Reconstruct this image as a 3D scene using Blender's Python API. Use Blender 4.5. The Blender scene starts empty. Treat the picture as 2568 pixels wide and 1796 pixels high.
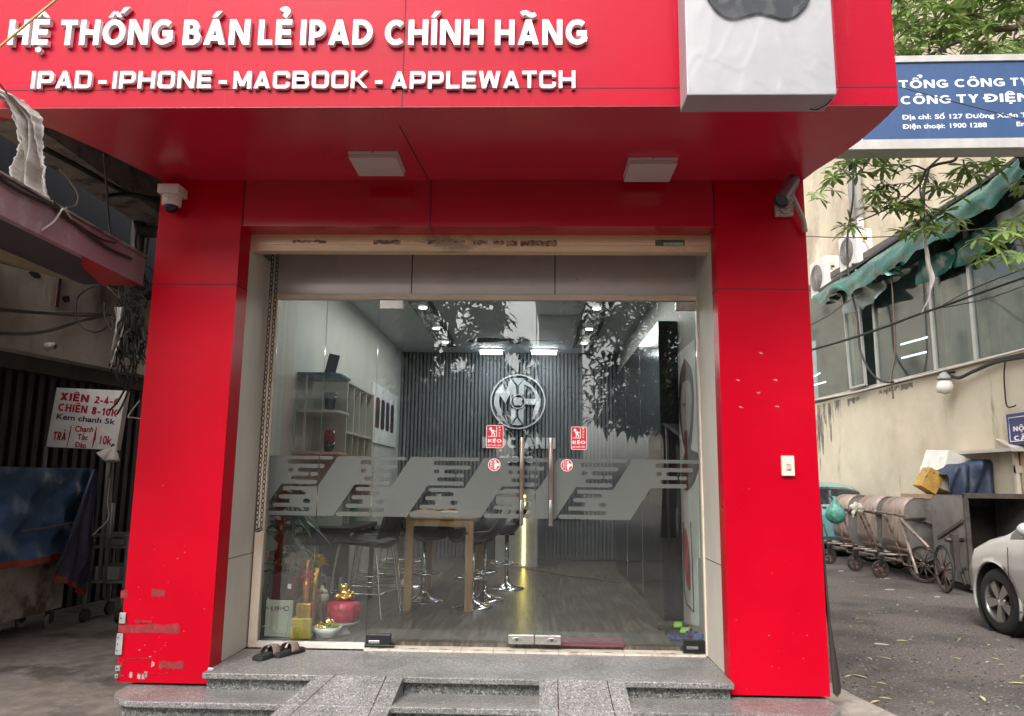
import bpy, math, random, unicodedata
from mathutils import Vector as V, Matrix
import numpy as np
SC=bpy.context.scene; COL=SC.collection; PI=math.pi
random.seed(7); RNG=np.random.default_rng(7)
# ------------------------------------------------------------------ camera, sky, sun
EYE=1.48; FPX=1883.0; PITCH,YAW,ROLL=[math.radians(a) for a in (9.2106,1.7925,0.6934)]
def _axes():
    f=V((-math.sin(YAW)*math.cos(PITCH),math.cos(YAW)*math.cos(PITCH),math.sin(PITCH)))
    r=V((math.cos(YAW),math.sin(YAW),0)); u=r.cross(f)
    return r*math.cos(ROLL)+u*math.sin(ROLL), u*math.cos(ROLL)-r*math.sin(ROLL), f
CR,CU,CF=_axes()
cam=bpy.data.objects.new('camera',bpy.data.cameras.new('camera')); COL.objects.link(cam); SC.camera=cam
cam.data.sensor_width=36; cam.data.lens=FPX/2568*36; cam.data.clip_start=.05; cam.data.clip_end=500
m=Matrix((CR,CU,-CF)).transposed().to_4x4(); m.translation=(0,0,EYE); cam.matrix_world=m
SUN_EL=math.radians(46); SUN_AZ=math.radians(200)      # direction the light comes from, clockwise from +Y
w=bpy.data.worlds.new('World'); SC.world=w; w.use_nodes=True; nt=w.node_tree
bg=nt.nodes['Background']; sky=nt.nodes.new('ShaderNodeTexSky'); sky.sky_type='NISHITA'; sky.sun_disc=False
sky.sun_elevation=SUN_EL; sky.sun_rotation=SUN_AZ; sky.air_density=1.0; sky.dust_density=6.0; sky.ozone_density=.6
hs=nt.nodes.new('ShaderNodeHueSaturation'); hs.inputs['Saturation'].default_value=.22
nt.links.new(sky.outputs[0],hs.inputs['Color']); nt.links.new(hs.outputs[0],bg.inputs[0]); bg.inputs[1].default_value=.15
sun=bpy.data.objects.new('sun',bpy.data.lights.new('sun','SUN')); COL.objects.link(sun)
sun.data.energy=.72; sun.data.angle=math.radians(60); sun.data.color=(1,.96,.9)
sd=V((math.sin(SUN_AZ)*math.cos(SUN_EL),math.cos(SUN_AZ)*math.cos(SUN_EL),math.sin(SUN_EL)))
sun.rotation_euler=sd.to_track_quat('Z','Y').to_euler()
SC.render.engine='CYCLES'; SC.cycles.use_denoising=True; SC.cycles.max_bounces=8; SC.cycles.transparent_max_bounces=16
SC.cycles.caustics_reflective=False; SC.cycles.caustics_refractive=False; SC.cycles.sample_clamp_indirect=6
SC.view_settings.view_transform='Standard'; SC.view_settings.look='None'; SC.view_settings.gamma=1
SC.view_settings.use_curve_mapping=False; SC.view_settings.exposure=1.2
# ------------------------------------------------------------------ pixel of the photograph -> point on a real plane
def ray(u,v): return CF*FPX+CR*(u-1284)+CU*(898-v)
def pY(u,v,y): d=ray(u,v); return V((0,0,EYE))+d*(y/d.y)
def pX(u,v,x): d=ray(u,v); return V((0,0,EYE))+d*(x/d.x)
def pZ(u,v,z): d=ray(u,v); return V((0,0,EYE))+d*((z-EYE)/d.z)
def pP(u,v,o,n):
    d=ray(u,v); c=V((0,0,EYE)); n=V(n); return c+d*((V(o)-c).dot(n)/d.dot(n))
# ------------------------------------------------------------------ materials
MATS={}
def M(name,c,r=.5,metal=0,spec=.5,var=.12,sc=3,bump=0,bs=40,c2=None,f2=(.5,.62),sc2=2,stretch=(1,1,1),coat=0,emit=None,es=1,alpha=1,trans=0,rvar=.1,c3=None,f3=(.6,.7),sc3=9,st3=(1,1,1)):
    mt=bpy.data.materials.new(name); mt.use_nodes=True; MATS[name]=mt; nt=mt.node_tree; N=nt.nodes; L=nt.links
    b=N['Principled BSDF']; tc=N.new('ShaderNodeTexCoord')
    def noise(scale,st,det=5):
        mp=N.new('ShaderNodeMapping'); mp.inputs['Scale'].default_value=st; L.new(tc.outputs['Object'],mp.inputs[0])
        n=N.new('ShaderNodeTexNoise'); n.inputs['Scale'].default_value=scale; n.inputs['Detail'].default_value=det; n.inputs['Roughness'].default_value=.6
        L.new(mp.outputs[0],n.inputs['Vector']); return n.outputs['Fac']
    def mix(fac,a,bb):
        x=N.new('ShaderNodeMix'); x.data_type='RGBA'
        if isinstance(fac,float): x.inputs['Factor'].default_value=fac
        else: L.new(fac,x.inputs['Factor'])
        for s,k in ((6,a),(7,bb)):
            if isinstance(k,tuple): x.inputs[s].default_value=(*k,1)
            else: L.new(k,x.inputs[s])
        return x.outputs[2]
    def ramp(fac,lo,hi):
        x=N.new('ShaderNodeMapRange'); x.interpolation_type='SMOOTHSTEP'; L.new(fac,x.inputs[0]); x.inputs[1].default_value=lo; x.inputs[2].default_value=hi; return x.outputs[0]
    n0=noise(sc,stretch)
    col=mix(ramp(n0,.3,.7),tuple(k*(1-var) for k in c),tuple(min(1,k*(1+var)) for k in c))
    if c2: col=mix(ramp(noise(sc2,stretch,7),*f2),col,c2)
    if c3: col=mix(ramp(noise(sc3,st3,7),*f3),col,c3)
    L.new(col,b.inputs['Base Color'])
    rr=N.new('ShaderNodeMapRange'); L.new(n0,rr.inputs[0]); rr.inputs[3].default_value=max(.02,r*(1-rvar*2)); rr.inputs[4].default_value=min(1,r*(1+rvar*2)); L.new(rr.outputs[0],b.inputs['Roughness'])
    b.inputs['Metallic'].default_value=metal; b.inputs['Specular IOR Level'].default_value=spec; b.inputs['Coat Weight'].default_value=coat; b.inputs['Coat Roughness'].default_value=.05
    if bump:
        bp=N.new('ShaderNodeBump'); bp.inputs['Strength'].default_value=bump; bp.inputs['Distance'].default_value=.02
        L.new(noise(bs,stretch,4),bp.inputs['Height']); L.new(bp.outputs[0],b.inputs['Normal'])
        if coat: L.new(bp.outputs[0],b.inputs['Coat Normal'])
    if emit: b.inputs['Emission Color'].default_value=(*emit,1); b.inputs['Emission Strength'].default_value=es
    if alpha<1: b.inputs['Alpha'].default_value=alpha
    if trans:
        t=N.new('ShaderNodeBsdfTranslucent'); L.new(col,t.inputs[0]); x=N.new('ShaderNodeMixShader'); x.inputs[0].default_value=trans
        L.new(b.outputs[0],x.inputs[1]); L.new(t.outputs[0],x.inputs[2]); L.new(x.outputs[0],N['Material Output'].inputs[0])
    return mt
def glass_mat(name,tint,r0=.06,rough=.0,body=0,bc=(.1,.1,.1)):
    mt=bpy.data.materials.new(name); mt.use_nodes=True; nt=mt.node_tree; N=nt.nodes; L=nt.links; N.remove(N['Principled BSDF'])
    t=N.new('ShaderNodeBsdfTransparent'); t.inputs[0].default_value=(*tint,1); g=N.new('ShaderNodeBsdfGlossy'); g.inputs['Roughness'].default_value=rough
    lw=N.new('ShaderNodeLayerWeight'); lw.inputs[0].default_value=.5; p=N.new('ShaderNodeMath'); p.operation='POWER'; p.inputs[1].default_value=5; L.new(lw.outputs['Facing'],p.inputs[0])
    mr=N.new('ShaderNodeMapRange'); L.new(p.outputs[0],mr.inputs[0]); mr.inputs[3].default_value=r0; mr.inputs[4].default_value=.95
    tr=t
    if body:
        d=N.new('ShaderNodeBsdfDiffuse'); d.inputs[0].default_value=(*bc,1); xb=N.new('ShaderNodeMixShader'); xb.inputs[0].default_value=body; L.new(t.outputs[0],xb.inputs[1]); L.new(d.outputs[0],xb.inputs[2]); tr=xb
    x=N.new('ShaderNodeMixShader'); L.new(mr.outputs[0],x.inputs[0]); L.new(tr.outputs[0],x.inputs[1]); L.new(g.outputs[0],x.inputs[2]); L.new(x.outputs[0],N['Material Output'].inputs[0])
    return mt
def granite(name,cols,sc=70):
    mt=bpy.data.materials.new(name); mt.use_nodes=True; nt=mt.node_tree; N=nt.nodes; L=nt.links; b=N['Principled BSDF']; tc=N.new('ShaderNodeTexCoord')
    v=N.new('ShaderNodeTexVoronoi'); v.inputs['Scale'].default_value=sc; n=N.new('ShaderNodeTexNoise'); n.inputs['Scale'].default_value=sc*.55; n.inputs['Detail'].default_value=3
    dn=N.new('ShaderNodeMix'); dn.data_type='VECTOR'; dn.inputs[0].default_value=.03; L.new(tc.outputs['Object'],n.inputs['Vector']); L.new(tc.outputs['Object'],dn.inputs[4]); L.new(n.outputs['Color'],dn.inputs[5])
    L.new(dn.outputs[1],v.inputs['Vector']); s=N.new('ShaderNodeSeparateColor'); L.new(v.outputs['Color'],s.inputs[0])
    cr=N.new('ShaderNodeValToRGB'); cr.color_ramp.interpolation='CONSTANT'; e=cr.color_ramp.elements
    while len(e)<len(cols): e.new(.5)
    for k,(p,c) in enumerate(cols): e[k].position=p; e[k].color=(*c,1)
    L.new(s.outputs[0],cr.inputs[0])
    n2=N.new('ShaderNodeTexNoise'); n2.inputs['Scale'].default_value=3.5; n2.inputs['Detail'].default_value=6; L.new(tc.outputs['Object'],n2.inputs['Vector'])
    mr=N.new('ShaderNodeMapRange'); L.new(n2.outputs[0],mr.inputs[0]); mr.inputs[1].default_value=.3; mr.inputs[2].default_value=.7; mr.inputs[3].default_value=.72; mr.inputs[4].default_value=1.15
    mx=N.new('ShaderNodeVectorMath'); mx.operation='SCALE'; L.new(cr.outputs[0],mx.inputs[0]); L.new(mr.outputs[0],mx.inputs['Scale']); L.new(mx.outputs[0],b.inputs['Base Color'])
    r2=N.new('ShaderNodeMapRange'); L.new(n2.outputs[0],r2.inputs[0]); r2.inputs[3].default_value=.25; r2.inputs[4].default_value=.6; L.new(r2.outputs[0],b.inputs['Roughness'])
    return mt
RED=(.40,.003,.021)
# aluminium cladding: clean coat, faint water streaks
red=M('red_cladding',RED,r=.30,var=.07,sc=.7,spec=.10,bump=.10,bs=2.2,c3=(.48,.06,.085),f3=(.6,.85),sc3=2.2,st3=(9,1,.35),rvar=.25)
red_worn=M('worn_red_cladding',(.47,.0006,.013),r=.33,var=.09,sc=.9,spec=.13,bump=.08,bs=2.5,rvar=.3)
red_soffit=M('red_soffit_cladding',(.54,.02,.05),r=.24,var=.06,sc=1.2,spec=1.0,bump=.12,bs=1.8)
red_in=M('red_reveal_cladding',(.45,.008,.025),r=.12,var=.06,sc=1.5,spec=.6)
seam=M('dark_seam',(.03,.004,.008),r=.7); tape_b=M('brown_tape_mark',(.22,.02,.022),r=.5,c2=(.36,.02,.025),f2=(.5,.6),sc2=30)
scuff=M('grey_scuff',(.45,.27,.26),r=.6,var=.3,sc=20); white_l=M('white_letter_face',(.62,.62,.63),r=.16,var=.05,sc=9,coat=.4)
white_s=M('white_letter_side',(.72,.7,.7),r=.35); alu=M('brushed_aluminium',(.55,.55,.54),r=.38,metal=.8,var=.15,sc=8)
tan=M('tan_wall_panel',(.58,.54,.47),r=.55,var=.08,sc=2,c2=(.50,.465,.40),f2=(.5,.75),sc2=1.2,stretch=(1,1,.4))
beige=M('beige_steel_bar',(.74,.53,.32),r=.36,spec=.9,var=.1,sc=6,c2=(.36,.25,.16),f2=(.58,.7),sc2=5,stretch=(.4,1,1))
glue=M('old_glue_patch',(.15,.09,.06),r=.7,c2=(.4,.28,.18),f2=(.46,.55),sc2=30); shut=M('grey_steel_panel',(.62,.555,.51),r=.38,metal=.35,bump=.15,bs=3,var=.08,sc=1.6,c2=(.45,.40,.37),f2=(.55,.75),sc2=2.4)
frame_m=M('cream_door_frame',(.72,.6,.48),r=.4,var=.08,sc=5); frame_w=M('white_door_frame',(.74,.68,.62),r=.45,var=.1,sc=8,c2=(.5,.38,.32),f2=(.6,.72),sc2=9)
gran=granite('grey_granite',[(0,(.07,.07,.073)),(.16,(.14,.14,.143)),(.42,(.195,.19,.185)),(.74,(.27,.255,.24)),(.92,(.42,.395,.365))],165)
gran_d=granite('grey_granite_riser',[(0,(.05,.05,.055)),(.25,(.12,.12,.12)),(.55,(.2,.2,.19)),(.86,(.36,.36,.33))],120)
tile_m=M('cream_tile',(.62,.55,.46),r=.25,var=.1,sc=12,c2=(.42,.33,.26),f2=(.55,.7),sc2=8); diam=M('green_tile_inset',(.1,.14,.12),r=.3)
glass=glass_mat('clear_shop_glass',(.93,.97,.955),r0=.095); glass_edge=M('green_glass_edge',(.16,.26,.22),r=.1)
film=None
chrome=M('chrome',(.75,.75,.76),r=.09,metal=1,var=.03); chrome_d=M('worn_chrome',(.5,.5,.5),r=.22,metal=1,var=.15,sc=12)
pinkm=M('rose_steel_handle',(.62,.5,.46),r=.16,metal=1,var=.05); black=M('black_plastic',(.018,.018,.02),r=.4); blackg=M('black_gloss',(.012,.012,.014),r=.12)
stk_red=M('sticker_red',(.62,.02,.045),r=.4,var=.05); stk_w=M('sticker_white',(.82,.78,.76),r=.45,var=.03)
steel=M('stainless_plate',(.6,.57,.52),r=.25,metal=.9,var=.12,sc=14); iron=M('dark_iron',(.05,.045,.042),r=.5,metal=.6,var=.3,sc=20)
camw=M('camera_white_plastic',(.68,.62,.58),r=.45,var=.05); lamp_w=M('lamp_housing_white',(.62,.55,.53),r=.5,var=.04)
asph=M('asphalt',(.128,.108,.098),r=.85,var=.6,sc=42,bump=1,bs=45,c2=(.07,.06,.056),f2=(.46,.62),sc2=.8,c3=(.27,.24,.22),f3=(.6,.66),sc3=30)
conc=M('alley_concrete',(.155,.13,.112),r=.8,var=.25,sc=8,bump=.3,bs=30,c2=(.06,.05,.044),f2=(.5,.62),sc2=1.1,c3=(.2,.17,.148),f3=(.58,.68),sc3=1.6)
kerb_m=M('pale_concrete',(.33,.285,.25),r=.85,var=.2,sc=9,bump=.3,bs=50,c2=(.2,.17,.15),f2=(.5,.65),sc2=4)
wallc=M('weathered_concrete',(.62,.55,.47),r=.85,var=.2,sc=3,bump=.3,bs=12,c2=(.24,.21,.18),f2=(.48,.64),sc2=1.5,stretch=(1,1,.5),c3=(.52,.43,.31),f3=(.58,.72),sc3=1.1)
dark_sh=M('dark_steel_shutter',(.028,.024,.026),r=.6,var=.3,sc=4); void_m=M('painted_void_dark',(.03,.034,.042),r=.9)
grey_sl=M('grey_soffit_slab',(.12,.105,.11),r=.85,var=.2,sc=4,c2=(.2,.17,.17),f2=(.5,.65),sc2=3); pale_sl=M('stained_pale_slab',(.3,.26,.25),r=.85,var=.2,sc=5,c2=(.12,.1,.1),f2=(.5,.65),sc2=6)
purple=M('faded_purple_cladding',(.36,.235,.275),r=.42,var=.12,sc=2.5,c2=(.46,.38,.40),f2=(.56,.72),sc2=4,c3=(.16,.1,.12),f3=(.6,.75),sc3=3); olive=M('awning_underside',(.34,.29,.21),r=.7,var=.12,trans=.45)
plastic_w=M('white_plastic_sheet',(.84,.82,.79),r=.3,var=.08,sc=6,bump=.6,bs=20,c2=(.62,.58,.53),f2=(.52,.66),sc2=9,trans=.5)
cable_m=M('black_cable',(.022,.02,.02),r=.55); cable_w=M('pale_cable',(.5,.45,.4),r=.6); cable_g=M('grey_cable',(.17,.15,.14),r=.6); cable_y=M('yellow_cable',(.55,.36,.13),r=.5)
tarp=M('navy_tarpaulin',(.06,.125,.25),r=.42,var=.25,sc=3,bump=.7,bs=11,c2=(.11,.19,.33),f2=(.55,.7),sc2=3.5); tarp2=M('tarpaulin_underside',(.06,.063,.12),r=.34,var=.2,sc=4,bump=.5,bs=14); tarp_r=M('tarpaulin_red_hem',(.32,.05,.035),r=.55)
cart_m=M('dirty_white_cart',(.4,.355,.315),r=.6,var=.2,sc=4,c2=(.13,.085,.06),f2=(.48,.66),sc2=2.5)
# ------------------------------------------------------------------ mesh collector
class MB:
    def __init__(s): s.v=[]; s.f=[]; s.m=[]; s.s=[]
    def add(s,vs,fs,mi=0,sm=False):
        o=len(s.v); s.v+= [V(p) for p in vs]
        for f in fs: s.f.append([i+o for i in f]); s.m.append(mi); s.s.append(sm)
        return s
    def box(s,x0,x1,y0,y1,z0,z1,mi=0):
        return s.add([(x,y,z) for x in (x0,x1) for y in (y0,y1) for z in (z0,z1)],[(0,1,3,2),(4,6,7,5),(0,4,5,1),(2,3,7,6),(0,2,6,4),(1,5,7,3)],mi)
    def obox(s,c,size,R=None,mi=0):
        R=R or Matrix.Identity(3); c=V(c)
        return s.add([c+R@V((x*size[0]/2,y*size[1]/2,z*size[2]/2)) for x in (-1,1) for y in (-1,1) for z in (-1,1)],[(0,1,3,2),(4,6,7,5),(0,4,5,1),(2,3,7,6),(0,2,6,4),(1,5,7,3)],mi)
    def beam(s,a,b,wd,h,mi=0,up=(0,0,1)):
        a=V(a); b=V(b); d=(b-a); L=d.length; d.normalize(); up=V(up)
        sd=d.cross(up)
        if sd.length<1e-4: sd=d.cross(V((1,0,0)))
        sd.normalize(); u=sd.cross(d); return s.obox((a+b)/2,(L,wd,h),Matrix((d,sd,u)).transposed(),mi)
    def tube(s,pts,r,n=8,mi=0,closed=False,caps=True):
        P=[V(p) for p in pts]; k=len(P)
        if k<2: return s
        rs=r if isinstance(r,(list,tuple)) else [r]*k; base=len(s.v); T=[]
        for i in range(k):
            a=P[(i-1)%k] if (closed or i>0) else P[i]; b=P[(i+1)%k] if (closed or i<k-1) else P[i]
            t=(b-a); T.append(t.normalized() if t.length>1e-9 else V((0,0,1)))
        n0=T[0].orthogonal().normalized(); vs=[]
        for i in range(k):
            n0=n0-T[i]*n0.dot(T[i]); n0=n0.normalized() if n0.length>1e-6 else T[i].orthogonal().normalized(); bn=T[i].cross(n0)
            for j in range(n):
                a=2*PI*j/n; vs.append(P[i]+(n0*math.cos(a)+bn*math.sin(a))*rs[i])
        fs=[]
        for i in range(k if closed else k-1):
            for j in range(n):
                i2=(i+1)%k; j2=(j+1)%n; fs.append((i*n+j,i*n+j2,i2*n+j2,i2*n+j))
        s.add(vs,fs,mi,True)
        if caps and not closed:
            s.f.append([base+j for j in range(n)][::-1]); s.m.append(mi); s.s.append(False)
            s.f.append([base+(k-1)*n+j for j in range(n)]); s.m.append(mi); s.s.append(False)
        return s
    def cyl(s,a,b,r,n=16,mi=0,r2=None): return s.tube([a,b],[r,r if r2 is None else r2],n,mi)
    def lathe(s,prof,c=(0,0,0),n=24,mi=0,R=None,sq=1,wob=None,caps=True):
        c=V(c); R=R or Matrix.Identity(3); vs=[]; fs=[]; k=len(prof)
        for i,(r,z) in enumerate(prof):
            for j in range(n):
                a=2*PI*j/n; rr=r*(wob(a,i) if wob else 1); vs.append(c+R@V((rr*math.cos(a),rr*math.sin(a)*sq,z)))
        for i in range(k-1):
            for j in range(n): fs.append((i*n+j,i*n+(j+1)%n,(i+1)*n+(j+1)%n,(i+1)*n+j))
        if caps and prof[0][0]>1e-5: fs.append(tuple(range(n))[::-1])
        if caps and prof[-1][0]>1e-5: fs.append(tuple((k-1)*n+j for j in range(n)))
        return s.add(vs,fs,mi,True)
    def ell(s,c,r,mi=0,R=None,n=16):
        prof=[(math.sin(PI*i/10),-math.cos(PI*i/10)) for i in range(11)]; R=R or Matrix.Identity(3)
        D=Matrix.Diagonal(V(r)); return s.lathe(prof,c,n,mi,R@D)
    def prism(s,poly,O,ua,ub,un,d0,d1,mi=0,mside=None,sm=False):
        O=V(O); ua=V(ua); ub=V(ub); un=V(un); n=len(poly)
        ar=sum(poly[i][0]*poly[(i+1)%n][1]-poly[(i+1)%n][0]*poly[i][1] for i in range(n))
        if ar<0: poly=poly[::-1]
        if ua.cross(ub).dot(un)<0: poly=poly[::-1]
        vs=[O+ua*a+ub*b+un*d for d in (d0,d1) for a,b in poly]
        s.add(vs,[tuple(range(n))[::-1],tuple(range(n,2*n))],mi)
        o=len(s.v)-2*n
        for i in range(n):
            s.f.append([o+i,o+(i+1)%n,o+n+(i+1)%n,o+n+i]); s.m.append(mi if mside is None else mside); s.s.append(sm)
        return s
    def grid(s,fn,nu,nv,mi=0,sm=True):
        vs=[fn(i/nu,j/nv) for i in range(nu+1) for j in range(nv+1)]
        return s.add(vs,[(i*(nv+1)+j,(i+1)*(nv+1)+j,(i+1)*(nv+1)+j+1,i*(nv+1)+j+1) for i in range(nu) for j in range(nv)],mi,sm)
    def build(s,name,mats,parent=None,bevel=0,solid=0,label=None,seg=2,sub=0):
        O=V((0,0,0)); p=parent
        while p is not None: O+=p.location; p=p.parent
        me=bpy.data.meshes.new(name); me.from_pydata([tuple(q-O) for q in s.v],[],s.f)
        for mt in (mats if isinstance(mats,(list,tuple)) else [mats]): me.materials.append(mt)
        me.polygons.foreach_set('material_index',s.m); me.polygons.foreach_set('use_smooth',s.s); me.update()
        o=bpy.data.objects.new(name,me); COL.objects.link(o); o.parent=parent
        if solid: q=o.modifiers.new('s','SOLIDIFY'); q.thickness=solid; q.offset=0
        if bevel: q=o.modifiers.new('b','BEVEL'); q.width=bevel; q.segments=seg; q.limit_method='ANGLE'; q.angle_limit=.6
        if sub: q=o.modifiers.new('u','SUBSURF'); q.levels=sub; q.render_levels=sub
        if label: o['label']=label
        return o
def tag(o,label=None,cat=None,group=None,kind=None):
    for k,x in (('label',label),('category',cat),('group',group),('kind',kind)):
        if x: o[k]=x
    return o
def T(name,label,cat,loc=(0,0,0),group=None):
    o=bpy.data.objects.new(name,None); COL.objects.link(o); o.location=loc; o.empty_display_size=.1
    return tag(o,label,cat,group)
def copy_tree(o,parent=None):
    c=o.copy(); COL.objects.link(c); c.parent=parent
    for ch in list(o.children): copy_tree(ch,c)
    return c
def struct(o): o['kind']='structure'; return o
def rot(ax,a): return Matrix.Rotation(math.radians(a),3,ax)
def catmull(P,k=8):
    P=[V(p) for p in P]; out=[]
    for i in range(len(P)-1):
        a=P[i-1] if i else P[0]*2-P[1]; b=P[i]; c=P[i+1]; d=P[i+2] if i+2<len(P) else P[-1]*2-P[-2]
        for j in range(k):
            t=j/k; out.append(.5*((2*b)+(c-a)*t+(2*a-5*b+4*c-d)*t*t+(3*b-a-3*c+d)*t**3))
    return out+[P[-1]]
def sag(a,b,s,k=14):
    a=V(a); b=V(b); return [a.lerp(b,i/k)-V((0,0,s*4*(i/k)*(1-i/k))) for i in range(k+1)]
def cable(label,pts,r,mt,cat='cable',group=None,name='cable',spl=True):
    o=MB().tube(catmull(pts) if spl else pts,r,6).build(name,mt); return tag(o,label,cat,group)
def arc(cx,cy,rx,ry,a0,a1,k=10): return [(cx+rx*math.cos(math.radians(a0+(a1-a0)*i/k)),cy+ry*math.sin(math.radians(a0+(a1-a0)*i/k))) for i in range(k+1)]
def rrect(x0,y0,x1,y1,r,k=5): return arc(x1-r,y0+r,r,r,-90,0,k)+arc(x1-r,y1-r,r,r,0,90,k)+arc(x0+r,y1-r,r,r,90,180,k)+arc(x0+r,y0+r,r,r,180,270,k)
# ------------------------------------------------------------------ lettering
def stroke_poly(pts,w,closed=False):
    q=[]
    for p in pts:
        if not q or (V(p)-V(q[-1])).length>1e-5: q.append(p)
    pts=q; n=len(pts); L=[]; R=[]
    for i in range(n):
        p=V(pts[i]); a=V(pts[(i-1)%n]) if (closed or i) else None; b=V(pts[(i+1)%n]) if (closed or i<n-1) else None
        d1=(p-a).normalized() if a is not None else None; d2=(b-p).normalized() if b is not None else None
        d1=d1 if d1 is not None else d2; d2=d2 if d2 is not None else d1
        n1=V((-d1.y,d1.x)); n2=V((-d2.y,d2.x)); mm=n1+n2
        mm=mm.normalized() if mm.length>1e-6 else n1; k=1/max(.45,mm.dot(n1)); L.append(p+mm*w/2*k); R.append(p-mm*w/2*k)
    return L,R
def bowl(x0,x1,y0,y1,r):
    r=min(r,(y1-y0)/2,(x1-x0)*.95); return [(x0,y1)]+arc(x1-r,y1-r,r,r,90,0,6)+arc(x1-r,y0+r,r,r,0,-90,6)+[(x0,y0)]
def glyph(ch,w,sq):
    """strokes (polyline, closed) and filled polygons for one capital or figure, cap height 1"""
    h=w/2; S=[]; P=[]; d=w*1.08
    def st(*p,c=False): S.append((list(p),c))
    def para(xb,xt,y0=0,y1=1,ww=None): q=ww or d; P.append([(xb,y0),(xb+q,y0),(xt+q,y1),(xt,y1)])
    Wd=dict(I=w,H=.74,N=.76,M=.92,A=.8,E=.58,L=.52,T=.64,O=.86,C=.76,G=.8,D=.76,B=.64,P=.62,R=.66,S=.6,U=.72,V=.74,W=1.08,X=.72,K=.7,Y=.7,Q=.86)
    Wd.update({'-':.4,' ':.34,'.':w,':':w,'1':.4,'4':.66}); W=Wd.get(ch,.6)
    if sq: W={'M':.98,'W':1.2,'A':.9,'I':w,'-':.45,'T':.8,'E':.76,'L':.74,'P':.86}.get(ch,.92 if ch not in ' .' else W)
    if ch=='I': st((h,0),(h,1))
    elif ch in '1': st((W-h,0),(W-h,1)); para(0,W-h-d*.6,.68,.96)
    elif ch=='H': st((h,0),(h,1)); st((W-h,0),(W-h,1)); st((h,.5),(W-h,.5))
    elif ch=='E': st((h,0),(h,1)); [st((h,y),(x,y)) for y,x in ((h,W),(.5,W*.94),(1-h,W))]
    elif ch=='L': st((h,1),(h,h),(W,h))
    elif ch=='T': st((0,1-h),(W,1-h)); st((W/2,0),(W/2,1-w*.9))
    elif ch=='N': st((h,0),(h,1)); st((W-h,0),(W-h,1)); para(W-d*1.05,.05*d)
    elif ch=='M': st((h,0),(h,1)); st((W-h,0),(W-h,1)); para(W/2-d/2,0,.12,1); para(W/2-d/2,W-d,.12,1)
    elif ch=='A': para(0,W/2-d/2); para(W-d,W/2-d/2); st((W*.22,.27),(W*.78,.27))
    elif ch=='V': para(W/2-d/2,0); para(W/2-d/2,W-d)
    elif ch=='W': q=W/2; para(q*.5-d/2,0); para(q*.5-d/2,q-d/2); para(q*1.5-d/2,q-d/2); para(q*1.5-d/2,W-d)
    elif ch=='X': para(0,W-d*1.1,ww=d*1.1); para(W-d*1.1,0,ww=d*1.1)
    elif ch=='Y': st((W/2,0),(W/2,.45)); para(W/2-d/2,0,.4,1); para(W/2-d/2,W-d,.4,1)
    elif ch=='K': st((h,0),(h,1)); para(w*.75,W-d,.4,1); para(W-d,w*1.0,0,.6)
    elif ch in 'O0Q':
        if sq: st(*rrect(h,h,W-h,1-h,.14)[:-1],c=True)
        else: st(*arc(W/2,.5,W/2-h,.5-h,0,348,28),c=True)
    elif ch=='C' or ch=='G':
        if sq: st((W,.32),(W,.32)) if 0 else st(*([(W-h,.36)]+arc(W-h-.13,h+.13,.13,.13,0,-90,5)+arc(h+.13,h+.13,.13,.13,270,180,5)+arc(h+.13,1-h-.13,.13,.13,180,90,5)+arc(W-h-.13,1-h-.13,.13,.13,90,0,5)+[(W-h,.64)]))
        else: st(*arc(W*.55,.5,W*.55-h,.5-h,48,312 if ch=='C' else 335,24))
        if ch=='G' and not sq: st((W*.52,.46),(W-h,.46),(W-h,.12))
    elif ch=='D': st(*([(h,0)]+[]+[(h,1)])); st(*bowl(w*.9,W-h,h,1-h,.16 if sq else .5))
    elif ch=='P': st((h,0),(h,1)); st(*bowl(w*.9,W-h,.40,1-h,.14 if sq else .4))
    elif ch=='R': st((h,0),(h,1)); st(*bowl(w*.9,W-h,.42,1-h,.3)); para(W-d*1.1,W*.4,0,.45)
    elif ch=='B': st((h,0),(h,1)); st(*bowl(w*.9,W-h,h,.52,.14 if sq else .4)); st(*bowl(w*.9,W-h*1.6,.52,1-h,.14 if sq else .4))
    elif ch=='U': st(*([(h,1)]+arc(W/2,W/2-h+h,W/2-h,W/2-h,180,360,12)+[(W-h,1)]))
    elif ch=='S' or ch=='5': st(*([(W-h,.8)]+arc(W/2,.73,W/2-h,.27-h,30,270,10)+arc(W/2,.27,W/2-h,.27-h,90,-150,10))) if ch=='S' else (st((W-.04,1-h),(h,1-h),(h,.55)),st(*arc(W*.46,.32,W*.54-h,.32-h,130,-150,12)))
    elif ch=='2': st(*(arc(W/2,.7,W/2-h,.3-h,160,-35,9)+[(h,h),(W,h)]))
    elif ch=='3': st(*(arc(W/2,.73,W/2-h,.27-h,150,-90,9)+arc(W/2,.27,W/2-h,.27-h,90,-150,9)))
    elif ch=='4': st((W-w*1.2,0),(W-w*1.2,1),(h,.28),(W,.28))
    elif ch=='6': st(*arc(W/2,.32,W/2-h,.32-h,0,345,16),c=True); st(*arc(W*.95,.34,W*.95-h,.66-h,180,95,8))
    elif ch=='9': st(*arc(W/2,.68,W/2-h,.32-h,0,345,16),c=True); st(*arc(W*.05,.66,W*.95-h,.66-h,0,-85,8))
    elif ch=='8': st(*arc(W/2,.27,W/2-h,.27-h,0,345,16),c=True); st(*arc(W/2,.74,W/2-h*1.3,.26-h,0,345,16),c=True)
    elif ch=='7': st((0,1-h),(W-h,1-h),(W*.35,0))
    elif ch=='-': st((0,.36),(W,.36))
    elif ch=='.': st((0,h),(W,h))
    elif ch==':': st((0,h),(W,h)); st((0,.62),(W,.62))
    return W,S,P
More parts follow.
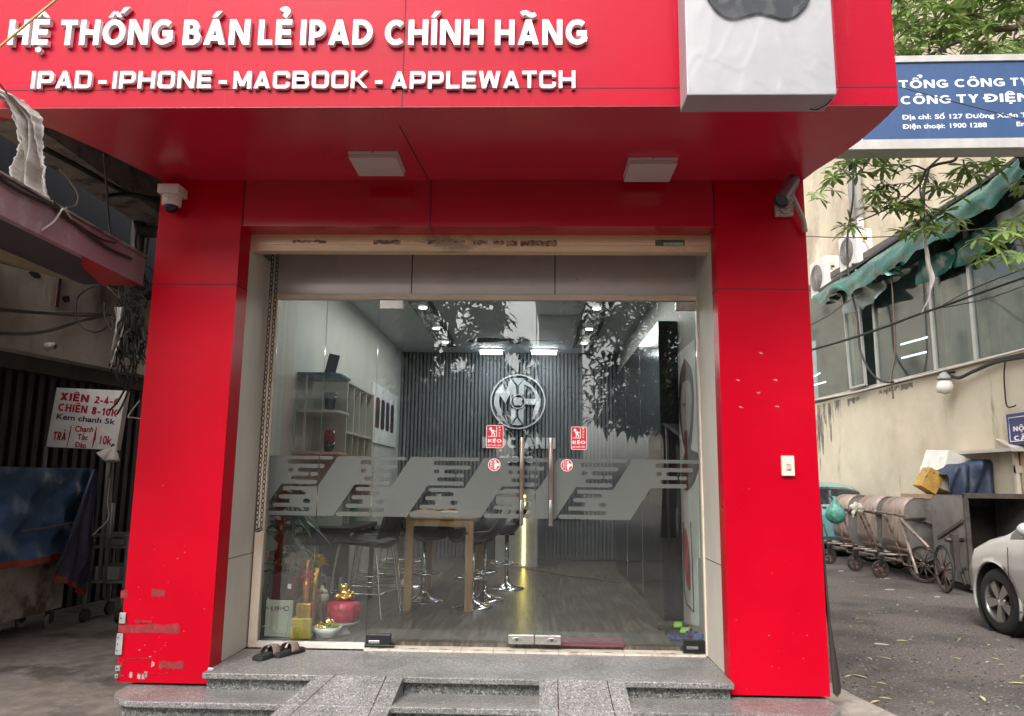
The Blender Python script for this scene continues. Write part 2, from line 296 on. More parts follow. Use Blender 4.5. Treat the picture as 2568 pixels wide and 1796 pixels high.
def marks(ms,W,w,dbar):
    S=[];P=[]; top=1.1; q=w*.85
    if '\u0302' in ms: P.append([(W/2-.27,top),(W/2-.1,top),(W/2+.02,top+.17),(W/2-.07,top+.24)]); P.append([(W/2+.27,top),(W/2+.1,top),(W/2-.02,top+.17),(W/2+.07,top+.24)])
    if '\u0306' in ms: S.append((arc(W/2,top+.2,.2,.17,190,350,8),False))
    if '\u031b' in ms: S.append(([(W-w*.5,.8),(W+.12,.92),(W+.12,1.08)],False))
    up=.16 if ('\u0302' in ms or '\u0306' in ms) else 0; dx=.3 if up else 0
    x=W/2+dx
    if '\u0301' in ms: P.append([(x-.14,top+up),(x+.02,top+up),(x+.24,top+up+.24),(x+.02,top+up+.24)])
    if '\u0300' in ms: P.append([(x+.14,top+up),(x-.02,top+up),(x-.24,top+up+.24),(x-.02,top+up+.24)])
    if '\u0309' in ms: S.append((arc(x,top+up+.22,.12,.1,170,-60,8)+[(x,top+up)],False))
    if '\u0303' in ms: S.append(([(x-.27+.54*t/10,top+.13+.06*math.sin(2*PI*t/10)) for t in range(11)],False))
    if '\u0308' in ms: P.extend([arc(W/2+k,1.2,.09,.09,0,340,10) for k in (-.2,.2)])
    if '\u0323' in ms: P.append(arc(W/2,-.22,.105,.105,0,340,14))
    if dbar: S.append(([(-.1,.5),(W*.45,.5)],False))
    return S,P
def gl_all(ch,w,sq=False):
    db=ch in 'Đ'; n=unicodedata.normalize('NFD','D' if db else ch); W,S,P=glyph(n[0],w,sq); S2,P2=marks(n[1:],W,w,db); 
    return W,S+[(p,c,w*.85) for p,c in S2],P+P2
def put_glyph(mb,g,w,O,ux,uz,un,sx,cap,depth,x0,mi=0,ms=None,shear=0,k0=0):
    W,S,P=g; k=k0
    def mp(q): return (x0+(q[0]+shear*q[1])*sx,q[1]*cap)
    for s in S:
        pts,cl=s[0],s[1]; ww=s[2] if len(s)>2 else w; L,R=stroke_poly(pts,ww,cl)
        dd=depth+k*.0004; k+=1
        if cl:
            n=len(L); o=len(mb.v); vs=[]
            for d in (0,dd):
                for q in L+R: a,b=mp(q); vs.append(V(O)+V(ux)*a+V(uz)*b+V(un)*d)
            fs=[];fr=[]
            for i in range(n):
                j=(i+1)%n; fr.append((2*n+i,2*n+j,2*n+n+j,2*n+n+i)); fs+=[(i,j,2*n+j,2*n+i),(n+i,n+j,3*n+j,3*n+i)]
            mb.add(vs,fr,mi); mb.add([],[],mi)
            for f in fs: mb.f.append([o+i for i in f]); mb.m.append(mi if ms is None else ms); mb.s.append(False)
        else:
            mb.prism([mp(q) for q in L+R[::-1]],O,ux,uz,un,0,dd,mi,ms)
    for p in P: mb.prism([(a,b+.0007*k*(1 if b<cap*.5 else -1)) for a,b in (mp(q) for q in p)],O,ux,uz,un,.0002*k,depth+k*.0004,mi,ms); k+=1
def text(mb,s,O,ux,uz,un,width,cap,w=.2,depth=.002,sq=False,mi=0,ms=None,gap=.13,shear=0,each=None):
    """lay a line of capitals from O, total width and cap height given; each(ch) may hand out a new mesh per letter"""
    gs=[gl_all(c,w,sq) for c in s]; tot=sum(g[0] for g in gs)+gap*(len(s)-1); sx=width/tot; x=0
    for c,g in zip(s,gs):
        if c!=' ':
            q=each(c) if each else mb
            put_glyph(q,g,w,O,ux,uz,un,sx,cap,depth,x*sx,mi,ms,shear)
        x+=g[0]+gap
_fc={}
def font_glyph(ch,off):
    if (ch,off) in _fc: return _fc[(ch,off)]
    def mk(s):
        c=bpy.data.curves.new('t','FONT'); c.body=s; c.offset=off; c.resolution_u=4; o=bpy.data.objects.new('t',c); COL.objects.link(o)
        dg=bpy.context.evaluated_depsgraph_get(); e=o.evaluated_get(dg); me=e.to_mesh(); vs=[tuple(q.co) for q in me.vertices]; fs=[tuple(p.vertices) for p in me.polygons]
        e.to_mesh_clear(); bpy.data.objects.remove(o); bpy.data.curves.remove(c); return vs,fs
    def wid(s): vs,_=mk(s); return max(q[0] for q in vs)
    base={'Đ':'D','đ':'d'}.get(ch,ch)
    adv=wid('H'+base+'H')-wid('HH'); vs,fs=mk(base) if base!=' ' else ([],[])
    if ch=='Đ': vs=vs+[(-.02,.3,0),(.34,.3,0),(.34,.39,0),(-.02,.39,0)]; n=len(vs); fs=fs+[(n-4,n-3,n-2,n-1)]; vs=[(a,b,.004 if i>=n-4 else 0) for i,(a,b,_) in enumerate(vs)]
    if ch=='đ': vs=vs+[(.22,.58,0),(.6,.58,0),(.6,.65,0),(.22,.65,0)]; n=len(vs); fs=fs+[(n-4,n-3,n-2,n-1)]; vs=[(a,b,.004 if i>=n-4 else 0) for i,(a,b,_) in enumerate(vs)]
    _fc[(ch,off)]=(adv,vs,fs); return _fc[(ch,off)]
def ftext(mb,s,O,ux,uz,un,width,cap,mi=0,off=.02,lift=.0012,shear=0):
    """mixed-case line in the built-in typeface"""
    gs=[font_glyph(c,off) for c in s]; tot=sum(g[0] for g in gs); sx=width/tot; sy=cap/.70; x=0; O=V(O); ux=V(ux); uz=V(uz); un=V(un)
    for adv,vs,fs in gs:
        if fs: mb.add([O+ux*((x+a+shear*b)*sx)+uz*(b*sy)+un*(lift+c*.3) for a,b,c in vs],fs,mi)
        x+=adv
# ================================================================== ground
X_,Y_,Z_=V((1,0,0)),V((0,1,0)),V((0,0,1)); FR=V((0,-1,0))
struct(MB().grid(lambda a,b:V((-70+140*a,-70+140*b,0)),28,28,0,False).build('street',asph))
struct(MB().add([(-30,-10,.005),(-1.4,-10,.005),(-1.4,4.9,.005),(-2.4,5.6,.005),(-2.6,13,.005),(-2.8,40,.005),(-30,40,.005)],[range(7)]).build('pavement',conc))
kp=[(1.78,4.2),(2.5,4.2),(2.42,4.75),(2.31,5.2),(2.24,5.6),(2.16,6.3),(1.9,7.2),(1.86,7.2),(1.78,5)]
struct(MB().prism(kp,(0,0,0),X_,Y_,Z_,-.02,.035).build('kerb',kerb_m,bevel=.02))
# ================================================================== granite steps
S_=T('entrance_steps','speckled grey granite steps with two bicycle ramps before the glass doors','steps',(-.4,4.8,0))
MB().box(-2.075,1.236,4.905,5.60,.225,.262).build('landing',gran,S_,bevel=.006)
MB().box(-2.06,1.22,4.955,5.58,.15,.224).build('riser',gran_d,S_)
def tread_poly(x0,x1,y0,y1,r0,r1): return [(x1,y1)]+[(x0,y1)]+arc(x0+r0,y0+r0,r0,r0,180,270,8)+arc(x1-r1,y0+r1,r1,r1,270,360,8)
MB().prism(tread_poly(-2.59,1.84,4.665,5.35,.24,.2),(0,0,0),X_,Y_,Z_,.117,.154).build('tread',gran,S_,bevel=.006)
MB().prism(tread_poly(-2.56,1.81,4.715,5.35,.22,.18),(0,0,0),X_,Y_,Z_,0,.116).build('riser',gran_d,S_)
MB().prism(tread_poly(-2.42,1.7,4.44,4.74,.1,.1),(0,0,0),X_,Y_,Z_,.012,.055).build('base_slab',gran,S_,bevel=.006)
for (a0,a1,b0,b1) in ((-1.345,-.805,-1.62,-.87),(.04,.563,.035,.6)):
    tp=[V((a0,4.907,.2635)),V((a1,4.907,.2635)),V((b1,4.42,.03)),V((b0,4.42,.03))]; bt=[V((p.x,p.y,.0)) for p in tp]
    r=MB().add(tp+bt,[(3,2,1,0),(0,4,7,3),(1,2,6,5),(2,3,7,6)])
    for e0,e1,k in ((tp[0],tp[3],.11),(tp[1],tp[2],-.11)):
        q=[e0+V((k,0,.002)),e0+V((k+.006,0,.002)),e1+V((k+.006,0,.002)),e1+V((k,0,.002))]; r.add(q,[(0,1,2,3)],1)
    r.build('bicycle_ramp',[gran,seam],S_)
# ================================================================== the shop
B=T('shop_building','red panelled shop front with glass doors and a projecting sign canopy','shop',(-.4,5.3,0))
XL0,XL1,XR0,XR1=-2.665,-2.072,1.233,1.849; ZB,ZH,ZS=.172,3.219,3.557
def seamH(mb,x0,x1,y,z,mi=1): mb.box(x0,x1,y-.0015,y+.004,z-.003,z+.003,mi)
def seamV(mb,x,y,z0,z1,mi=1): mb.box(x-.003,x+.003,y-.0015,y+.004,z0,z1,mi)
def rough_patch(mb,x0,x1,z0,z1,y,n=10,j=.012,mi=0):
    top=[(x0+(x1-x0)*i/n,z1+random.uniform(-j,j)) for i in range(n+1)]; bot=[(x0+(x1-x0)*i/n,z0+random.uniform(-j,j)) for i in range(n,-1,-1)]
    mb.prism(top+bot,(0,y,0),X_,Z_,FR,0,.0015,mi)
# pillars: red cladding with peeled corners and tape marks
zs=pY(500,713,5).z
p=MB().box(XL0,XL1,5.0,5.19,ZB,ZS); seamH(p,XL0,XL1,5.0,zs); p.box(XL1-.002,XL1+.0015,5.0,5.19,zs-.003,zs+.003,1); seamV(p,pY(612,500,5).x,5.0,ZH,ZS)
for k in range(30):
    x=random.uniform(XL0+.02,XL1-.03); z=.19+abs(random.gauss(0,.45)); q=random.uniform(.001,.003); l=q*random.uniform(1,5)
    if z<3: rough_patch(p,x,x+l,z,z+q,4.9994,3,.001,mi=2)
for (u,v) in ((325,1690),(345,1693),(356,1695),(362,1690),(380,1664)): a=pY(u,v,5); rough_patch(p,a.x,a.x+.02,a.z-.02,a.z+.012,4.9992,4,.006,mi=2)
pl=p.build('pillar',[red_worn,seam,scuff],B)
tm=MB()
pk=[0]
def pxr(mb,u0,v0,u1,v1,**k):
    a=pY(u0,v0,5.0); b=pY(u1,v1,5.0); pk[0]+=1; rough_patch(mb,a.x,b.x,b.z,a.z,4.9995-.0003*pk[0],**k)
for q in ((298,1566,450,1588),(415,1565,448,1576),(304,1481,320,1500),(382,1478,414,1497),(400,1658,460,1678),(340,1556,380,1562)): pxr(tm,*q,j=.006)
for q in ((318,1650,380,1653),(330,1688,420,1691),(300,1660,305,1700)): pxr(tm,*q,j=.002)
tm.build('tape_mark',tape_b,pl)
for (u0,v0,u1,v1) in ((303,1536,316,1563),(296,1588,307,1641),(292,1669,303,1682),(291,1690,298,1700)):
    br=MB(); a=pY(u0,v0,5); b=pY(u1,v1,5); br.box(a.x,b.x,4.986,4.9985,b.z,a.z); br.cyl((a.x+.012,4.9855,(a.z+b.z)/2),(a.x+.012,4.984,(a.z+b.z)/2),.005,8,1)
    if a.z-b.z>.08: br.cyl((a.x+.012,4.9855,a.z-.025),(a.x+.012,4.984,a.z-.025),.005,8,1); br.cyl((a.x+.012,4.9855,b.z+.025),(a.x+.012,4.984,b.z+.025),.005,8,1)
    br.build('corner_bracket',[alu,black],pl,bevel=.001)

MB().box(XL1-.001,XL1+.035,4.985,5.0,.155,.272).build('edge_strip',alu,pl,bevel=.002)
zs=pY(1900,725,5).z
p=MB().box(XR0,XR1,5.0,5.14,ZB,ZS); seamH(p,XR0,XR1,5.0,zs); p.box(XR0-.0015,XR0+.002,5.0,5.14,zs-.003,zs+.003,1); seamV(p,pY(1790,500,5).x-.001,5.0,ZH,ZS)
for (u,v) in ((1850,953),(1944,953),(1908,886),(1902,985),(1858,1022),(1950,1020)):
    a=pY(u,v,5.0); rough_patch(p,a.x-.012,a.x+.011,a.z-.003,a.z+.004,4.9993,4,.004,mi=2)
for k in range(14):
    x=random.uniform(XR0+.03,XR1-.03); z=.2+abs(random.gauss(0,.5)); q=random.uniform(.001,.0025)
    rough_patch(p,x,x+q*random.uniform(1,4),z,z+q,4.9994,3,.001,mi=2)
pr=p.build('pillar',[red_worn,seam,scuff],B)
fan=MB()
for k in range(5):
    y=5.012+k*.028; z1=1.45-k*.1; b=.012+.017*(k+1)
    pts=[(0,z1),(.006,z1),(.012+b*.45,.75),(b+.02,.2),(b+.012,.165+random.uniform(-.012,.012)),(b-.004,.19),(b*.4,.75)]
    fan.prism(pts,(XR1+.001,y,0),X_,Z_,Y_,0,.012)
fan.build('peeling_edge_sheet',M('dark_peeling_edge',(.03,.02,.018),r=.7,var=.3,sc=12),pr)
# header above the opening
p=MB().box(XL1,XR0,5.002,5.19,ZH,ZS-.001); sx=pY(1080,520,5).x; seamV(p,sx,5.002,ZH,ZS); p.box(sx-.003,sx+.003,5.0,5.19,ZH-.0015,ZH+.001,1)
p.build('header_panel',[red_in,seam],B)
# tan reveals of the recess
p=MB().box(XL1-.1,XL1-.004,5.192,5.72,.262,3.14); zz=pX(600,1395,XL1).z; p.box(XL1-.0045,XL1-.0025,5.192,5.7,zz-.002,zz+.002,1); p.build('reveal_panel',[tan,seam],B)
p=MB().box(XR0+.004,XR0+.1,5.142,5.72,.262,3.22); zz=pX(1790,1410,XR0).z; p.box(XR0+.0025,XR0+.0045,5.142,5.7,zz-.002,zz+.002,1); p.build('reveal_panel',[tan,seam],B)
# roller-shutter guide bar with the remains of stickers
p=MB().box(XL1-.002,XR0+.002,5.195,5.30,3.146,3.235).box(XL1,XR0,5.20,5.29,3.1,3.145).box(XL1,XR0,5.2,5.32,3.240,3.262)
for (u0,v0,u1,v1) in ((733,600,818,611),(937,601,1004,614),(1073,600,1112,614),(1126,602,1166,613),(1187,601,1222,616),(1237,602,1265,615),(1270,602,1298,619),(1305,602,1397,619)):
    a=pY(u0,v0,5.195); b=pY(u1,v1,5.195); n=int((b.x-a.x)/.02)+2
    top=[(a.x+(b.x-a.x)*i/n,a.z-random.uniform(0,.012)) for i in range(n+1)]; bo=[(a.x+(b.x-a.x)*i/n,b.z+random.uniform(0,.012)) for i in range(n,-1,-1)]
    p.prism(top+bo,(0,5.1945,0),X_,Z_,FR,0,.001,1)
a=pY(1643,602,5.195); b=pY(1717,617,5.195); p.box(a.x,b.x,5.1925,5.1945,b.z,a.z,2)
a2=pY(1664,609,5.195); b2=pY(1713,616,5.195); p.box(a2.x,b2.x,5.1918,5.1925,b2.z,a2.z,3)
text(p,'0931.486.595',(a2.x+.006,5.1917,b2.z+.004),X_,Z_,FR,(b2.x-a2.x)-.012,(a2.z-b2.z)-.008,w=.16,depth=.0004,mi=4)
p.build('shutter_guide_bar',[beige,glue,M('green_sticker',(.09,.13,.07),r=.5,var=.4,sc=30),M('pale_sticker',(.5,.52,.46),r=.5),M('sticker_ink',(.12,.16,.1),r=.5)],B)
# steel panels over the doors
p=MB().box(XL1,XR0+.01,5.655,5.69,2.893,3.55)
for x in (-.966,.149): p.box(x-.004,x+.004,5.6535,5.657,2.893,3.55,1)
for (x,z) in ((.32,3.02),(-.45,3.1),(.42,3.12),(1.2,3.05)): p.cyl((x,5.656,z),(x,5.654,z),.004,8,1)
p.build('shutter_box_panel',[shut,seam],B)
# frame
p=MB().box(-2.064,-2.0,5.632,5.69,.262,2.892).box(-2.048,-2.018,5.626,5.633,.3,2.88); p.build('door_frame_post',frame_m,B,bevel=.004)
p=MB().box(-2.0,XR0,5.634,5.69,2.848,2.892).box(-2.0,XR0,5.628,5.634,2.868,2.888); p.build('door_frame_lintel',frame_m,B,bevel=.003)
MB().box(1.226,1.238,5.63,5.69,.262,2.85).build('door_frame_post',frame_m,B)
MB().box(-2.0,-1.214,5.634,5.69,.262,.303).build('window_sill',frame_w,B,bevel=.004)
p=MB(); xx=-1.21
while xx<1.22:
    x1=min(xx+.232,1.222); p.box(xx,x1-.003,5.595,5.724,.258,.2765); cx=(xx+x1)/2
    p.add([(cx-.035,5.62,.2772),(cx,5.606,.2772),(cx+.035,5.62,.2772),(cx,5.634,.2772)],[(0,1,2,3)],1); xx=x1
p.build('threshold_tile',[tile_m,diam],B)
# glass: two fixed panes and two doors, with the frosted film cut in lozenges and bars
film=M('frosted_film',(.115,.122,.114),r=.55,var=.06,sc=2,alpha=.91,spec=.35)
PX=.000917; PZ=.00086; FX0=-1.475; FZ=1.640
def ROWS():
    S=lambda y:-.6*y; Rr=lambda y:295-.62*y; A,Bc=('s',None),None
    # (y0,y1,[(left end kind,x),(right end kind,x)])  kinds: s slant body edge, r right slant, v convex round, c concave round
    return [(0,30,[('s',0,'v',560)]),(30,70,[('s',0,'c',185)]),(70,104,[('s',0,'v',490)]),(104,140,[('s',0,'c',190),('c',235,'c',272)]),(140,172,[('s',0,'v',365),('v',372,'v',440)]),
            (172,207,[('s',0,'c',220)]),(207,242,[('s',0,'v',435)]),(242,264,[('s',0,'r',0)]),(264,297,[('v',-445,'r',0)]),(297,334,[('c',-245,'r',0)]),(334,369,[('v',-475,'r',0)]),
            (369,407,[('v',-385,'c',-272),('c',-212,'r',0)]),(407,440,[('v',-520,'r',0)]),(440,475,[('c',-210,'r',0)]),(475,512,[('v',-595,'r',0)])]
def film_polys():
    out=[]
    for k in range(-1,5):
        for y0,y1,iv in ROWS():
            h=(y1-y0)/2; ym=(y0+y1)/2
            for lk,lx,rk,rx in iv:
                if k==-1 and lk in 'sv' and lx==0: lk='f'
                L={'s':[(-.6*y0,y0),(-.6*y1,y1)],'f':[(-400,y0),(-400,y1)],'v':[(lx+h+h*math.cos(t),ym-h*math.sin(t)) for t in [PI/2+PI*i/6 for i in range(7)]],
                   'c':[(lx-h+h*math.cos(t),ym-h*math.sin(t)) for t in [PI/2-PI*i/6 for i in range(7)]]}[lk]
                R={'r':[(295-.62*y1,y1),(295-.62*y0,y0)],'v':[(rx-h+h*math.cos(t),ym+h*math.sin(t)) for t in [PI/2-PI*i/6 for i in range(7)]],
                   'c':[(rx+h+h*math.cos(t),ym+h*math.sin(t)) for t in [PI/2+PI*i/6 for i in range(7)]]}[rk]
                out.append([(FX0+(600*k+a)*PX,FZ-b*PZ) for a,b in L+R])
    return out
def clipx(poly,x,keep):
    o=[]
    for i in range(len(poly)):
        a=poly[i]; b=poly[(i+1)%len(poly)]; ia=(a[0]>=x)==keep; ib=(b[0]>=x)==keep
        if ia: o.append(a)
        if ia!=ib: t=(x-a[0])/(b[0]-a[0]); o.append((x,a[1]+(b[1]-a[1])*t))
    return o
FP=film_polys()
def film_on(x0,x1,parent):
    mb=MB()
    for q in FP:
        c=clipx(clipx(q,x0,True),x1,False)
        if len(c)>2 and abs(sum(c[i][0]*c[(i+1)%len(c)][1]-c[(i+1)%len(c)][0]*c[i][1] for i in range(len(c))))>1e-6:
            mb.add([(a,5.6535,b) for a,b in c],[tuple(range(len(c)))])
    mb.build('frosted_film',film,parent)
def pane(mb,x0,x1,z0,z1):
    mb.add([(x0,5.656,z0),(x1,5.656,z0),(x1,5.656,z1),(x0,5.656,z1),(x0,5.664,z0),(x1,5.664,z0),(x1,5.664,z1),(x0,5.664,z1)],[(0,1,2,3),(7,6,5,4)],0)
    mb.add([(x0,5.656,z0),(x0,5.664,z0),(x0,5.664,z1),(x0,5.656,z1),(x1,5.656,z0),(x1,5.664,z0),(x1,5.664,z1),(x1,5.656,z1)],[(0,1,2,3),(7,6,5,4)],1)
for x0,x1 in ((-1.998,-1.620),(-1.616,-1.213)):
    mb=MB(); pane(mb,x0,x1,.303,2.846); w_=mb.build('window_pane',[glass,glass_edge],B); film_on(x0+.002,x1-.002,w_)
def sticker(parent,kind,u0,v0,u1,v1):
    a=pY(u0,v0,5.65); b=pY(u1,v1,5.65); W=b.x-a.x; H=a.z-b.z; O=V((a.x,5.653,b.z)); mb=MB()
    if kind=='rect':
        mb.prism(rrect(0,0,W,H,.012),O,X_,Z_,FR,0,.001,1); mb.prism(rrect(.004,.004,W-.004,H-.004,.01),O,X_,Z_,FR,.001,.0014,0); P=lambda q:[(x*W,y*H) for x,y in q]
        O2=O+FR*.0014
        mb.prism(P([(.1,.49),(.62,.49),(.62,.515),(.1,.515)]),O2,X_,Z_,FR,0,.0005,1); mb.prism(P([(.58,.515),(.62,.515),(.62,.93),(.58,.93)]),O2,X_,Z_,FR,0,.0005,1)
        mb.prism([(W*.25+q[0],H*.84+q[1]) for q in arc(0,0,.011,.011,0,345,12)],O2,X_,Z_,FR,0,.0005,1)
        mb.prism(P([(.24,.77),(.38,.8),(.56,.74),(.56,.71),(.42,.73),(.46,.68),(.52,.6),(.48,.52),(.43,.52),(.46,.6),(.40,.65),(.36,.6),(.34,.52),(.28,.52),(.32,.66)]),O2,X_,Z_,FR,0,.0006,1)
        for i,c in enumerate('PULL'): text(mb,c,O2+X_*(W*.73)+Z_*(H*(.87-.12*i)),X_,Z_,FR,W*.1,H*.07,w=.2,depth=.0005,mi=1)
        text(mb,'KÉO',O2+X_*(W*.1)+Z_*(H*.24),X_,Z_,FR,W*.8,H*.15,w=.22,depth=.0005,mi=1)
        text(mb,'ĐỂ MỞ CỬA',O2+X_*(W*.1)+Z_*(H*.08),X_,Z_,FR,W*.8,H*.07,w=.16,depth=.0005,mi=1)
    else:
        c=(W/2,W/2); r=W/2; ci=lambda q,x=0,y=0,k=20:[(W/2+x*r+q*r*math.cos(2*PI*i/k),W/2+y*r+q*r*math.sin(2*PI*i/k)) for i in range(k)]
        mb.prism(ci(1),O,X_,Z_,FR,0,.001,2); mb.prism(ci(.94),O,X_,Z_,FR,.001,.0014,1); mb.prism(ci(.84),O,X_,Z_,FR,.0014,.0018,0); O2=O+FR*.0018
        Q=lambda q:[(W/2+x*r,W/2+y*r) for x,y in q]
        mb.prism(Q([(-.22,-.8),(-.17,-.8),(-.17,.8),(-.22,.8)]),O2,X_,Z_,FR,0,.0005,1)
        mb.prism(Q([(0,.45),(.3,.5),(.42,.2),(.78,.28),(.78,-.12),(.4,-.22),(.35,-.5),(0,-.55),(.05,-.25),(-.08,0),(.1,.2)]),O2,X_,Z_,FR,0,.0006,1); mb.prism(ci(.16,.12,.52,12),O2,X_,Z_,FR,0,.0007,1); mb.prism(ci(.17,.2,-.5,12),O2,X_,Z_,FR,0,.0008,1)
        for i,c in enumerate('KEO'): text(mb,c,O2+X_*(r*.42)+Z_*(r*(1.28-.36*i)),X_,Z_,FR,r*.22,r*.26,w=.26,depth=.0005,mi=1)
    mb.build('pull_sticker' if kind=='rect' else 'round_pull_sticker',[stk_red,stk_w,black],parent)
def lock(mb,x0,x1,z0,z1,m0=0):
    mb.box(x0,x1,5.644,5.655,z0,z1,0); mb.box(x0,x1,5.665,5.676,z0,z1,0)
for side,(x0,x1) in enumerate(((-1.209,.006),(.012,1.222))):
    mb=MB(); pane(mb,x0,x1,.335,2.843); d=mb.build('glass_door',[glass,glass_edge],B); film_on(x0+.002,x1-.004,d)
    hx=(-.094,.120)[side]; h=MB().cyl((hx,5.60,1.15),(hx,5.60,1.335),.0165,20,1).cyl((hx,5.60,1.335),(hx,5.60,1.79),.0165,20)
    for z in (1.28,1.66): h.cyl((hx,5.60,z),(hx,5.654,z),.009,10)
    h.cyl((hx,5.72,1.15),(hx,5.72,1.79),.0165,16); h.build('door_handle',[pinkm,chrome_d],d,bevel=.002)
    xa,xb=((-1.206,-1.03),(1.072,1.222))[side]
    MB().box(xa,xb,5.640,5.655,2.775,2.842).box(xa,xb,5.665,5.68,2.775,2.842).build('top_hinge_patch',steel,d,bevel=.002)
    hb=MB().box(xa,xb,5.635,5.655,.296,.365).box(xa,xb,5.665,5.69,.296,.365).box(xa+.02,xa+.1,5.632,5.636,.305,.325,1).box(xa-.006,xb+.03*(1-side),5.628,5.69,.277,.296)
    hb.build('floor_hinge_patch',[blackg,chrome_d],d,bevel=.003)
    ka,kb=((-.178,.004),(.014,.198))[side]; z0,z1=(.318,.378)
    lk=MB().box(ka,kb,5.638,5.655,z0,z1).box(ka,kb,5.665,5.68,z0,z1); kx=ka+(.06 if side==0 else .12)
    lk.prism([(kx+q[0],(z0+z1)/2+q[1]) for q in arc(0,0,.034,.017,0,345,20)],(0,5.638,0),X_,Z_,FR,0,.003,1); lk.cyl((kx,5.635,(z0+z1)/2),(kx,5.632,(z0+z1)/2),.008,12,2)
    lk.build('corner_lock',[steel,chrome_d,iron],d,bevel=.0015)
    if side==0: sticker(d,'rect',1220,1066,1262,1124); sticker(d,'round',1223,1149,1256,1183)
    else: sticker(d,'rect',1432,1070,1472,1128); sticker(d,'round',1405,1150,1438,1184)
# sign canopy
sp=MB().box(-3.6,2.004,3.945,4.1,ZS+.0,5.4)
fz=pY(1000,223,3.945).z; fx=pY(1000,240,3.945).x
seamH(sp,-3.6,2.004,3.945,fz); seamV(sp,fx+.02,3.945,ZS,5.4); seamH(sp,-3.6,2.004,3.945,4.72)
sp.build('sign_fascia',[red,seam],B)
so=[(-2.666,5.0),(1.848,5.0),(1.873,4.834),(1.938,4.6),(1.978,4.385),(1.998,4.15),(2.0035,3.9465),(-3.3,3.9465),(-2.95,4.2),(-2.816,4.527)]
q=MB().prism(so,(0,0,0),X_,Y_,Z_,ZS-.003,ZS+.05)
c0=pZ(1080,460,ZS-.003); c1=pZ(1001,315,ZS-.003); dv=(c1-c0).normalized(); nn=V((-dv.y,dv.x,0))*.004
q.add([c0+nn-Z_*.001,c0-nn-Z_*.001,c1-nn-Z_*.001,c1+nn-Z_*.001],[(0,1,2,3)],1)
sd_=MB()
q.build('canopy_soffit',[red_soffit,seam],B)
MB().box(-2.66,1.84,4.11,12.0,ZS+.06,5.0).build('sky_block_roof',wallc,B)  # unseen roof mass over the soffit, added to keep sky light out
# shell and interior
wall_in=M('interior_pale_wall',(.52,.53,.5),r=.5,var=.08,sc=2,stretch=(1,1,.4)); floor_m=M('dark_wood_floor',(.135,.11,.088),r=.3,var=.5,sc=2.2,stretch=(9,.7,1),c2=(.065,.052,.043),f2=(.42,.6),sc2=3)
ceil_m=M('interior_ceiling',(.5,.53,.56),r=.6,var=.03)
MB().box(-2.65,-2.175,5.2,11.9,0,3.55).build('side_wall',wallc,B); MB().box(1.336,1.84,5.15,11.9,0,3.55).build('side_wall',wallc,B)
MB().box(-2.174,-2.1,5.725,11.7,.3,3.55).build('interior_wall',wall_in,B); MB().box(1.3,1.335,5.725,11.7,.3,3.55).build('interior_wall',M('interior_grey_wall',(.30,.31,.30),r=.5,var=.08,sc=2),B)
MB().box(-2.17,1.33,5.726,11.9,.2,.300).build('interior_floor',floor_m,B)
slat=MB().box(-2.1,1.3,11.66,11.9,.3,3.55)
x=-2.09
while x<1.29: slat.box(x,x+.034,11.6,11.66,.31,3.44); x+=.058
slat.build('slatted_back_wall',M('grey_slat_wood',(.16,.17,.19),r=.5,var=.2,sc=5,stretch=(6,6,.4)),B)
MB().box(-2.1,1.3,5.725,11.6,3.445,3.55).build('interior_ceiling',ceil_m,B)
dk=M('ceiling_track_black',(.015,.017,.02),r=.4); led=M('led_glow',(.9,.9,.9),emit=(1,.98,.94),es=5); tubeg=M('tube_glow',(.9,.9,.9),emit=(.95,.98,1),es=8)
def area(name,loc,sx,sy,e,parent,col=(1,.97,.92),rotx=0):
    l=bpy.data.lights.new(name,'AREA'); l.shape='RECTANGLE'; l.size=sx; l.size_y=sy; l.energy=e; l.color=col; o=bpy.data.objects.new(name,l); COL.objects.link(o); o.parent=parent; o.location=V(loc)-parent.location; o.rotation_euler=(rotx,0,0); return o
for xa,xb,lab in ((-1.42,-1.17,'black recessed ceiling track with small round downlights, left of the fan'),(.55,.85,'black recessed ceiling track with small round downlights, right of the fan')):
    t=T('ceiling_track',lab,'ceiling track',((xa+xb)/2,8.6,3.445),'recessed ceiling tracks'); MB().box(xa,xb,6.3,11.0,3.425,3.444).build('track_panel',dk,t)
    for y in (6.9,7.9,8.4,9.6,10.6):
        MB().cyl(((xa+xb)/2,y,3.426),((xa+xb)/2,y,3.416),.045,16).build('downlight',led,t)
    area('track_light',((xa+xb)/2,8.6,3.40),.2,4.2,15,t)
for xa,xb,lab in ((-.83,-.5,'shorter white tube lamp on the ceiling at the back, left of the pair'),(-.05,.32,'brighter white tube lamp on the ceiling at the back, right of the pair')):
    t=T('tube_lamp',lab,'lamp',((xa+xb)/2,11.2,3.44),'tube lamps at the back of the shop'); MB().box(xa-.03,xb+.03,11.17,11.25,3.415,3.444).build('lamp_base',camw,t); MB().cyl((xa,11.2,3.385),(xb,11.2,3.385),.03,12).build('lamp_tube',tubeg,t)
    area('tube_light',((xa+xb)/2,11.1,3.34),.36,.1,3,t,(.93,.97,1))
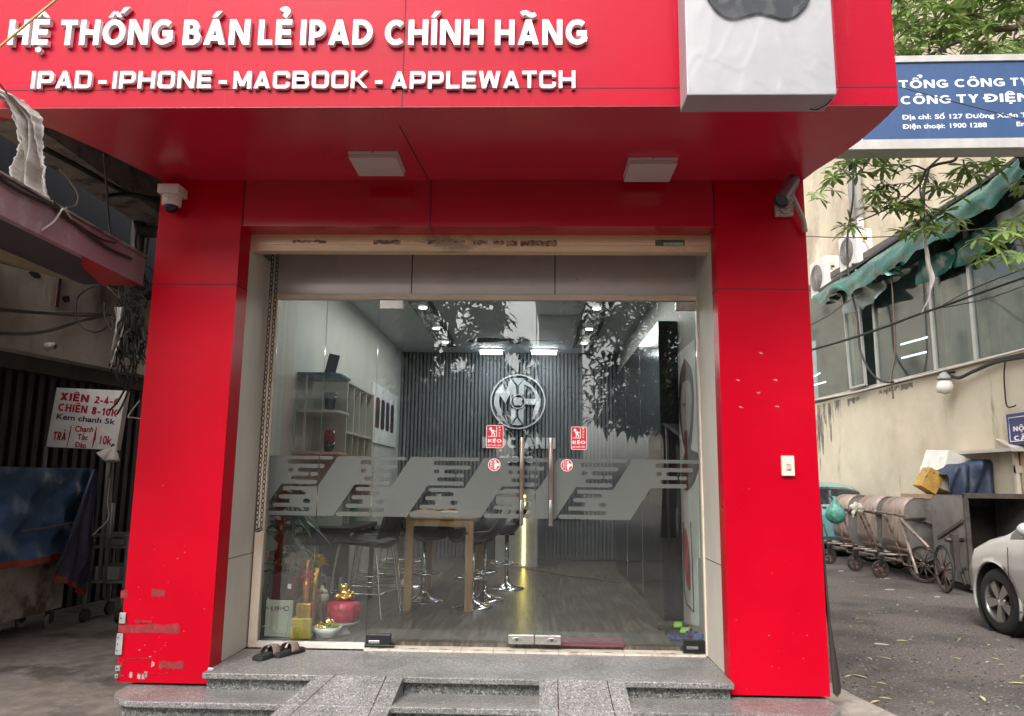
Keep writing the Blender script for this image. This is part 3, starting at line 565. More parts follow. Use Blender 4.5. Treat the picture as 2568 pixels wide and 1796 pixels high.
# ================================================================== lettering on the fascia
YF=3.9435
def sign_line(name,label,words,v_base,v_cap,wt,sq,depth):
    t=T(name,label,'sign lettering',(-1.3,YF,3.9))
    for s,u0,u1,dv in words:
        a=pY(u0,v_base,YF-depth); b=pY(u1,v_base,YF-depth); c=pY((u0+u1)/2,v_cap,YF-depth); cap=c.z-(a.z+b.z)/2; L=[]
        def each(ch): q=MB(); L.append((ch,q)); return q
        text(None,s,V((a.x,YF,(a.z+b.z)/2)),X_,Z_,FR,b.x-a.x,cap,w=wt,depth=depth,sq=sq,mi=0,ms=1,gap=.13 if not sq else .16,each=each)
        for ch,q in L: q.build('letter' if ch!='-' else 'dash',[white_l,white_s],t)
sign_line('sign_lettering','raised white capitals in the upper line of the red sign, starting HỆ THỐNG',
  [('HỆ',17,118,0),('THỐNG',147,430,0),('BÁN',457,624,0),('LẺ',646,729,0),('IPAD',752,933,0),('CHÍNH',964,1212,0),('HÃNG',1241,1472,0)],112.5,49,.205,False,.03)
sign_line('sign_lettering','smaller square white capitals, lower line of the red sign, starting IPAD - IPHONE',
  [('IPAD',76,227,0),('-',245,265,0),('IPHONE',281,528,0),('-',547,567,0),('MACBOOK',584,921,0),('-',940,958,0),('APPLEWATCH',980,1443,0)],221.5,178,.2,True,.022)
# projecting logo box
lb=T('logo_sign_box','white square sign box with a dark apple emblem, wrapped in crinkled film','sign',(1.19,3.85,3.9))
bx=MB().box(.80,1.588,3.752,3.942,3.515,4.75); bx.build('box_casing',M('white_sign_acrylic',(.34,.336,.35),r=.35,var=.06,sc=5,c2=(.33,.32,.32),f2=(.6,.8),sc2=4),lb,bevel=.006)
ap=[(1.19,3.984),(1.12,3.966),(1.046,3.951),(.98,3.985),(.925,4.065),(.887,4.2),(.9,4.35),(.98,4.44),(1.08,4.455),(1.19,4.42),(1.3,4.455),(1.42,4.43),(1.485,4.36),(1.435,4.27),(1.425,4.18),(1.472,4.075),(1.41,3.98),(1.334,3.946),(1.26,3.966)]
cp=catmull([V((a,b,0)) for a,b in ap+[ap[0]]],5)[:-1]
MB().prism([(q.x,q.y) for q in cp],(0,3.752,0),X_,Z_,FR,0,.018).build('apple_emblem',M('slate_emblem',(.012,.015,.02),r=.5,spec=.2,var=.1),lb,bevel=.003)
# wrapping film: a thin crinkled sheet standing a little off the box
wrapm=glass_mat('clear_wrapping_film',(.985,.985,.99),r0=.03,rough=.1)
nz=np.random.default_rng(3); waves=[(nz.uniform(2,9),nz.uniform(0,PI),nz.uniform(0,6),nz.uniform(.0006,.003)) for _ in range(14)]
def wrinkle(x,z):
    s=0
    for f,th,ph,am in waves: s+=am*.5*max(0,math.sin(f*(x*math.cos(th)+z*math.sin(th))*2.2+ph+1.6*math.sin(2.1*f*x*math.sin(th)+z*3)))**14
    return s
MB().grid(lambda a,b:V((.802+.784*a,3.727-wrinkle(.8+.79*a,3.5+1.2*b)*1.3,3.52+1.2*b)),70,90).build('wrapping_film',wrapm,lb)
MB().tube(catmull([V((1.5,3.9,3.512)),V((1.53,3.88,3.497)),V((1.57,3.84,3.508)),V((1.58,3.8,3.513))],5),.003,6).build('cable_loop',cable_m,lb)
# square lamps under the canopy
for (u0,u1,vf,lab) in ((873,997,377,'square white lamp under the red canopy, left of the soffit seam'),(1576,1700,393,'square white lamp under the red canopy, toward the right pillar')):
    a=pZ(u0,vf,ZS); b=pZ(u1,vf,ZS); cx=(a.x+b.x)/2; W=b.x-a.x; y0=a.y; t=T('ceiling_lamp',lab,'lamp',(cx,y0+.16,ZS-.003),'square lamps under the canopy')
    MB().box(cx-W/2,cx+W/2,y0,y0+.30,ZS-.022,ZS-.003).build('lamp_housing',lamp_w,t,bevel=.003)
    MB().box(cx-W/2+.004,cx+W/2-.004,y0+.004,y0+.296,ZS-.052,ZS-.0225).build('diffuser',M('lamp_diffuser',(.55,.49,.48),r=.4,var=.03) if 'lamp_diffuser' not in MATS else MATS['lamp_diffuser'],t,bevel=.004)
    MB().cyl((cx,y0+.001,ZS-.012),(cx,y0-.002,ZS-.012),.005,8).build('screw',black,t)
# dome camera
t=T('dome_camera','white dome security camera high on the left red pillar','camera',(-2.54,4.93,3.4))
a=pY(413,478,4.97); b=pY(471,478,4.97)
mb=MB().box(-2.62,-2.47,4.86,4.999,3.41,3.475); mb.build('mount_box',camw,t,bevel=.005)
MB().lathe([(.062,3.41),(.066,3.40),(.064,3.345),(.054,3.335)],(-2.545,4.93,0),28).build('camera_body',camw,t)
MB().lathe([(.05,3.336),(.049,3.325),(.04,3.305),(.022,3.292),(.0,3.288)],(-2.545,4.93,0),24).build('dome_cover',blackg,t)
MB().box(-2.567,-2.552,4.8655,4.866,3.38,3.384).box(-2.545,-2.53,4.8655,4.866,3.372,3.376).build('maker_plate',black,t)
# bullet camera with junction box
t=T('bullet_camera','grey cylinder security camera on a junction box, right red pillar','camera',(1.7,4.98,3.33))
mb=MB().box(1.64,1.758,4.955,4.9995,3.285,3.375); mb.build('junction_box',M('junction_plate',(.5,.44,.4),r=.5,var=.1,sc=10),t,bevel=.008)
sc4=MB()
for x in (1.652,1.746):
    for z in (3.298,3.362): sc4.cyl((x,4.956,z),(x,4.951,z),.006,8)
sc4.build('screw',steel,t)
MB().cyl((1.70,4.955,3.33),(1.70,4.93,3.33),.038,20).tube([(1.70,4.93,3.33),(1.705,4.9,3.345),(1.715,4.86,3.37)],.017,10).build('bracket',M('bracket_grey',(.32,.28,.26),r=.5),t)
c0=pY(1962,500,4.70); c1=pY(1989,452,4.84); dd=(c1-c0).normalized()
MB().cyl(c0,c1,.043,24).tube([c0-dd*.03,c1-dd*.03],[.047,.047],24,caps=False).build('camera_body',M('bullet_grey',(.2,.18,.175),r=.4,metal=.4),t)
MB().cyl(c0-dd*.012,c0-dd*.008,.034,20).build('lens_glass',blackg,t)
hp=[pY(1985,487,4.93),pY(2000,520,4.93),pY(2014,550,4.94),pY(2020,582,4.97)]
MB().tube(catmull(hp,8),.016,10).build('cable_hose',M('grey_hose',(.36,.32,.27),r=.6),t)
# bell push / switch on the right pillar
t=T('wall_switch','cream double wall switch on the right red pillar','switch',(1.648,4.995,1.595)); a=pY(1957,1143,5); b=pY(1991,1194,5)
sw=M('cream_switch_plastic',(.7,.64,.5),r=.4,var=.04)
MB().box(a.x,b.x,4.976,5.0,b.z,a.z).build('switch_plate',sw,t,bevel=.004); cx=(a.x+b.x)/2
MB().box(cx-.016,cx+.016,4.968,4.977,b.z+.075,a.z-.03).build('rocker',sw,t,bevel=.003); MB().box(cx-.014,cx+.016,4.966,4.977,b.z+.04,b.z+.071).build('rocker',M('grey_rocker',(.42,.38,.32),r=.4),t,bevel=.003)
# hoist chain of the shutter
ch=MB()
def chain(p0,p1,pitch=.034):
    p0=V(p0); p1=V(p1); n=int((p1-p0).length/pitch); d=(p1-p0).normalized()
    for i in range(n):
        c=p0.lerp(p1,(i+.5)/n); s=X_ if i%2 else (X_*.35+Y_*.94).normalized(); q=[c+d*(.021*math.sin(a))+s*(.010*math.cos(a)) for a in [2*PI*k/10 for k in range(10)]]; ch.tube(q,.0034,5,closed=True)
k0,k1=pY(685,625,5.5),pY(643,1328,5.5); k2,k3=pY(698,622,5.5),pY(655,1322,5.5)
chain(k0+Z_*.12,k1); chain(k2+Z_*.12,k3)
for i in range(3): 
    c=k1.lerp(k3,(i+.5)/3)-Z_*.012; ch.tube([c+X_*(.02*math.sin(a))+Z_*(.009*math.cos(a)) for a in [2*PI*k/10 for k in range(10)]],.0034,5,closed=True)
tag(ch.build('hoist_chain',iron),'dark hanging hand chain of the shutter beside the left door post','chain')
# ================================================================== slippers
def sandal(t,loc,yaw,sole,strap,L=.27,cross=True,hole=None,stack=0):
    R=rot('Z',yaw); loc=V(loc); F=lambda x,y,z:loc+R@V((x,y,z))
    out=[(.0,.040),(.05,.047),(.13,.038),(.20,.043),(.25,.034),(L,.0)]; pts=[(x,w) for x,w in out]+[(x,-w*.86) for x,w in out[::-1][1:]]
    pts=[(q.x,q.y) for q in catmull([V((a,b,0)) for a,b in pts+[pts[0]]],4)[:-1]]
    m=MB().prism(pts,(0,0,0),X_,Y_,Z_,0,.026); m.v=[F(*q) for q in m.v]; m.build('sole',sole,t,bevel=.005)
    f=MB().prism([(a*.9+.012,b*.86) for a,b in pts],(0,0,0),X_,Y_,Z_,.026,.031); f.v=[F(*q) for q in f.v]; f.build('footbed',M('footbed_black',(.025,.024,.023),r=.8) if 'footbed_black' not in MATS else MATS['footbed_black'],t)
    def band(x0,x1,h,wd,skew):
        def fn(a,b):
            th=PI*a; y=.046*math.cos(th); z=.022+h*math.sin(th); x=x0+(x1-x0)*b+skew*math.cos(th); return F(x,y,z)
        return MB().grid(fn,14,4)
    hh=.05 if cross else .036; s=band(.13,.20,hh,.05,.02); s2=band(.10,.15,.062,.05,-.03)
    s.build('strap',strap,t,solid=.004); 
    if cross: s2.build('strap',strap,t,solid=.005)
brown=M('brown_leather_strap',(.2,.145,.12),r=.55,var=.15,sc=20); solek=M('black_rubber_sole',(.02,.02,.022),r=.6)
q=pZ(636,1660,.262); t=T('sandal','black sandal with brown straps on the granite landing, left one of the outdoor pair','sandal',(q.x,q.y,.262),'sandals on the landing'); sandal(t,(q.x+.01,q.y+.02,.262),66,solek,brown)
q=pZ(682,1652,.262); t=T('sandal','black sandal with brown straps on the granite landing, right one of the outdoor pair','sandal',(q.x,q.y,.262),'sandals on the landing'); sandal(t,(q.x+.01,q.y+.02,.262),60,solek,brown)
lime=M('lime_rubber',(.22,.42,.06),r=.5); blue_r=M('blue_rubber',(.025,.05,.19),r=.45)
for (u,v,lab,so_,st_,yw) in ((1652,1578,'dark slipper with lime strap just inside the right door, rear pair','k','l',8),(1668,1590,'second dark slipper with lime strap just inside the right door, nearer the wall','k','l',-6),(1678,1602,'blue slipper with lime lining beside the right floor hinge, left one','b','b',5),(1700,1606,'blue slipper with lime lining beside the right floor hinge, against the wall','b','b',-8)):
    p_=pZ(u,v,.305); t=T('slipper',lab,'slipper',(p_.x,p_.y,.302),'rubber slippers inside the door'); sandal(t,(p_.x,p_.y,.302),yw,{'k':solek,'b':blue_r}[so_],lime if st_=='l' else blue_r,L=.25,cross=False)
a=pZ(1352,1622,.303); b=pZ(1572,1624,.303)
tag(MB().prism(rrect(a.x,5.685,b.x,5.95,.05),(0,0,0),X_,Y_,Z_,.3005,.312).build('door_mat',M('maroon_mat',(.17,.05,.065),r=.85,var=.12,sc=40,bump=.3,bs=200),bevel=.003),'maroon rounded mat on the floor behind the right glass door','mat')
# ================================================================== things inside the shop
FZ0=.3
def at_floor(u,v): return pZ(u,v,FZ0)
wood=M('oak_table_wood',(.40,.23,.11),r=.45,var=.2,sc=3,stretch=(8,8,.6)); seatm=M('black_vinyl_seat',(.018,.019,.022),r=.35,var=.1)
t=T('bar_table','tall oak bar table with square legs behind the left glass door','table',(-.86,7.7,FZ0)); ty0,ty1=7.04,8.45
MB().box(-1.19,-.545,ty0-.03,ty1+.03,1.115,1.165).build('tabletop',wood,t,bevel=.004)
for x in (-1.145,-.59):
    for y in (ty0+.03,ty1-.03): MB().box(x-.035,x+.035,y-.035,y+.035,FZ0,1.115).build('leg',wood,t,bevel=.003)
MB().box(-1.11,-.625,ty0+.0,ty0+.03,1.05,1.11).build('apron',wood,t)
def stool():
    t=T('bar_stool','','stool',(0,0,0),'chrome bar stools round the oak table')
    MB().lathe([(.20,0),(.20,.006),(.15,.02),(.07,.045),(.03,.09),(.028,.13)],(0,0,0),32).build('base',chrome,t)
    MB().cyl((0,0,.12),(0,0,.58),.024,16).build('column',chrome,t)
    q=MB().tube([(0.15*math.cos(a),.15*math.sin(a)-.03,.27) for a in [2*PI*k/24 for k in range(24)]],.009,8,closed=True); q.cyl((0,0,.27),(0,.12,.27),.009,8).cyl((0,0,.27),(0,-.17,.27),.009,8); q.build('footrest',chrome,t)
    def f(a,b):
        x=(a-.5)*.42; y=(b-.5)*.40; z=.60+.10*(2*abs(a-.5))**3+.24*max(0,(b-.62)/.38)**1.6; return V((x*(1-.25*max(0,b-.8)),y,z))
    MB().grid(f,14,14).build('seat',seatm,t,solid=.02); MB().lathe([(.09,.575),(.09,.595)],(0,0,0),20).build('seat_plate',black,t)
    return t
sp0=stool(); spots=[(-1.08,7.60,40,'chrome bar stool with black seat left of the oak table, behind its front leg'),(-.57,7.30,-60,'chrome bar stool with black seat in front of the right oak table leg'),(-.485,7.74,-110,'chrome bar stool with black seat just behind the right oak table leg'),(-1.42,8.62,70,'chrome bar stool with black seat far left of the oak table'),(-.3,8.55,-80,'chrome bar stool with black seat at the far right corner of the oak table')]
for i,(x,y,a,lab) in enumerate(spots):
    o=sp0 if i==0 else copy_tree(sp0); o.location=(x,y,FZ0); o.rotation_euler=(0,0,math.radians(a)); o['label']=lab
def chair():
    t=T('visitor_chair','','chair',(0,0,0),'black chairs along the left wall')
    def f(a,b): return V(((a-.5)*.44,(b-.5)*.42,.62+.025*(2*abs(a-.5))**2-.03*b))
    MB().grid(f,8,8).build('seat',seatm,t,solid=.045)
    def g(a,b): return V(((a-.5)*.44*(1-.12*b),.20+.10*b-.03*math.sin(PI*a),.66+.36*b))
    MB().grid(g,8,8).build('backrest',seatm,t,solid=.03)
    for s in (-1,1):
        for y0,y1 in ((-.17,-.24),(.17,.25)): MB().tube(catmull([(s*.19,y0*.6,.61),(s*.20,y0,.57),(s*.23,y1,.03),(s*.23,y1+.02,.008)],5),.010,8).build('leg',chrome,t)
    MB().tube([(-.222,-.228,.2),(.222,-.228,.2),(.222,.235,.2),(-.222,.235,.2)],.008,8,closed=True).build('footrest',chrome,t)
    return t
c0_=chair()
for i,(x,y,a,lab) in enumerate([(-1.5,6.85,-100,'black chair with chrome tube legs nearest the left window'),(-1.55,7.55,-80,'black chair with chrome tube legs, second from the left window'),(-1.6,8.25,-95,'black chair with chrome tube legs, third from the left window'),(-1.6,9.3,-90,'black chair with chrome tube legs farthest from the window')]):
    o=c0_ if i==0 else copy_tree(c0_); o.location=(x,y,FZ0); o.rotation_euler=(0,0,math.radians(a)); o['label']=lab
t=T('work_desk','black desk with a dark front panel beside the left interior wall','desk',(-1.8,7.0,FZ0))
MB().box(-2.05,-1.62,6.75,7.9,1.0,1.04).build('desktop',black,t,bevel=.004); MB().box(-2.02,-1.64,6.78,6.82,.62,1.0).build('front_panel',M('dark_blue_panel',(.02,.025,.04),r=.4),t)
for x in (-2.01,-1.66):
    for y in (6.79,7.86): MB().box(x-.02,x+.02,y-.02,y+.02,FZ0,1.0).build('leg',black,t)
t=T('reception_counter','white counter with a yellow lit strip up its front, at the back','counter',(-.24,10.8,FZ0)); cm=M('counter_white',(.5,.5,.48),r=.3)
MB().box(-.53,.05,10.58,11.2,FZ0,1.28).build('counter_body',cm,t,bevel=.005); MB().box(-.56,.08,10.54,11.22,1.281,1.32).build('counter_top',cm,t,bevel=.004)
MB().box(-.155,-.125,10.565,10.579,.33,1.27).build('led_strip',M('yellow_led',(.9,.8,.3),emit=(1,.78,.16),es=4),t)
t=T('table_vase','small white vase with a leafy sprig on the oak table','vase',(-.95,7.6,1.166)); MB().lathe([(.03,1.166),(.05,1.2),(.045,1.27),(.022,1.31),(.028,1.33)],(-.95,7.6,0),20).build('vase_body',camw,t)
sg_=MB()
for k in range(9): a_=k*.7; sg_.tube(catmull([(-.95,7.6,1.31),(-.95+.04*math.cos(a_),7.6+.04*math.sin(a_),1.40),(-.95+.10*math.cos(a_),7.6+.10*math.sin(a_),1.44+.01*k)],4),[.004]*8+[.014],6)
sg_.build('sprig',M('sprig_green',(.06,.12,.05),r=.5),t)
for i,(x,y,c,lab) in enumerate(((-.75,7.3,(.75,.75,.73),'white sheet of paper lying on the oak table'),(-.7,7.9,(.03,.03,.035),'black closed laptop lying on the oak table'))): tag(MB().obox((x,y,1.166+.006*(i+.5)+.001),(.3,.21,.012*(i+.3)),rot('Z',12-30*i)).build('paper_sheet' if i==0 else 'laptop',M('table_item_%d'%i,c,r=.4)),lab,'paper' if i==0 else 'laptop')
# wall sign on the slats
mir=M('mirror_steel_letters',(.86,.9,.95),r=.3,metal=.55,var=.06,sc=12,emit=(.55,.6,.65),es=.0)
YW=11.6
a=pY(1230,1007,YW); b=pY(1368,1007,YW); R_=(b.x-a.x)/2; cx=(a.x+b.x)/2; cz=(pY(1300,937,YW).z+pY(1300,1079,YW).z)/2
t=T('wall_emblem','round mirror steel emblem of letters M and A on the grey slatted wall','wall sign',(cx,YW,cz)); O=V((cx,YW,cz))
def ring(mb,r0,r1,d,n=64):
    P0=[(r1*math.cos(2*PI*i/n),r1*math.sin(2*PI*i/n)) for i in range(n)]; P1=[(r0*math.cos(2*PI*i/n),r0*math.sin(2*PI*i/n)) for i in range(n)]
    for i in range(n): j=(i+1)%n; mb.prism([P0[i],P0[j],P1[j],P1[i]],O,X_,Z_,FR,0,d)
mb=MB(); ring(mb,R_*.95,R_,.04); mb.build('outer_ring',mir,t)
k=R_/350; G=lambda pts:[((x-600)*k,(550-y)*k) for x,y in pts]   # traced in the zoomed crop: centre 600,550, radius 350
mb=MB()
mp=[(400,320),(440,420),(510,260),(570,350),(580,450),(520,470),(505,560),(505,440),(440,575),(370,470),(360,540),(370,620),(400,660),(400,760),(340,690),(300,600),(298,520),(320,420)]
mb.prism(G(mp),O,X_,Z_,FR,0,.032); mb.prism(G([(515,640),(580,640),(580,740),(515,840)]),O,X_,Z_,FR,0,.033)
mb.prism(G([(505,455),(520,470),(500,520),(498,580),(515,625),(515,640),(505,640)]),O,X_,Z_,FR,0,.031); mb.build('letter_m',mir,t)
mb=MB(); mb.prism(G([(610,350),(670,270),(760,330),(840,420),(888,520),(885,600),(850,690),(790,780),(790,690),(825,590),(690,585),(688,515),(825,515),(820,460),(760,370),(680,330),(672,470),(610,450)]),O,X_,Z_,FR,0,.032)
mb.prism(G([(608,645),(672,640),(672,840),(608,745)]),O,X_,Z_,FR,0,.033); mb.prism(G([(520,255),(600,250),(675,255),(600,345)]),O,X_,Z_,FR,0,.034); mb.prism(G([(590,760),(660,845),(600,852),(525,845)]),O,X_,Z_,FR,0,.034); mb.build('letter_a',mir,t)
mb=MB(); ring(mb,R_*.235,R_*.27,.05,40); mb.build('inner_ring',mir,t)
apn=[((x-1.185)*.25,(z-4.2)*.25) for x,z in [(q.x,q.y) for q in cp]]; MB().prism(apn,O,X_,Z_,FR,0,.045).build('apple_emblem',mir,t)
t=T('wall_lettering','mirror steel capitals MỘC ANH and the word store under the round wall emblem','wall sign',(cx,YW,cz-.6))
u0,u1=1180+150/5.018,1180+1068/5.018; a=pY(u0,900+1122/5.018,YW); b=pY(u1,900+1122/5.018,YW); c=pY(u0,900+985/5.018,YW); L=[]
def each(chh): q=MB(); L.append(q); return q
text(None,'MỘC ANH',V((a.x,YW,a.z)),X_,Z_,FR,b.x-a.x,c.z-a.z,w=.25,depth=.03,each=each)
for q in L: q.build('letter',mir,t)
a=pY(1180+360/5.018,900+1300/5.018,YW); b=pY(1180+790/5.018,900+1300/5.018,YW); mb=MB(); ftext(mb,'store',V((a.x,YW,a.z)),X_,Z_,FR,b.x-a.x,(pY(1290,900+1185/5.018,YW).z-a.z)*1.0,off=.03,lift=.03); mb.build('small_word',mir,t,solid=.01)
# ceiling fan
fc=pY(1292,852,9.6); t=T('ceiling_fan','dark ceiling fan with leaf shaped blades in the middle of the shop','fan',(fc.x,fc.y,fc.z)); fb=M('fan_brown',(.09,.075,.065),r=.4)
MB().cyl(fc,(fc.x,fc.y,3.445),.014,10).build('down_rod',black,t); MB().lathe([(.0,-.06),(.07,-.05),(.095,0),(.07,.05),(.02,.07)],fc,24).build('motor_hub',fb,t)
for a_ in (172,12,268):
    d=V((math.cos(math.radians(a_)),math.sin(math.radians(a_)),0)); n=V((-d.y,d.x,0)); pts=[(.09,.02),(.2,.05),(.38,.085),(.52,.08),(.62,.03),(.64,0),(.6,-.045),(.45,-.07),(.25,-.05),(.09,-.02)]
    MB().prism(pts,fc,d,(n+Z_*.18).normalized(),Z_,-.006,.006).build('blade',fb,t)
# shelves on the left wall
shm=M('pale_shelf_board',(.5,.49,.43),r=.4,var=.06); t=T('corner_shelf','small three tier corner shelf with a blue top on the left interior wall','shelf',(-1.95,6.75,1.8)); ys=6.75
for (v,mat_,nm) in ((946,M('blue_glass_shelf',(.05,.16,.26),r=.15),'top_shelf'),(1036,shm,'shelf'),(1138,M('pink_shelf_edge',(.5,.3,.27),r=.4),'shelf')):
    z=pY(770,v,ys).z; MB().prism([(-2.1,ys-.25),(-1.84,ys-.25)]+arc(-1.84,ys-.13,.12,.12,-90,0,6)+arc(-1.84,ys+.13,.12,.12,0,90,6)+[(-2.1,ys+.25)],(0,0,0),X_,Y_,Z_,z-.012,z+.012).build(nm,mat_,t,bevel=.003)
zt=pY(770,946,ys).z; zb=pY(770,1138,ys).z; MB().box(-2.1,-2.088,ys-.25,ys+.25,zb,zt).build('back_board',shm,t); MB().box(-2.02,-2.0,ys-.24,ys-.22,zb,zt).build('side_board',shm,t)
z=zt+.013; x=-1.86
t=T('photo_frame','black tilted picture frame on the blue shelf top','frame',(x,ys,z)); MB().obox((x,ys,z+.1),(.10,.02,.2),rot('Y',12)).build('frame_border',black,t,bevel=.004); MB().obox((x+.002,ys-.012,z+.1),(.07,.004,.16),rot('Y',12)).build('picture',M('dark_picture',(.05,.06,.08),r=.2),t)
z=pY(770,1036,ys).z+.013; t=T('glass_vase','dark blue flared vase on the middle corner shelf','vase',(-1.86,ys,z)); vm=glass_mat('blue_vase_glass',(.2,.4,.5),r0=.1,body=.55,bc=(.02,.05,.07))
MB().lathe([(.03,0),(.035,.01),(.05,.1),(.062,.17)],(-1.86,ys,z),20).build('vase_body',vm,t,solid=.004); MB().lathe([(.034,0),(.04,.02),(.034,.022)],(-1.86,ys,z),16).build('vase_foot',blackg,t)
z=pY(770,1138,ys).z+.013; t=T('glass_vase','red topped black vase on the lowest corner shelf','vase',(-1.85,ys,z)); MB().lathe([(.032,0),(.045,.04),(.05,.1)],(-1.85,ys,z),20).build('vase_body',blackg,t); MB().lathe([(.05,.1),(.046,.17),(.035,.2)],(-1.85,ys,z),20).build('vase_neck',M('red_glass',(.25,.01,.02),r=.1),t)
t=T('cube_shelf','pale open cube shelving standing against the left interior wall','shelf',(-1.95,7.6,FZ0))
S0,S1=7.05,8.25; zt=pY(830,955,7.05).z; zb=.95
MB().box(-2.1,-1.78,S0,S0+.025,zb,zt).build('side_panel',shm,t); MB().box(-2.1,-1.78,S1-.025,S1,zb,zt).build('side_panel',shm,t)
for k in range(4): z=zb+(zt-zb)*k/3; MB().box(-2.1,-1.79,S0+.026,S1-.026,z-.012,z+.012).build('shelf_board',shm,t)
for k,y in enumerate((7.4,7.65,7.95)): MB().box(-2.1,-1.8,y,y+.02,zb+.013+(zt-zb)/3*(k%2),zt-.013).build('divider',shm,t)
MB().box(-2.1,-2.09,S0+.026,S1-.026,zb,zt).build('back_panel',shm,t)
for i,(y,k,c,lab) in enumerate(((7.15,2,(.4,.42,.5),'pale grey box on the upper row of the cube shelving'),(7.75,1,(.05,.12,.35),'blue box on the middle row of the cube shelving'),(7.5,0,(.5,.06,.05),'red box on the bottom row of the cube shelving'),(7.5,2,(.62,.6,.55),'cream box in the middle of the upper row of the cube shelving'),(8.02,2,(.08,.08,.09),'black box at the far end of the upper row of the cube shelving'),(7.2,1,(.55,.5,.1),'yellow box at the near end of the middle row of the cube shelving'),(7.85,0,(.1,.3,.2),'green box at the far end of the bottom row of the cube shelving'))):
    z=zb+(zt-zb)*k/3+.0125; tag(MB().box(-2.0,-1.84,y,y+.1,z,z+.2).build('product_box',M('box_colour_%s'%lab.split()[0],c,r=.4),bevel=.003),lab,'box')
# posters
t=T('wall_poster','white framed poster of dark rounded tablets on the left interior wall','poster',(-2.08,10,1.9)); y0=9.5; y1=11.25
zt=pX(942,962,-2.09).z; zb=pX(942,1112,-2.09).z; MB().box(-2.099,-2.075,y0,y1,zb,zt).build('poster_frame',M('poster_white',(.82,.84,.85),r=.3),t,bevel=.004)
for k,c in enumerate(((.2,.02,.03),(.02,.025,.03),(.08,.04,.12),(.25,.03,.05))): MB().prism(rrect(y0+.22+k*.34,zb+.20,y0+.46+k*.34,zt-.17,.06),(-2.0745,0,0),Y_,Z_,X_,0,.004).build('printed_tablet',M('tablet_print_%d'%k,c,r=.3,var=.5,sc=6,c2=(.02,.02,.025),f2=(.4,.5),sc2=5),t)
t=T('wall_poster','tall grey portrait poster of a bearded man on the right interior wall','poster',(1.29,6.3,1.7)); gp=M('poster_grey',(.66,.68,.68),r=.35)
pp=lambda u,v:(lambda q:(q.y,q.z))(pX(u,v,1.297))
MB().prism([pp(1690,897),pp(1743,850),pp(1756,1400),pp(1708,1400)],(1.299,0,0),Y_,Z_,-X_,0,.006).build('poster_sheet',gp,t)
dkp=M('portrait_dark',(.03,.03,.033),r=.4,var=.4,sc=6); skp=M('portrait_light_grey',(.34,.34,.35),r=.4,var=.3,sc=4)
def sp(P,off,mt,nm): MB().prism([(q.x,q.y) for q in catmull([V((*pp(*p),0)) for p in P+[P[0]]],4)[:-1]],(1.293,0,0),Y_,Z_,-X_,0,off).build(nm,mt,t)
sp([(1718,899),(1707,940),(1704,1000),(1708,1070),(1720,1132),(1732,1130),(1739,1070),(1741,985),(1735,925)],.002,dkp,'portrait_hair')
sp([(1714,960),(1709,1005),(1712,1060),(1722,1115),(1732,1075),(1737,1000),(1730,955)],.004,skp,'portrait_face')
sp([(1714,1014),(1717,1020),(1722,1016),(1720,1011)],.0055,dkp,'portrait_eye'); sp([(1718,1085),(1722,1078),(1728,1085),(1726,1125),(1720,1120)],.005,dkp,'portrait_beard')
sp([(1712,1165),(1724,1120),(1738,1130),(1752,1140),(1750,1190),(1728,1230),(1710,1215)],.003,dkp,'portrait_clothes')
t=T('wall_poster','white poster with a phone outline and a red loop, low on the right wall','poster',(1.29,6.2,.9)); MB().prism([pp(1705,1300),pp(1748,1300),pp(1752,1570),pp(1705,1560)],(1.299,0,0),Y_,Z_,-X_,0,.005).build('poster_sheet',M('poster_pale',(.66,.68,.67),r=.35),t)
MB().tube([V((1.292,*pp(u,v))) for u,v in ((1715,1310),(1718,1480),(1724,1515),(1742,1535),(1738,1400),(1734,1310))],.006,6).build('phone_outline',black,t)
sp([(1716,1320),(1713,1360),(1718,1420),(1728,1475),(1733,1470),(1731,1400),(1726,1340)],.004,M('poster_red',(.45,.2,.22),r=.4,var=.4,sc=5),'red_loop')
CY=6.77; CX=pY(1652,900,CY).x; CZ=pY(1700,805,CY).z
t=T('tall_cabinet','tall black glossy cabinet along the right interior wall','cabinet',(1.2,8.5,FZ0)); MB().box(CX,1.296,CY,10.6,FZ0,CZ).build('cabinet_body',blackg,t,bevel=.004)
for y in (8.0,9.3): MB().box(CX-.004,CX,y,y+.008,FZ0+.05,CZ-.05).build('door_gap',chrome_d,t)
MB().box(CX-.025,CX-.005,7.75,7.78,1.5,1.9).build('handle',chrome,t)
# offerings, plant and boxes behind the left panes
p_=at_floor(697,1597); t=T('carton_box','pale green carton lettered MAX VILLA behind the left window','box',(p_.x,p_.y+.1,FZ0))
a=pY(662,1597,5.8); b=pY(730,1597,5.8); h=pY(690,1505,5.8).z; bc=M('pale_green_card',(.46,.48,.41),r=.6,var=.05)
bq=MB().box(a.x,b.x,5.8,6.0,FZ0+.005,h); bq.build('carton_body',bc,t,bevel=.004)
u=lambda x,y:pY(640+x/4.722,1300+y/4.722,5.7995); q0,q1=u(117,1076),u(342,1076); mb=MB(); text(mb,'MAX VILLA',q0,X_,Z_,FR,q1.x-q0.x,u(117,1040).z-q0.z,w=.21,depth=.001); q0,q1=u(345,1095),u(397,1040); mb.box(q0.x,q1.x,5.7985,5.7995,q0.z,q1.z,0); text(mb,'VM',V((q0.x+.006,5.7984,q0.z+.006)),X_,Z_,FR,q1.x-q0.x-.012,q1.z-q0.z-.012,w=.2,depth=.001,mi=2)
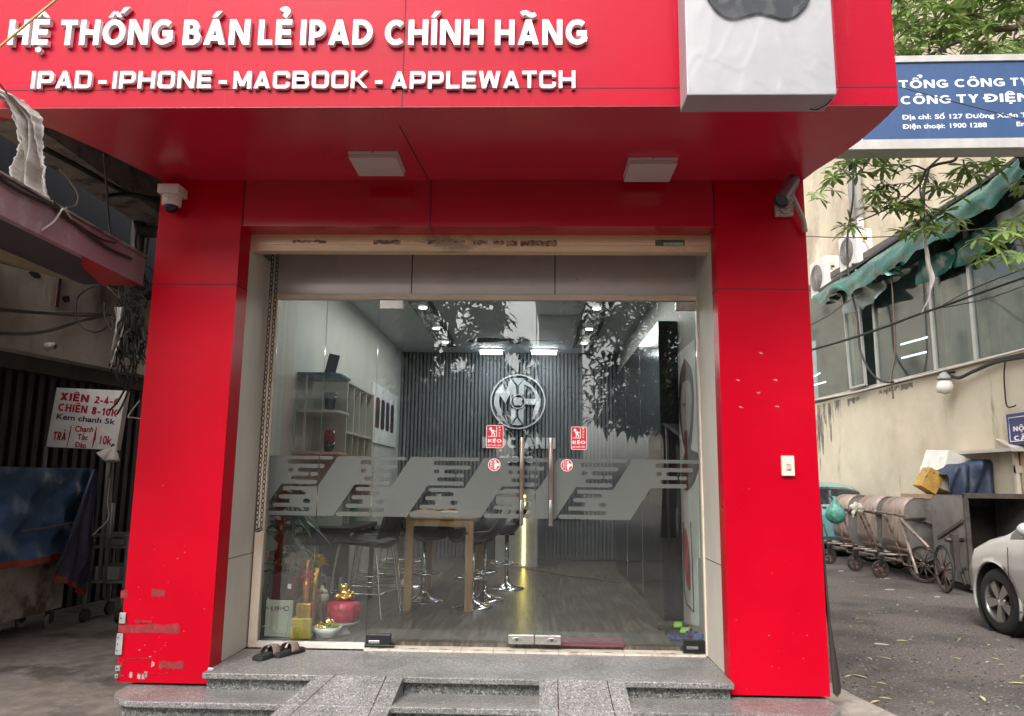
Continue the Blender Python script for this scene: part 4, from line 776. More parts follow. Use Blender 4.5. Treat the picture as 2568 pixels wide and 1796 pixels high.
q0,q1=u(180,1095),u(275,1095); text(mb,'SINGLE POWER',q0,X_,Z_,FR,q1.x-q0.x,.008,w=.2,depth=.001,mi=1); q0,q1=u(200,1368),u(378,1368); text(mb,'PRODUCT IN VIETNAM',q0,X_,Z_,FR,q1.x-q0.x,.008,w=.2,depth=.001,mi=1); mb.box(u(220,1300).x,u(226,1300).x,5.7985,5.7995,u(0,1320).z,u(0,1260).z,2)
mb.build('carton_print',[M('navy_ink',(.015,.025,.06),r=.5),M('red_ink',(.4,.06,.05),r=.5),stk_w],t)
cable('white cord hanging in front of the pale green carton',[pY(672,1500,5.76),pY(674,1520,5.76),pY(680,1545,5.76),pY(672,1565,5.76),pY(656,1572,5.76)],.004,cable_w,'cord')
t=T('travel_bag','black bag with maroon side lying on the pale green carton','bag',(a.x+.15,5.9,h)); MB().prism(rrect(a.x+.01,h+.002,b.x+.03,h+.19,.03),(0,5.8,0),X_,Z_,Y_,0,.22).build('bag_body',M('black_fabric',(.02,.02,.022),r=.8),t,bevel=.012); MB().box(b.x-.05,b.x+.036,5.793,5.80,h+.03,h+.17).build('side_pocket',M('maroon_fabric',(.09,.02,.028),r=.7),t,bevel=.006); MB().box(b.x-.045,b.x-.018,5.79,5.793,h+.085,h+.12).build('tag',stk_w,t)
def leaf_blade(mb,base,d,up,L,W,droop=.35,mi=0,n=5,fold=.25,ob=False):
    d=V(d).normalized(); up=V(up); s=d.cross(up); s=s.normalized() if s.length>1e-4 else d.orthogonal().normalized(); u=s.cross(d); vs=[]
    for i in range(n+1):
        t=i/n; c=V(base)+d*(L*t)-Z_*(droop*L*t*t); w=W*(min(1,.12+t*1.5)*(1-t**5)**.6 if ob else math.sin(PI*min(1,.08+t*.92))**.8*(1-.25*t))
        vs+= [c-s*w/2+u*(w*fold),c,c+s*w/2+u*(w*fold)]
    mb.add(vs,[q for i in range(n) for q in ((3*i,3*i+1,3*i+4,3*i+3),(3*i+1,3*i+2,3*i+5,3*i+4))],mi,True)
leafg=M('dark_pot_leaf',(.05,.105,.05),r=.35,var=.3,sc=8,trans=.2)
b0=pY(700,1470,6.05); t=T('bamboo_plant','leafy green potted plant with long blades behind the left window','plant',(b0.x,6.05,FZ0))
MB().lathe([(.09,0),(.12,.02),(.14,.25),(.15,.28)],(b0.x,6.05,FZ0),24).build('plant_pot',blackg,t)
st=MB()
for k in range(5):
    x=b0.x+random.uniform(-.06,.06); st.tube([(x,6.05,FZ0+.2),(x+random.uniform(-.05,.05),6.05,1.1),(x+random.uniform(-.1,.1),6.03,1.45)],[.012,.01,.006],7)
st.build('stem',M('green_stem',(.07,.11,.04),r=.5),t)
lf=MB()
for k in range(64):
    z=random.uniform(.72,1.62); a=random.uniform(0,2*PI); e=random.uniform(-.3,.9); d=V((math.cos(a),.6*math.sin(a),e)); leaf_blade(lf,(b0.x+random.uniform(-.06,.06),6.05,z-.12),d,Z_,random.uniform(.24,.42),random.uniform(.075,.12),random.uniform(.3,.9))
lf.build('foliage',leafg,t)
bb=pY(672,1388,5.95); tag(MB().ell(bb,(.010,.008,.014)).ell(bb-Z_*.022,(.007,.006,.01)).build('ornament',M('orange_ornament',(.8,.15,.04),r=.3)),'small orange hanging ornament among the plant leaves','ornament')
rootm=M('red_rootwood',(.24,.07,.03),r=.3,var=.25,sc=10); q=pY(716,1480,6.3); t=T('wood_stand','carved reddish wooden plant stand with curled arms behind the left window','stand',(q.x,6.3,FZ0))
def J(u_,v_,y=6.3): return pY(640+u_/4.722,1300+v_/4.722,y)
MB().tube(catmull([J(345,285),J(420,260),J(500,225),J(560,195),J(590,155)],6),[.028]*19+[.022]*4+[.008]*2,10).build('carved_arm',rootm,t)
MB().tube(catmull([J(350,90),J(400,110),J(450,100),J(480,60)],6),[.03]*10+[.02]*6+[.007]*3,10).build('carved_arm',rootm,t)
for x_ in (410,265): 
    p0=J(x_,300); MB().lathe([(.028,0),(.03,.03),(.022,.05),(.032,.08),(.024,.2),(.034,.24),(.026,.34),(.03,.5)],(p0.x,6.3,p0.z-.5),16).build('turned_leg',rootm,t)
MB().tube([J(255,300),J(420,295)],.03,10).build('crossbar',rootm,t)
rt=MB(); c=J(520,500,5.98)
for k in range(60):
    a=random.uniform(0,2*PI); r=random.uniform(.04,.13); p0=c+V((random.uniform(-.02,.02),random.uniform(-.03,.03),.02)); rt.tube(catmull([p0,p0+V((r*math.cos(a)*.6,.5*r*math.sin(a),random.uniform(-.01,.05))),p0+V((r*math.cos(a),.5*r*math.sin(a),-random.uniform(.05,.16)))],4),.0022,4)
tag(rt.build('dried_roots',M('pale_dry_root',(.36,.31,.26),r=.7)),'tuft of pale dried roots drooping over the gift parcel','dried roots')
gold=M('gold_foil',(.75,.46,.07),r=.22,metal=.8,var=.25,sc=14,bump=.4,bs=25); goldp=M('polished_gold',(.8,.52,.12),r=.15,metal=1,var=.12,sc=10)
q=J(560,1440,5.78); t=T('gift_parcel','gold gift boxes stacked in clear cellophane with a red bow','gift',(q.x,5.82,FZ0))
c0=J(545,1440,5.78); MB().obox((c0.x,5.80,FZ0+.075),(.15,.12,.145),rot('Z',6)).build('gift_box',M('yellow_gift_paper',(.55,.42,.06),r=.25,var=.2,sc=18,metal=.4),t,bevel=.003); MB().obox((c0.x+.012,5.82,FZ0+.2),(.11,.11,.1),rot('Z',-5)).build('gift_box',gold,t,bevel=.003)
MB().cyl((c0.x-.0,5.84,FZ0+.25),(c0.x,5.84,FZ0+.44),.03,14).lathe([(.03,FZ0+.44),(.014,FZ0+.5),(.014,FZ0+.56)],(c0.x,5.84,0),14).build('gold_bottle',M('amber_bottle',(.45,.16,.04),r=.15,metal=.3,var=.3,sc=15),t); MB().cyl((c0.x+.055,5.85,FZ0+.25),(c0.x+.065,5.85,FZ0+.5),.022,12).build('gold_bottle',gold,t)
cel=glass_mat('cellophane',(.97,.96,.93),r0=.12,rough=.12)
def cf(a_,b_):
    z=b_; r=(.115*(1-b_)**.6+.016+(.05*max(0,b_-.86)/.14))*(1+.13*math.sin(a_*2*PI*9+b_*5)); return V((c0.x+.01+r*math.cos(2*PI*a_),5.83+r*.75*math.sin(2*PI*a_),FZ0+.01+.66*b_))
MB().grid(cf,54,16).build('cellophane_wrap',cel,t)
rb=M('red_ribbon',(.45,.012,.03),r=.3); bp=J(625,660,5.8)
for s in (-1,1): MB().grid(lambda a_,b_:bp+V((s*(.012+.045*math.sin(PI*a_)*(1)),-.01-.015*math.cos(2*PI*a_)+.0*b_,.03*math.sin(2*PI*a_)*.8+.02*(b_-.5))),14,3).build('ribbon_loop',rb,t,solid=.002)
MB().grid(lambda a_,b_:bp+V((.02*a_+.012*(b_-.5),-.012,-.1*a_)),8,2).build('ribbon_tail',rb,t,solid=.002)
q=J(770,860,6.15); t=T('flower_vase','yellow chrysanthemums in a small vase behind the left panes','flowers',(q.x,6.15,FZ0)); vz=J(780,860,6.15).z-.08
MB().lathe([(.04,vz-.2),(.055,vz-.12),(.035,vz),(.04,vz+.03)],(q.x,6.15,0),18).build('vase_body',M('cream_porcelain',(.6,.57,.45),r=.2),t)
yl=M('yellow_petal',(.75,.5,.02),r=.5,var=.15,trans=.25); stg=MB()
for (u_,v_) in ((650,525),(755,490),(700,500),(790,520)):
    f=J(u_,v_,6.12); stg.tube([(q.x,6.15,vz),f],.004,5); fl=MB()
    for k in range(110): 
        a_=random.uniform(0,2*PI); e=random.uniform(-.4,1.3); leaf_blade(fl,f,(math.cos(a_)*math.cos(e),math.sin(a_)*math.cos(e),math.sin(e)),Z_,random.uniform(.045,.07),.015,.2,n=2)
    fl.build('flower_head',yl,t)
for k in range(26): a_=random.uniform(0,2*PI); leaf_blade(stg,(q.x+random.uniform(-.03,.03),6.13,random.uniform(vz+.02,J(0,600,6.12).z)),(math.cos(a_),math.sin(a_),-.2),Z_,.09,.04,.6,n=3)
stg.build('foliage',leafg,t)
porc=M('painted_porcelain',(.58,.54,.42),r=.2,var=.05,c2=(.3,.12,.08),f2=(.6,.62),sc2=16)
q=J(785,1010,6.0); z=FZ0+.0; t=T('porcelain_jar','small lidded porcelain jar on a dark pedestal behind the panes','jar',(q.x,6.0,FZ0)); zj=J(785,1000,6.0).z
MB().lathe([(.055,FZ0),(.05,FZ0+.02),(.035,FZ0+.05),(.05,zj)],(q.x,6.0,0),18).build('pedestal',M('dark_wood_pedestal',(.07,.03,.02),r=.4),t); MB().lathe([(.03,zj),(.05,zj+.02),(.055,zj+.055),(.045,zj+.075)],(q.x,6.0,0),20).build('jar_body',porc,t); MB().lathe([(.05,zj+.075),(.04,zj+.095),(.014,zj+.11),(.014,zj+.125),(.0,zj+.13)],(q.x,6.0,0),20).build('lid',porc,t)
q=J(1035,1250,5.95); t=T('offering_plate','red wrapped parcel on a white footed plate behind the second pane','offering',(q.x,5.95,FZ0)); pw=M('white_porcelain',(.62,.6,.53),r=.2)
MB().lathe([(.06,FZ0),(.05,FZ0+.015),(.03,FZ0+.04),(.09,FZ0+.07),(.125,FZ0+.09)],(q.x,5.98,0),28).build('footed_plate',pw,t)
redfo=M('red_foil_wrap',(.42,.015,.05),r=.2,var=.25,sc=14,bump=.6,bs=22)
MB().lathe([(.085,FZ0+.085),(.12,FZ0+.11),(.125,FZ0+.19),(.115,FZ0+.235),(.03,FZ0+.25)],(q.x,5.98,0),40,wob=lambda a_,i:1+.05*math.sin(9*a_+i)+.03*math.sin(23*a_)).build('red_wrap',redfo,t)
zt=FZ0+.252; t=T('gold_ornament','shiny gold money toad ornament on the red wrapped parcel','ornament',(q.x,5.98,zt))
mb=MB().ell((q.x,5.98,zt+.02),(.085,.06,.022)).ell((q.x,5.97,zt+.05),(.055,.05,.04)).ell((q.x,5.95,zt+.095),(.036,.034,.032)).ell((q.x-.05,5.95,zt+.03),(.025,.03,.022)).ell((q.x+.05,5.95,zt+.03),(.025,.03,.022)).ell((q.x-.017,5.925,zt+.115),(.011,.011,.011)).ell((q.x+.017,5.925,zt+.115),(.011,.011,.011))
for k in range(40): a_=random.uniform(0,2*PI); mb.ell((q.x+.07*math.cos(a_)*random.uniform(.5,1.1),5.97+.05*math.sin(a_),zt+random.uniform(.01,.06)),(.012,.012,.006),n=8)
mb.build('gold_figure',goldp,t)
q=J(860,1300,5.82); t=T('wavy_bowl','cream wavy rimmed bowl heaped with gold wrapped sweets','bowl',(q.x,5.82,FZ0))
MB().lathe([(.04,FZ0),(.05,FZ0+.008),(.085,FZ0+.045),(.105,FZ0+.085),(.098,FZ0+.083),(.07,FZ0+.03),(.0,FZ0+.022)],(q.x,5.82,0),48,wob=lambda a_,i:1+(.07*math.sin(6*a_) if i in(3,4) else 0)).build('bowl',pw,t)
sw_=MB()
for k in range(46): a_=random.uniform(0,2*PI); r=.075*math.sqrt(random.random()); sw_.obox((q.x+r*math.cos(a_),5.82+r*math.sin(a_),FZ0+.075+.055*(1-r/.08)+random.uniform(0,.012)),(.026,.018,.010),rot('X',random.uniform(0,180))@rot('Z',random.uniform(0,180)),k%3)
sw_.build('sweets',[gold,goldp,M('green_sweet',(.2,.25,.05),r=.3)],t,bevel=.002)
cable('dark cord trailing across the shop floor from the counter',[V((-.1,10.4,.306)),V((.4,9.7,.306)),V((.75,9.4,.306)),V((1.0,9.1,.306))],.006,cable_m,'cord')
# ================================================================== left: neighbouring house and its alley
WO=V((-5.4,6,0)); WD=V((.186,.983,0)).normalized(); WN=V((WD.y,-WD.x,0))
W=lambda t,z,off=0: WO+WD*t+WN*off+Z_*z
NB=T('neighbour_building','weathered concrete house with dark steel shutters in the alley on the left','house',(-5.2,7,0))
zb=pP(180,905,WO,WN).z
MB().prism([(-4,zb),(9,zb),(9,3.9),(-4,3.9)],WO,WD,Z_,WN,-.25,0).build('lintel_wall',wallc,NB)
pm=MB()
for (u0,v0,u1,v1) in ((148,690,157,775),): a=pP(u0,v0,WO,WN); b=pP(u1,v1,WO,WN); pm.beam(V((a.x,a.y,a.z))+WN*.01,V((a.x,a.y,b.z))+WN*.01,.05,.02)
pm.build('rust_streak_pipe',M('rusty_brown',(.12,.05,.035),r=.7),NB)
for (u,v,r) in ((88,688,.07),(166,750,.06)):
    c=pP(u,v,WO,WN); MB().prism([(r*random.uniform(.6,1.2)*math.cos(a),r*.7*random.uniform(.6,1.2)*math.sin(a)) for a in [2*PI*k/10 for k in range(10)]],c,WD,Z_,WN,0,.004).build('plaster_hole',MATS.get('broken_plaster') or M('broken_plaster',(.05,.043,.036),r=.95),NB)
c=pP(116,868,WO,WN); MB().tube([c-WN*.02,c+WN*.09,c+WN*.12-Z_*.01],.035,12,caps=False).build('drain_pipe',camw,NB,solid=.004)
sh=MB().prism([(-4,0),(9,0),(9,zb),(-4,zb)],WO,WD,Z_,WN,-.5,-.35)
t_=-4
while t_<9: sh.prism([(t_,0),(t_+.07,0),(t_+.07,zb-.002),(t_,zb-.002)],WO,WD,Z_,WN,-.35,-.31); t_+=.14
sh.build('steel_shutter',dark_sh,NB)
MB().prism([(-4,zb-.16),(9,zb-.16),(9,zb-.003),(-4,zb-.003)],WO,WD,Z_,WN,-.30,-.2).build('shutter_box',M('shutter_slot_grey',(.07,.062,.06),r=.6,var=.3,sc=3),NB)
# sloping canopy with its purple front beam
XB=-2.85; a=pX(347,637,XB); b=pX(359,717,XB); zt_,zb_=a.z,b.z; YE=b.y
bm_=MB().box(XB-.05,XB,3.3,YE,zb_,zt_); bm_.build('canopy_beam',purple,NB,bevel=.004)
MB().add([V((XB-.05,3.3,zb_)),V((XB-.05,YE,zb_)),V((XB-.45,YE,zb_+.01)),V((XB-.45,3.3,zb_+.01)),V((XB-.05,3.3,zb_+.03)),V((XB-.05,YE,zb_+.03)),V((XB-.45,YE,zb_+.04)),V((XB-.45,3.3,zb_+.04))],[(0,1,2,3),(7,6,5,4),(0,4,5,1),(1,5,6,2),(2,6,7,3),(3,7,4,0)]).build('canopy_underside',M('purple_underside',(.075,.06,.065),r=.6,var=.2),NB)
e=W(.9,3.5,.0); e2=W(-2.4,3.5,0); q0,q1=V((XB-.45,YE,zb_+.012)),V((XB-.45,3.3,zb_+.012)); MB().add([q0,q1,e2,e,q0+Z_*.03,q1+Z_*.03,e2+Z_*.03,e+Z_*.03],[(0,1,2,3),(7,6,5,4),(0,4,5,1),(1,5,6,2),(2,6,7,3),(3,7,4,0)]).build('canopy_lining',olive,NB)
MB().add([V((XB-.003,YE-.75,zb_-.0008)),V((XB-.003,YE-.004,zb_-.0008)),V((XB-.3,YE-.004,zb_-.0008)),V((XB-.15,YE-.5,zb_-.0008))],[(0,1,2,3)]).build('red_paint_patch',red_worn,NB)
MB().box(XB-.13,XB+.02,3.3,YE-.02,zt_+.001,zt_+.014).build('canopy_flashing',pale_sl,NB)
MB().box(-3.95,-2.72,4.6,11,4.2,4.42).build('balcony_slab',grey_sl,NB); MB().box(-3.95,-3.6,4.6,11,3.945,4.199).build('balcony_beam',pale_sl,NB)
MB().box(-5.0,-4.55,4.6,12,3.64,5.6).build('void_wall',void_m,NB); MB().box(-4.54,-3.5,10.9,11.0,3.4,4.19).build('void_wall',void_m,NB)  # near-black colour stands for the unlit void above the canopy

q=pY(345,600,7.0); MB().cyl((q.x,7.0,2.9),(q.x,7.0,4.19),.065,14).tube([(q.x,7.0,3.85),(q.x+.2,7.0,3.85),(q.x+.4,7.0,3.82)],.06,12).lathe([(.085,3.5),(.085,3.62)],(q.x,7.0,0),14).build('drain_pipe',M('sooty_pipe',(.07,.06,.058),r=.6,var=.2),NB)
# torn white plastic hanging over the beam
Rr=[(-20,214),(0,222),(45,243),(98,290),(106,350),(112,390),(121,425),(121,470),(129,516)]; Ll=[(-20,246),(2,247),(15,256),(32,310),(43,360),(40,392),(27,425),(26,468),(92,506)]
nr=np.random.default_rng(5); fr=[(nr.uniform(3,14),nr.uniform(-4,4),nr.uniform(0,6)) for _ in range(6)]
def pl(a_,b_):
    i=min(int(b_*8),7); f=b_*8-i; l=V(Ll[i]).lerp(V(Ll[i+1]),f); r=V(Rr[i]).lerp(V(Rr[i+1]),f); p=l.lerp(r,a_); jag=(4*math.sin(b_*60)+3*math.sin(b_*137))*(a_-.5)
    p3=pY(p.x+jag,p.y,3.86+.34*max(0,b_-.25)**.8); return p3+V((0,.028*sum(math.sin(k*a_*2+m_*b_*1.2+ph) for k,m_,ph in fr)/2+.014*abs(math.sin(a_*13+b_*3))+.007*abs(math.sin(a_*29-b_*5+math.sin(b_*9))),0))
tag(MB().grid(pl,60,110).build('plastic_sheet',plastic_w,solid=.003),'torn dirty white plastic sheet hanging over the purple canopy beam','plastic sheet')
# cables of the neighbour
ytc=6.9
cable('thick black cable running along the pale balcony beam on the left',[pX(95,365,-3.55),pX(200,420,-3.55),pX(300,476,-3.55),pX(345,492,-3.5),pX(402,500,-3.3)],.022,cable_m,group='cables along the left balcony beam')
cable('second black cable dipping under the balcony beam toward the pillar',[pX(262,494,-3.5),pX(300,488,-3.5),pX(350,490,-3.4),pX(400,510,-3.3)],.018,cable_m,group='cables along the left balcony beam')
cable('thin dark cable dropping from the balcony slab to the purple beam',[pX(260,385,-2.9),pX(266,450,-2.9),pX(272,540,-2.9),pX(278,600,-2.87)],.008,cable_m)
cable('pale curved cable end hanging in the dark gap over the canopy',[pX(150,425,-3.6),pX(180,460,-3.6),pX(196,490,-3.6),pX(190,515,-3.6),pX(165,522,-3.6)],.008,cable_w)
for i,(P,r) in enumerate((([(128,512),(160,540),(225,590),(275,625),(330,650)],.012),([(130,505),(190,560),(250,598),(290,610)],.008),([(-5,438),(20,462),(70,490),(128,514)],.012))):
    cable(('black cable lying along the top edge of the purple beam, outer one','thin black cable along the top edge of the purple beam, inner one','black cable on the near end of the purple beam under the plastic sheet')[i],[pX(u,v,XB+.02) for u,v in P],r,cable_m,group='cables on the purple beam')
cable('white knotted cord tied over the purple beam',[pX(105,578,XB+.01),pX(135,556,XB+.02),pX(155,527,XB+.03),pX(165,530,XB+.03),pX(185,560,XB+.02),pX(203,575,XB+.01)],.007,cable_w)
for i,(P,lab) in enumerate((([(-5,773),(90,781),(200,785),(272,788)],'upper pale cable crossing the concrete wall'),([(-5,779),(100,786),(190,792),(270,792)],'lower of two close cables crossing the concrete wall'),([(-5,834),(60,836),(120,828),(190,808),(260,795)],'drooping grey cable low on the concrete wall'),([(-5,838),(80,838),(150,824),(220,800),(280,790)],'drooping darker cable low on the concrete wall'))):
    cable(lab,[pP(u,v,WO+WN*.12,WN) for u,v in P],.011,cable_g,group='cables crossing the left wall')
tg=MB(); rr=random.Random(11)
for k in range(58):
    u=rr.gauss(330,16); v=rr.uniform(640,880); y=rr.uniform(6.25,6.7); n=rr.randint(4,7); P=[(u,v)]
    if k%3==0: w_,h_=rr.uniform(10,36),rr.uniform(14,48); P=[(u+w_*math.cos(a)*1.0,v+h_*math.sin(a)) for a in [2*PI*j/9+k for j in range(9)]]
    else:
        for j in range(n): u+=rr.uniform(-16,15); v+=rr.uniform(-10,48); P.append((min(u,372),v))
    tg.tube(catmull([pY(a_,b_,y+rr.uniform(-.04,.04)) for a_,b_ in P],4),rr.choice([.005,.006,.008]),5)
for P in ([(190,775),(195,745),(225,722),(262,712),(300,690)],[(190,775),(192,800),(215,825),(250,830),(290,800),(330,770)],[(240,690),(270,720),(310,760),(350,800)],[(262,760),(265,800),(300,850),(330,830),(345,770)],[(280,800),(300,900),(320,950),(300,1000),(275,1030)],[(330,800),(335,900),(328,960),(310,1010),(293,1040)],[(290,720),(330,700),(365,690)],[(340,650),(352,700),(345,760),(360,810)],[(355,560),(340,600),(345,650)],[(388,560),(372,600),(366,650)]):
    tg.tube(catmull([pY(a_,b_,6.5) for a_,b_ in P],6),.009,6)
tag(tg.build('cable_tangle',cable_m),'dense tangle of looping black cables beside the left red pillar','cable tangle')
q=MB(); rp=[(300,770),(303,800),(296,840),(287,880),(283,905),(279,925)]; q.grid(lambda a_,b_:pY(V(rp[min(int(b_*5),4)]).lerp(V(rp[min(int(b_*5),4)+1]),b_*5-min(int(b_*5),4)).x+(a_-.5)*(26-18*b_),V(rp[min(int(b_*5),4)]).lerp(V(rp[min(int(b_*5),4)+1]),b_*5-min(int(b_*5),4)).y,6.35+.05*math.sin(7*a_+9*b_)),6,20); tag(q.build('torn_plastic_strip',plastic_w,solid=.004),'grey torn plastic strip dangling among the cable tangle','plastic strip')
cable('yellow thin cable crossing the upper left corner of the red sign',[pY(-15,130,3.5),pY(70,58,3.52),pY(150,-8,3.55)],.006,cable_y)
cable('thin black wire from the red sign down to the white plastic',[pY(-5,205,3.7),pY(60,290,4.1),pY(118,375,4.5)],.004,cable_m)
# ---------------- snack cart under its tarpaulin
xf=-4.63; y1=8.0; t=T('snack_cart','dirty white metal cart on castors under a navy tarpaulin in the alley','cart',(-4.9,6.9,0))
zc0=.16; MB().box(-5.1,xf-.11,4.9,7.72,zc0,.98).build('cart_body',cart_m,t,bevel=.01)
def caster(parent,c,r,mt=black):
    g=MB().tube([(c[0]-.012,c[1],c[2]),(c[0]+.012,c[1],c[2])],r,18); return g
for (x,y) in ((-4.72,7.5),(-4.72,5.3),(-5.0,7.5)): 
    wv=MB().cyl((x-.016,y,.065),(x+.016,y,.065),.065,20).cyl((x-.018,y,.065),(x+.018,y,.065),.025,12,1); wv.box(x-.03,x-.02,y-.03,y+.03,.06,.16,1).box(x+.02,x+.03,y-.03,y+.03,.06,.16,1); wv.build('castor',[M('castor_grey',(.22,.2,.19),r=.5) if 'castor_grey' not in MATS else MATS['castor_grey'],iron],t)
ztop=pX(231,1176,xf).z; y1=pX(231,1176,xf).y-.02; zh0=pX(0,1411,xf).z; zh1=pX(0,1426,xf).z
tp=T('tarpaulin','navy tarpaulin with a red hem draped over the snack cart','tarpaulin',(-4.9,6.8,.95))
def wr(a_,b_): return .035*math.sin(9*a_+5*b_)+.025*math.sin(4*a_-11*b_+1)+.015*math.sin(23*a_+7*b_)
def face(a_,b_):
    y=4.8+(y1-4.8)*a_; z=ztop+(zh0-ztop)*b_; x=xf+wr(a_*3,b_*1.3)*min(1,b_*4)-.05*math.sin(PI*b_)*1; 
    return V((x+.02,y,z))
MB().grid(face,60,26).build('tarp_side',tarp,tp)
MB().grid(lambda a_,b_:(face(a_,1) if b_==0 else face(a_,1)+V((.004,0,-.06*b_))),60,1).build('red_hem',tarp_r,tp)
MB().grid(lambda a_,b_:V((xf+.02-.55*b_,4.8+(y1-4.8)*a_,ztop+.012*math.sin(7*a_)*math.sin(PI*b_))),30,6).build('tarp_top',tarp,tp)
# gathered corner hanging free
Lc=[(233,1178),(205,1250),(178,1318),(160,1370),(131,1432)]; Rc=[(234,1178),(232,1260),(233,1330),(236,1400),(212,1478)]
def corner(a_,b_):
    i=min(int(b_*4),3); f=b_*4-i; p=V(Lc[i]).lerp(V(Lc[i+1]),f).lerp(V(Rc[i]).lerp(V(Rc[i+1]),f),a_); q=pX(p.x,p.y,xf+.10); return q+V((.035*math.sin(a_*9+b_*3)*b_+.02*math.sin(a_*21),0,0))
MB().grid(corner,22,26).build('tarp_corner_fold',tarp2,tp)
MB().grid(lambda a_,b_:corner(a_,1)+V((.003,0,-.055*b_)),22,1).build('red_hem',tarp_r,tp)
def back(a_,b_): z=ztop+(zh0-.15-ztop)*b_; return V((xf+.06-.55*a_+.03*math.sin(8*a_+4*b_),y1+.05*b_+.03*math.sin(11*a_),z))
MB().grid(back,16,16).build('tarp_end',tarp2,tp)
rp_=[pX(u,v,xf+.06) for u,v in ((60,1332),(110,1325),(160,1315),(205,1305),(228,1298))]
cable('brown rope tied round the navy tarpaulin',rp_,.008,M('brown_rope',(.14,.11,.085),r=.8),'rope',name='rope')
# ---------------- price sign
YP=7.75; TL,TR,BR_,BL=[pY(u,v,YP) for u,v in ((141.7,972.3),(317,984.7),(291,1129),(114.6,1120.6))]
t=T('price_sign','white snack price board lettered XIÊN 2-4-6, CHIÊN 8-10K on poles','price sign',tuple(BL))
ux=(BR_-BL).normalized(); uz=(TL-BL).normalized(); un=ux.cross(uz).normalized(); un=un if un.y<0 else -un; Wb=(BR_-BL).length; Hb=(TL-BL).length
MB().prism([(0,0),(Wb,0),(Wb,Hb),(0,Hb)],BL,ux,uz,un,-.09,0).build('sign_board',M('sign_board_white',(.78,.75,.71),r=.6,var=.08,sc=5,c2=(.6,.57,.52),f2=(.62,.8),sc2=4),t,bevel=.004)
sg=lambda zx,zy:pP(zx/3.211,900+zy/3.211,BL+un*.002,un)
sr=MB()
def prow(s,x0,y0,x1,y1,cap,w,mi,sh=0,f=False,off=.025):
    a_=sg(x0,y0); b_=sg(x1,y1); d=(b_-a_); L=d.length; d.normalize()
    h=cap/3.211/1883*YP*1.02
    if f: ftext(sr,s,a_,d,uz,un,L,h,mi,off,.0015)
    else: text(sr,s,a_,d,uz,un,L,h,w=w,depth=.0015,mi=mi,shear=sh)
prow('XIÊN',482,332,712,352,62,.23,0); prow('2-4-6',760,357,948,374,58,.21,0); prow('CHIÊN',465,418,698,440,62,.22,0); prow('8-10K',735,445,938,468,60,.21,0)
prow('Kem chanh 5k',450,482,920,528,42,.2,1,f=True,off=.025); prow('TRÀ',425,652,528,657,66,.22,0); prow('Chanh',600,585,752,590,44,.2,0,f=True,off=.025); prow('Tắc',622,648,705,655,42,.2,0,f=True,off=.025); prow('Đào',602,708,692,718,40,.2,0,f=True,off=.025); prow('10k',788,685,890,690,66,.25,0,f=True,off=.025)
for P in ([(572,535),(576,540),(566,610),(540,705),(536,700),(556,612)],[(775,548),(780,550),(772,645),(742,722),(740,715),(752,640)]):
    sr.add([sg(*p)+un*.0012 for p in P],[tuple(range(6))],0)
sr.build('price_lettering',[M('sign_red_ink',(.42,.012,.03),r=.5),M('sign_blue_ink',(.02,.02,.10),r=.5)],t)
MB().cyl(sg(375,705)-un*(-.02)*0,V((sg(375,705).x-.02,YP+.03,.3)),.018,10).cyl(sg(880,720),V((sg(880,720).x,YP+.05,.3)),.018,10).build('sign_pole',M('grey_pole',(.16,.15,.145),r=.5),t)
# ---------------- clamp lamps on a pole and trolley
YL=7.6; pt_=pY(282,1120,YL); t=T('lamp_pole','pole with two white clamp reflector lamps beside the price board','lamp',(pt_.x,YL,0)); pb=pY(264,1460,YL)
MB().cyl((pb.x,YL,.28),(pb.x+ (pt_.x-pb.x)*.9,YL,pt_.z+.02),.017,12).cyl((pb.x,YL,.75),(pb.x,YL,1.2),.022,12).build('pole',M('steel_pole',(.2,.19,.19),r=.4,metal=.6),t)
def reflector(c,d,r,l):
    R=V(d).to_track_quat('Z','Y').to_matrix(); g=MB().lathe([(.022,-.07),(.025,-.02),(.04,0),(r,l),(r+.003,l+.006)],c,24,0,R); g.build('reflector',camw,t,solid=.003); MB().lathe([(.0,l*.4),(.03,l*.55),(.04,l*.8),(.0,l+.0)],c,16,0,R).build('bulb',M('lamp_bulb_cream',(.55,.5,.4),r=.3) if 'lamp_bulb_cream' not in MATS else MATS['lamp_bulb_cream'],t)
reflector(pY(274,1132,YL-.05),(-.55,-.25,-.62),.066,.085); reflector(pY(285,1138,YL-.08),(.08,-.2,-.95),.062,.07)
MB().ell(pY(283,1120,YL-.04),(.02,.02,.03)).build('clamp',black,t)
cable('white lead wound round the lamp pole',[pY(276,1200,YL-.03),pY(270,1260,YL-.03),pY(272,1300,YL-.04),pY(245,1330,YL-.05),pY(232,1343,YL-.03)],.006,cable_w,'cord')
t=T('kitchen_trolley','grey wire trolley with white trays behind the lamp pole','trolley',(-4.1,7.9,0)); gm=M('trolley_grey',(.17,.16,.155),r=.5,metal=.4,var=.25,sc=9)
YT=7.8; xL=pY(222,1400,YT).x; xR=pY(318,1400,YT).x
for x in (xL,xR):
    for y in (YT,YT+.45): MB().box(x-.015,x+.015,y-.015,y+.015,.14,pY(300,1345,YT).z).build('post',gm,t)
for v in (1345,1372,1460): z=pY(280,v,YT).z; MB().box(xL-.02,xR+.02,YT-.02,YT+.47,z-.012,z+.012).build('shelf',gm,t,bevel=.003)
for x in (xL+.02,xR-.02):
    for y in (YT,YT+.45): MB().cyl((x-.02,y,.07),(x+.02,y,.07),.07,16).build('castor',iron,t)
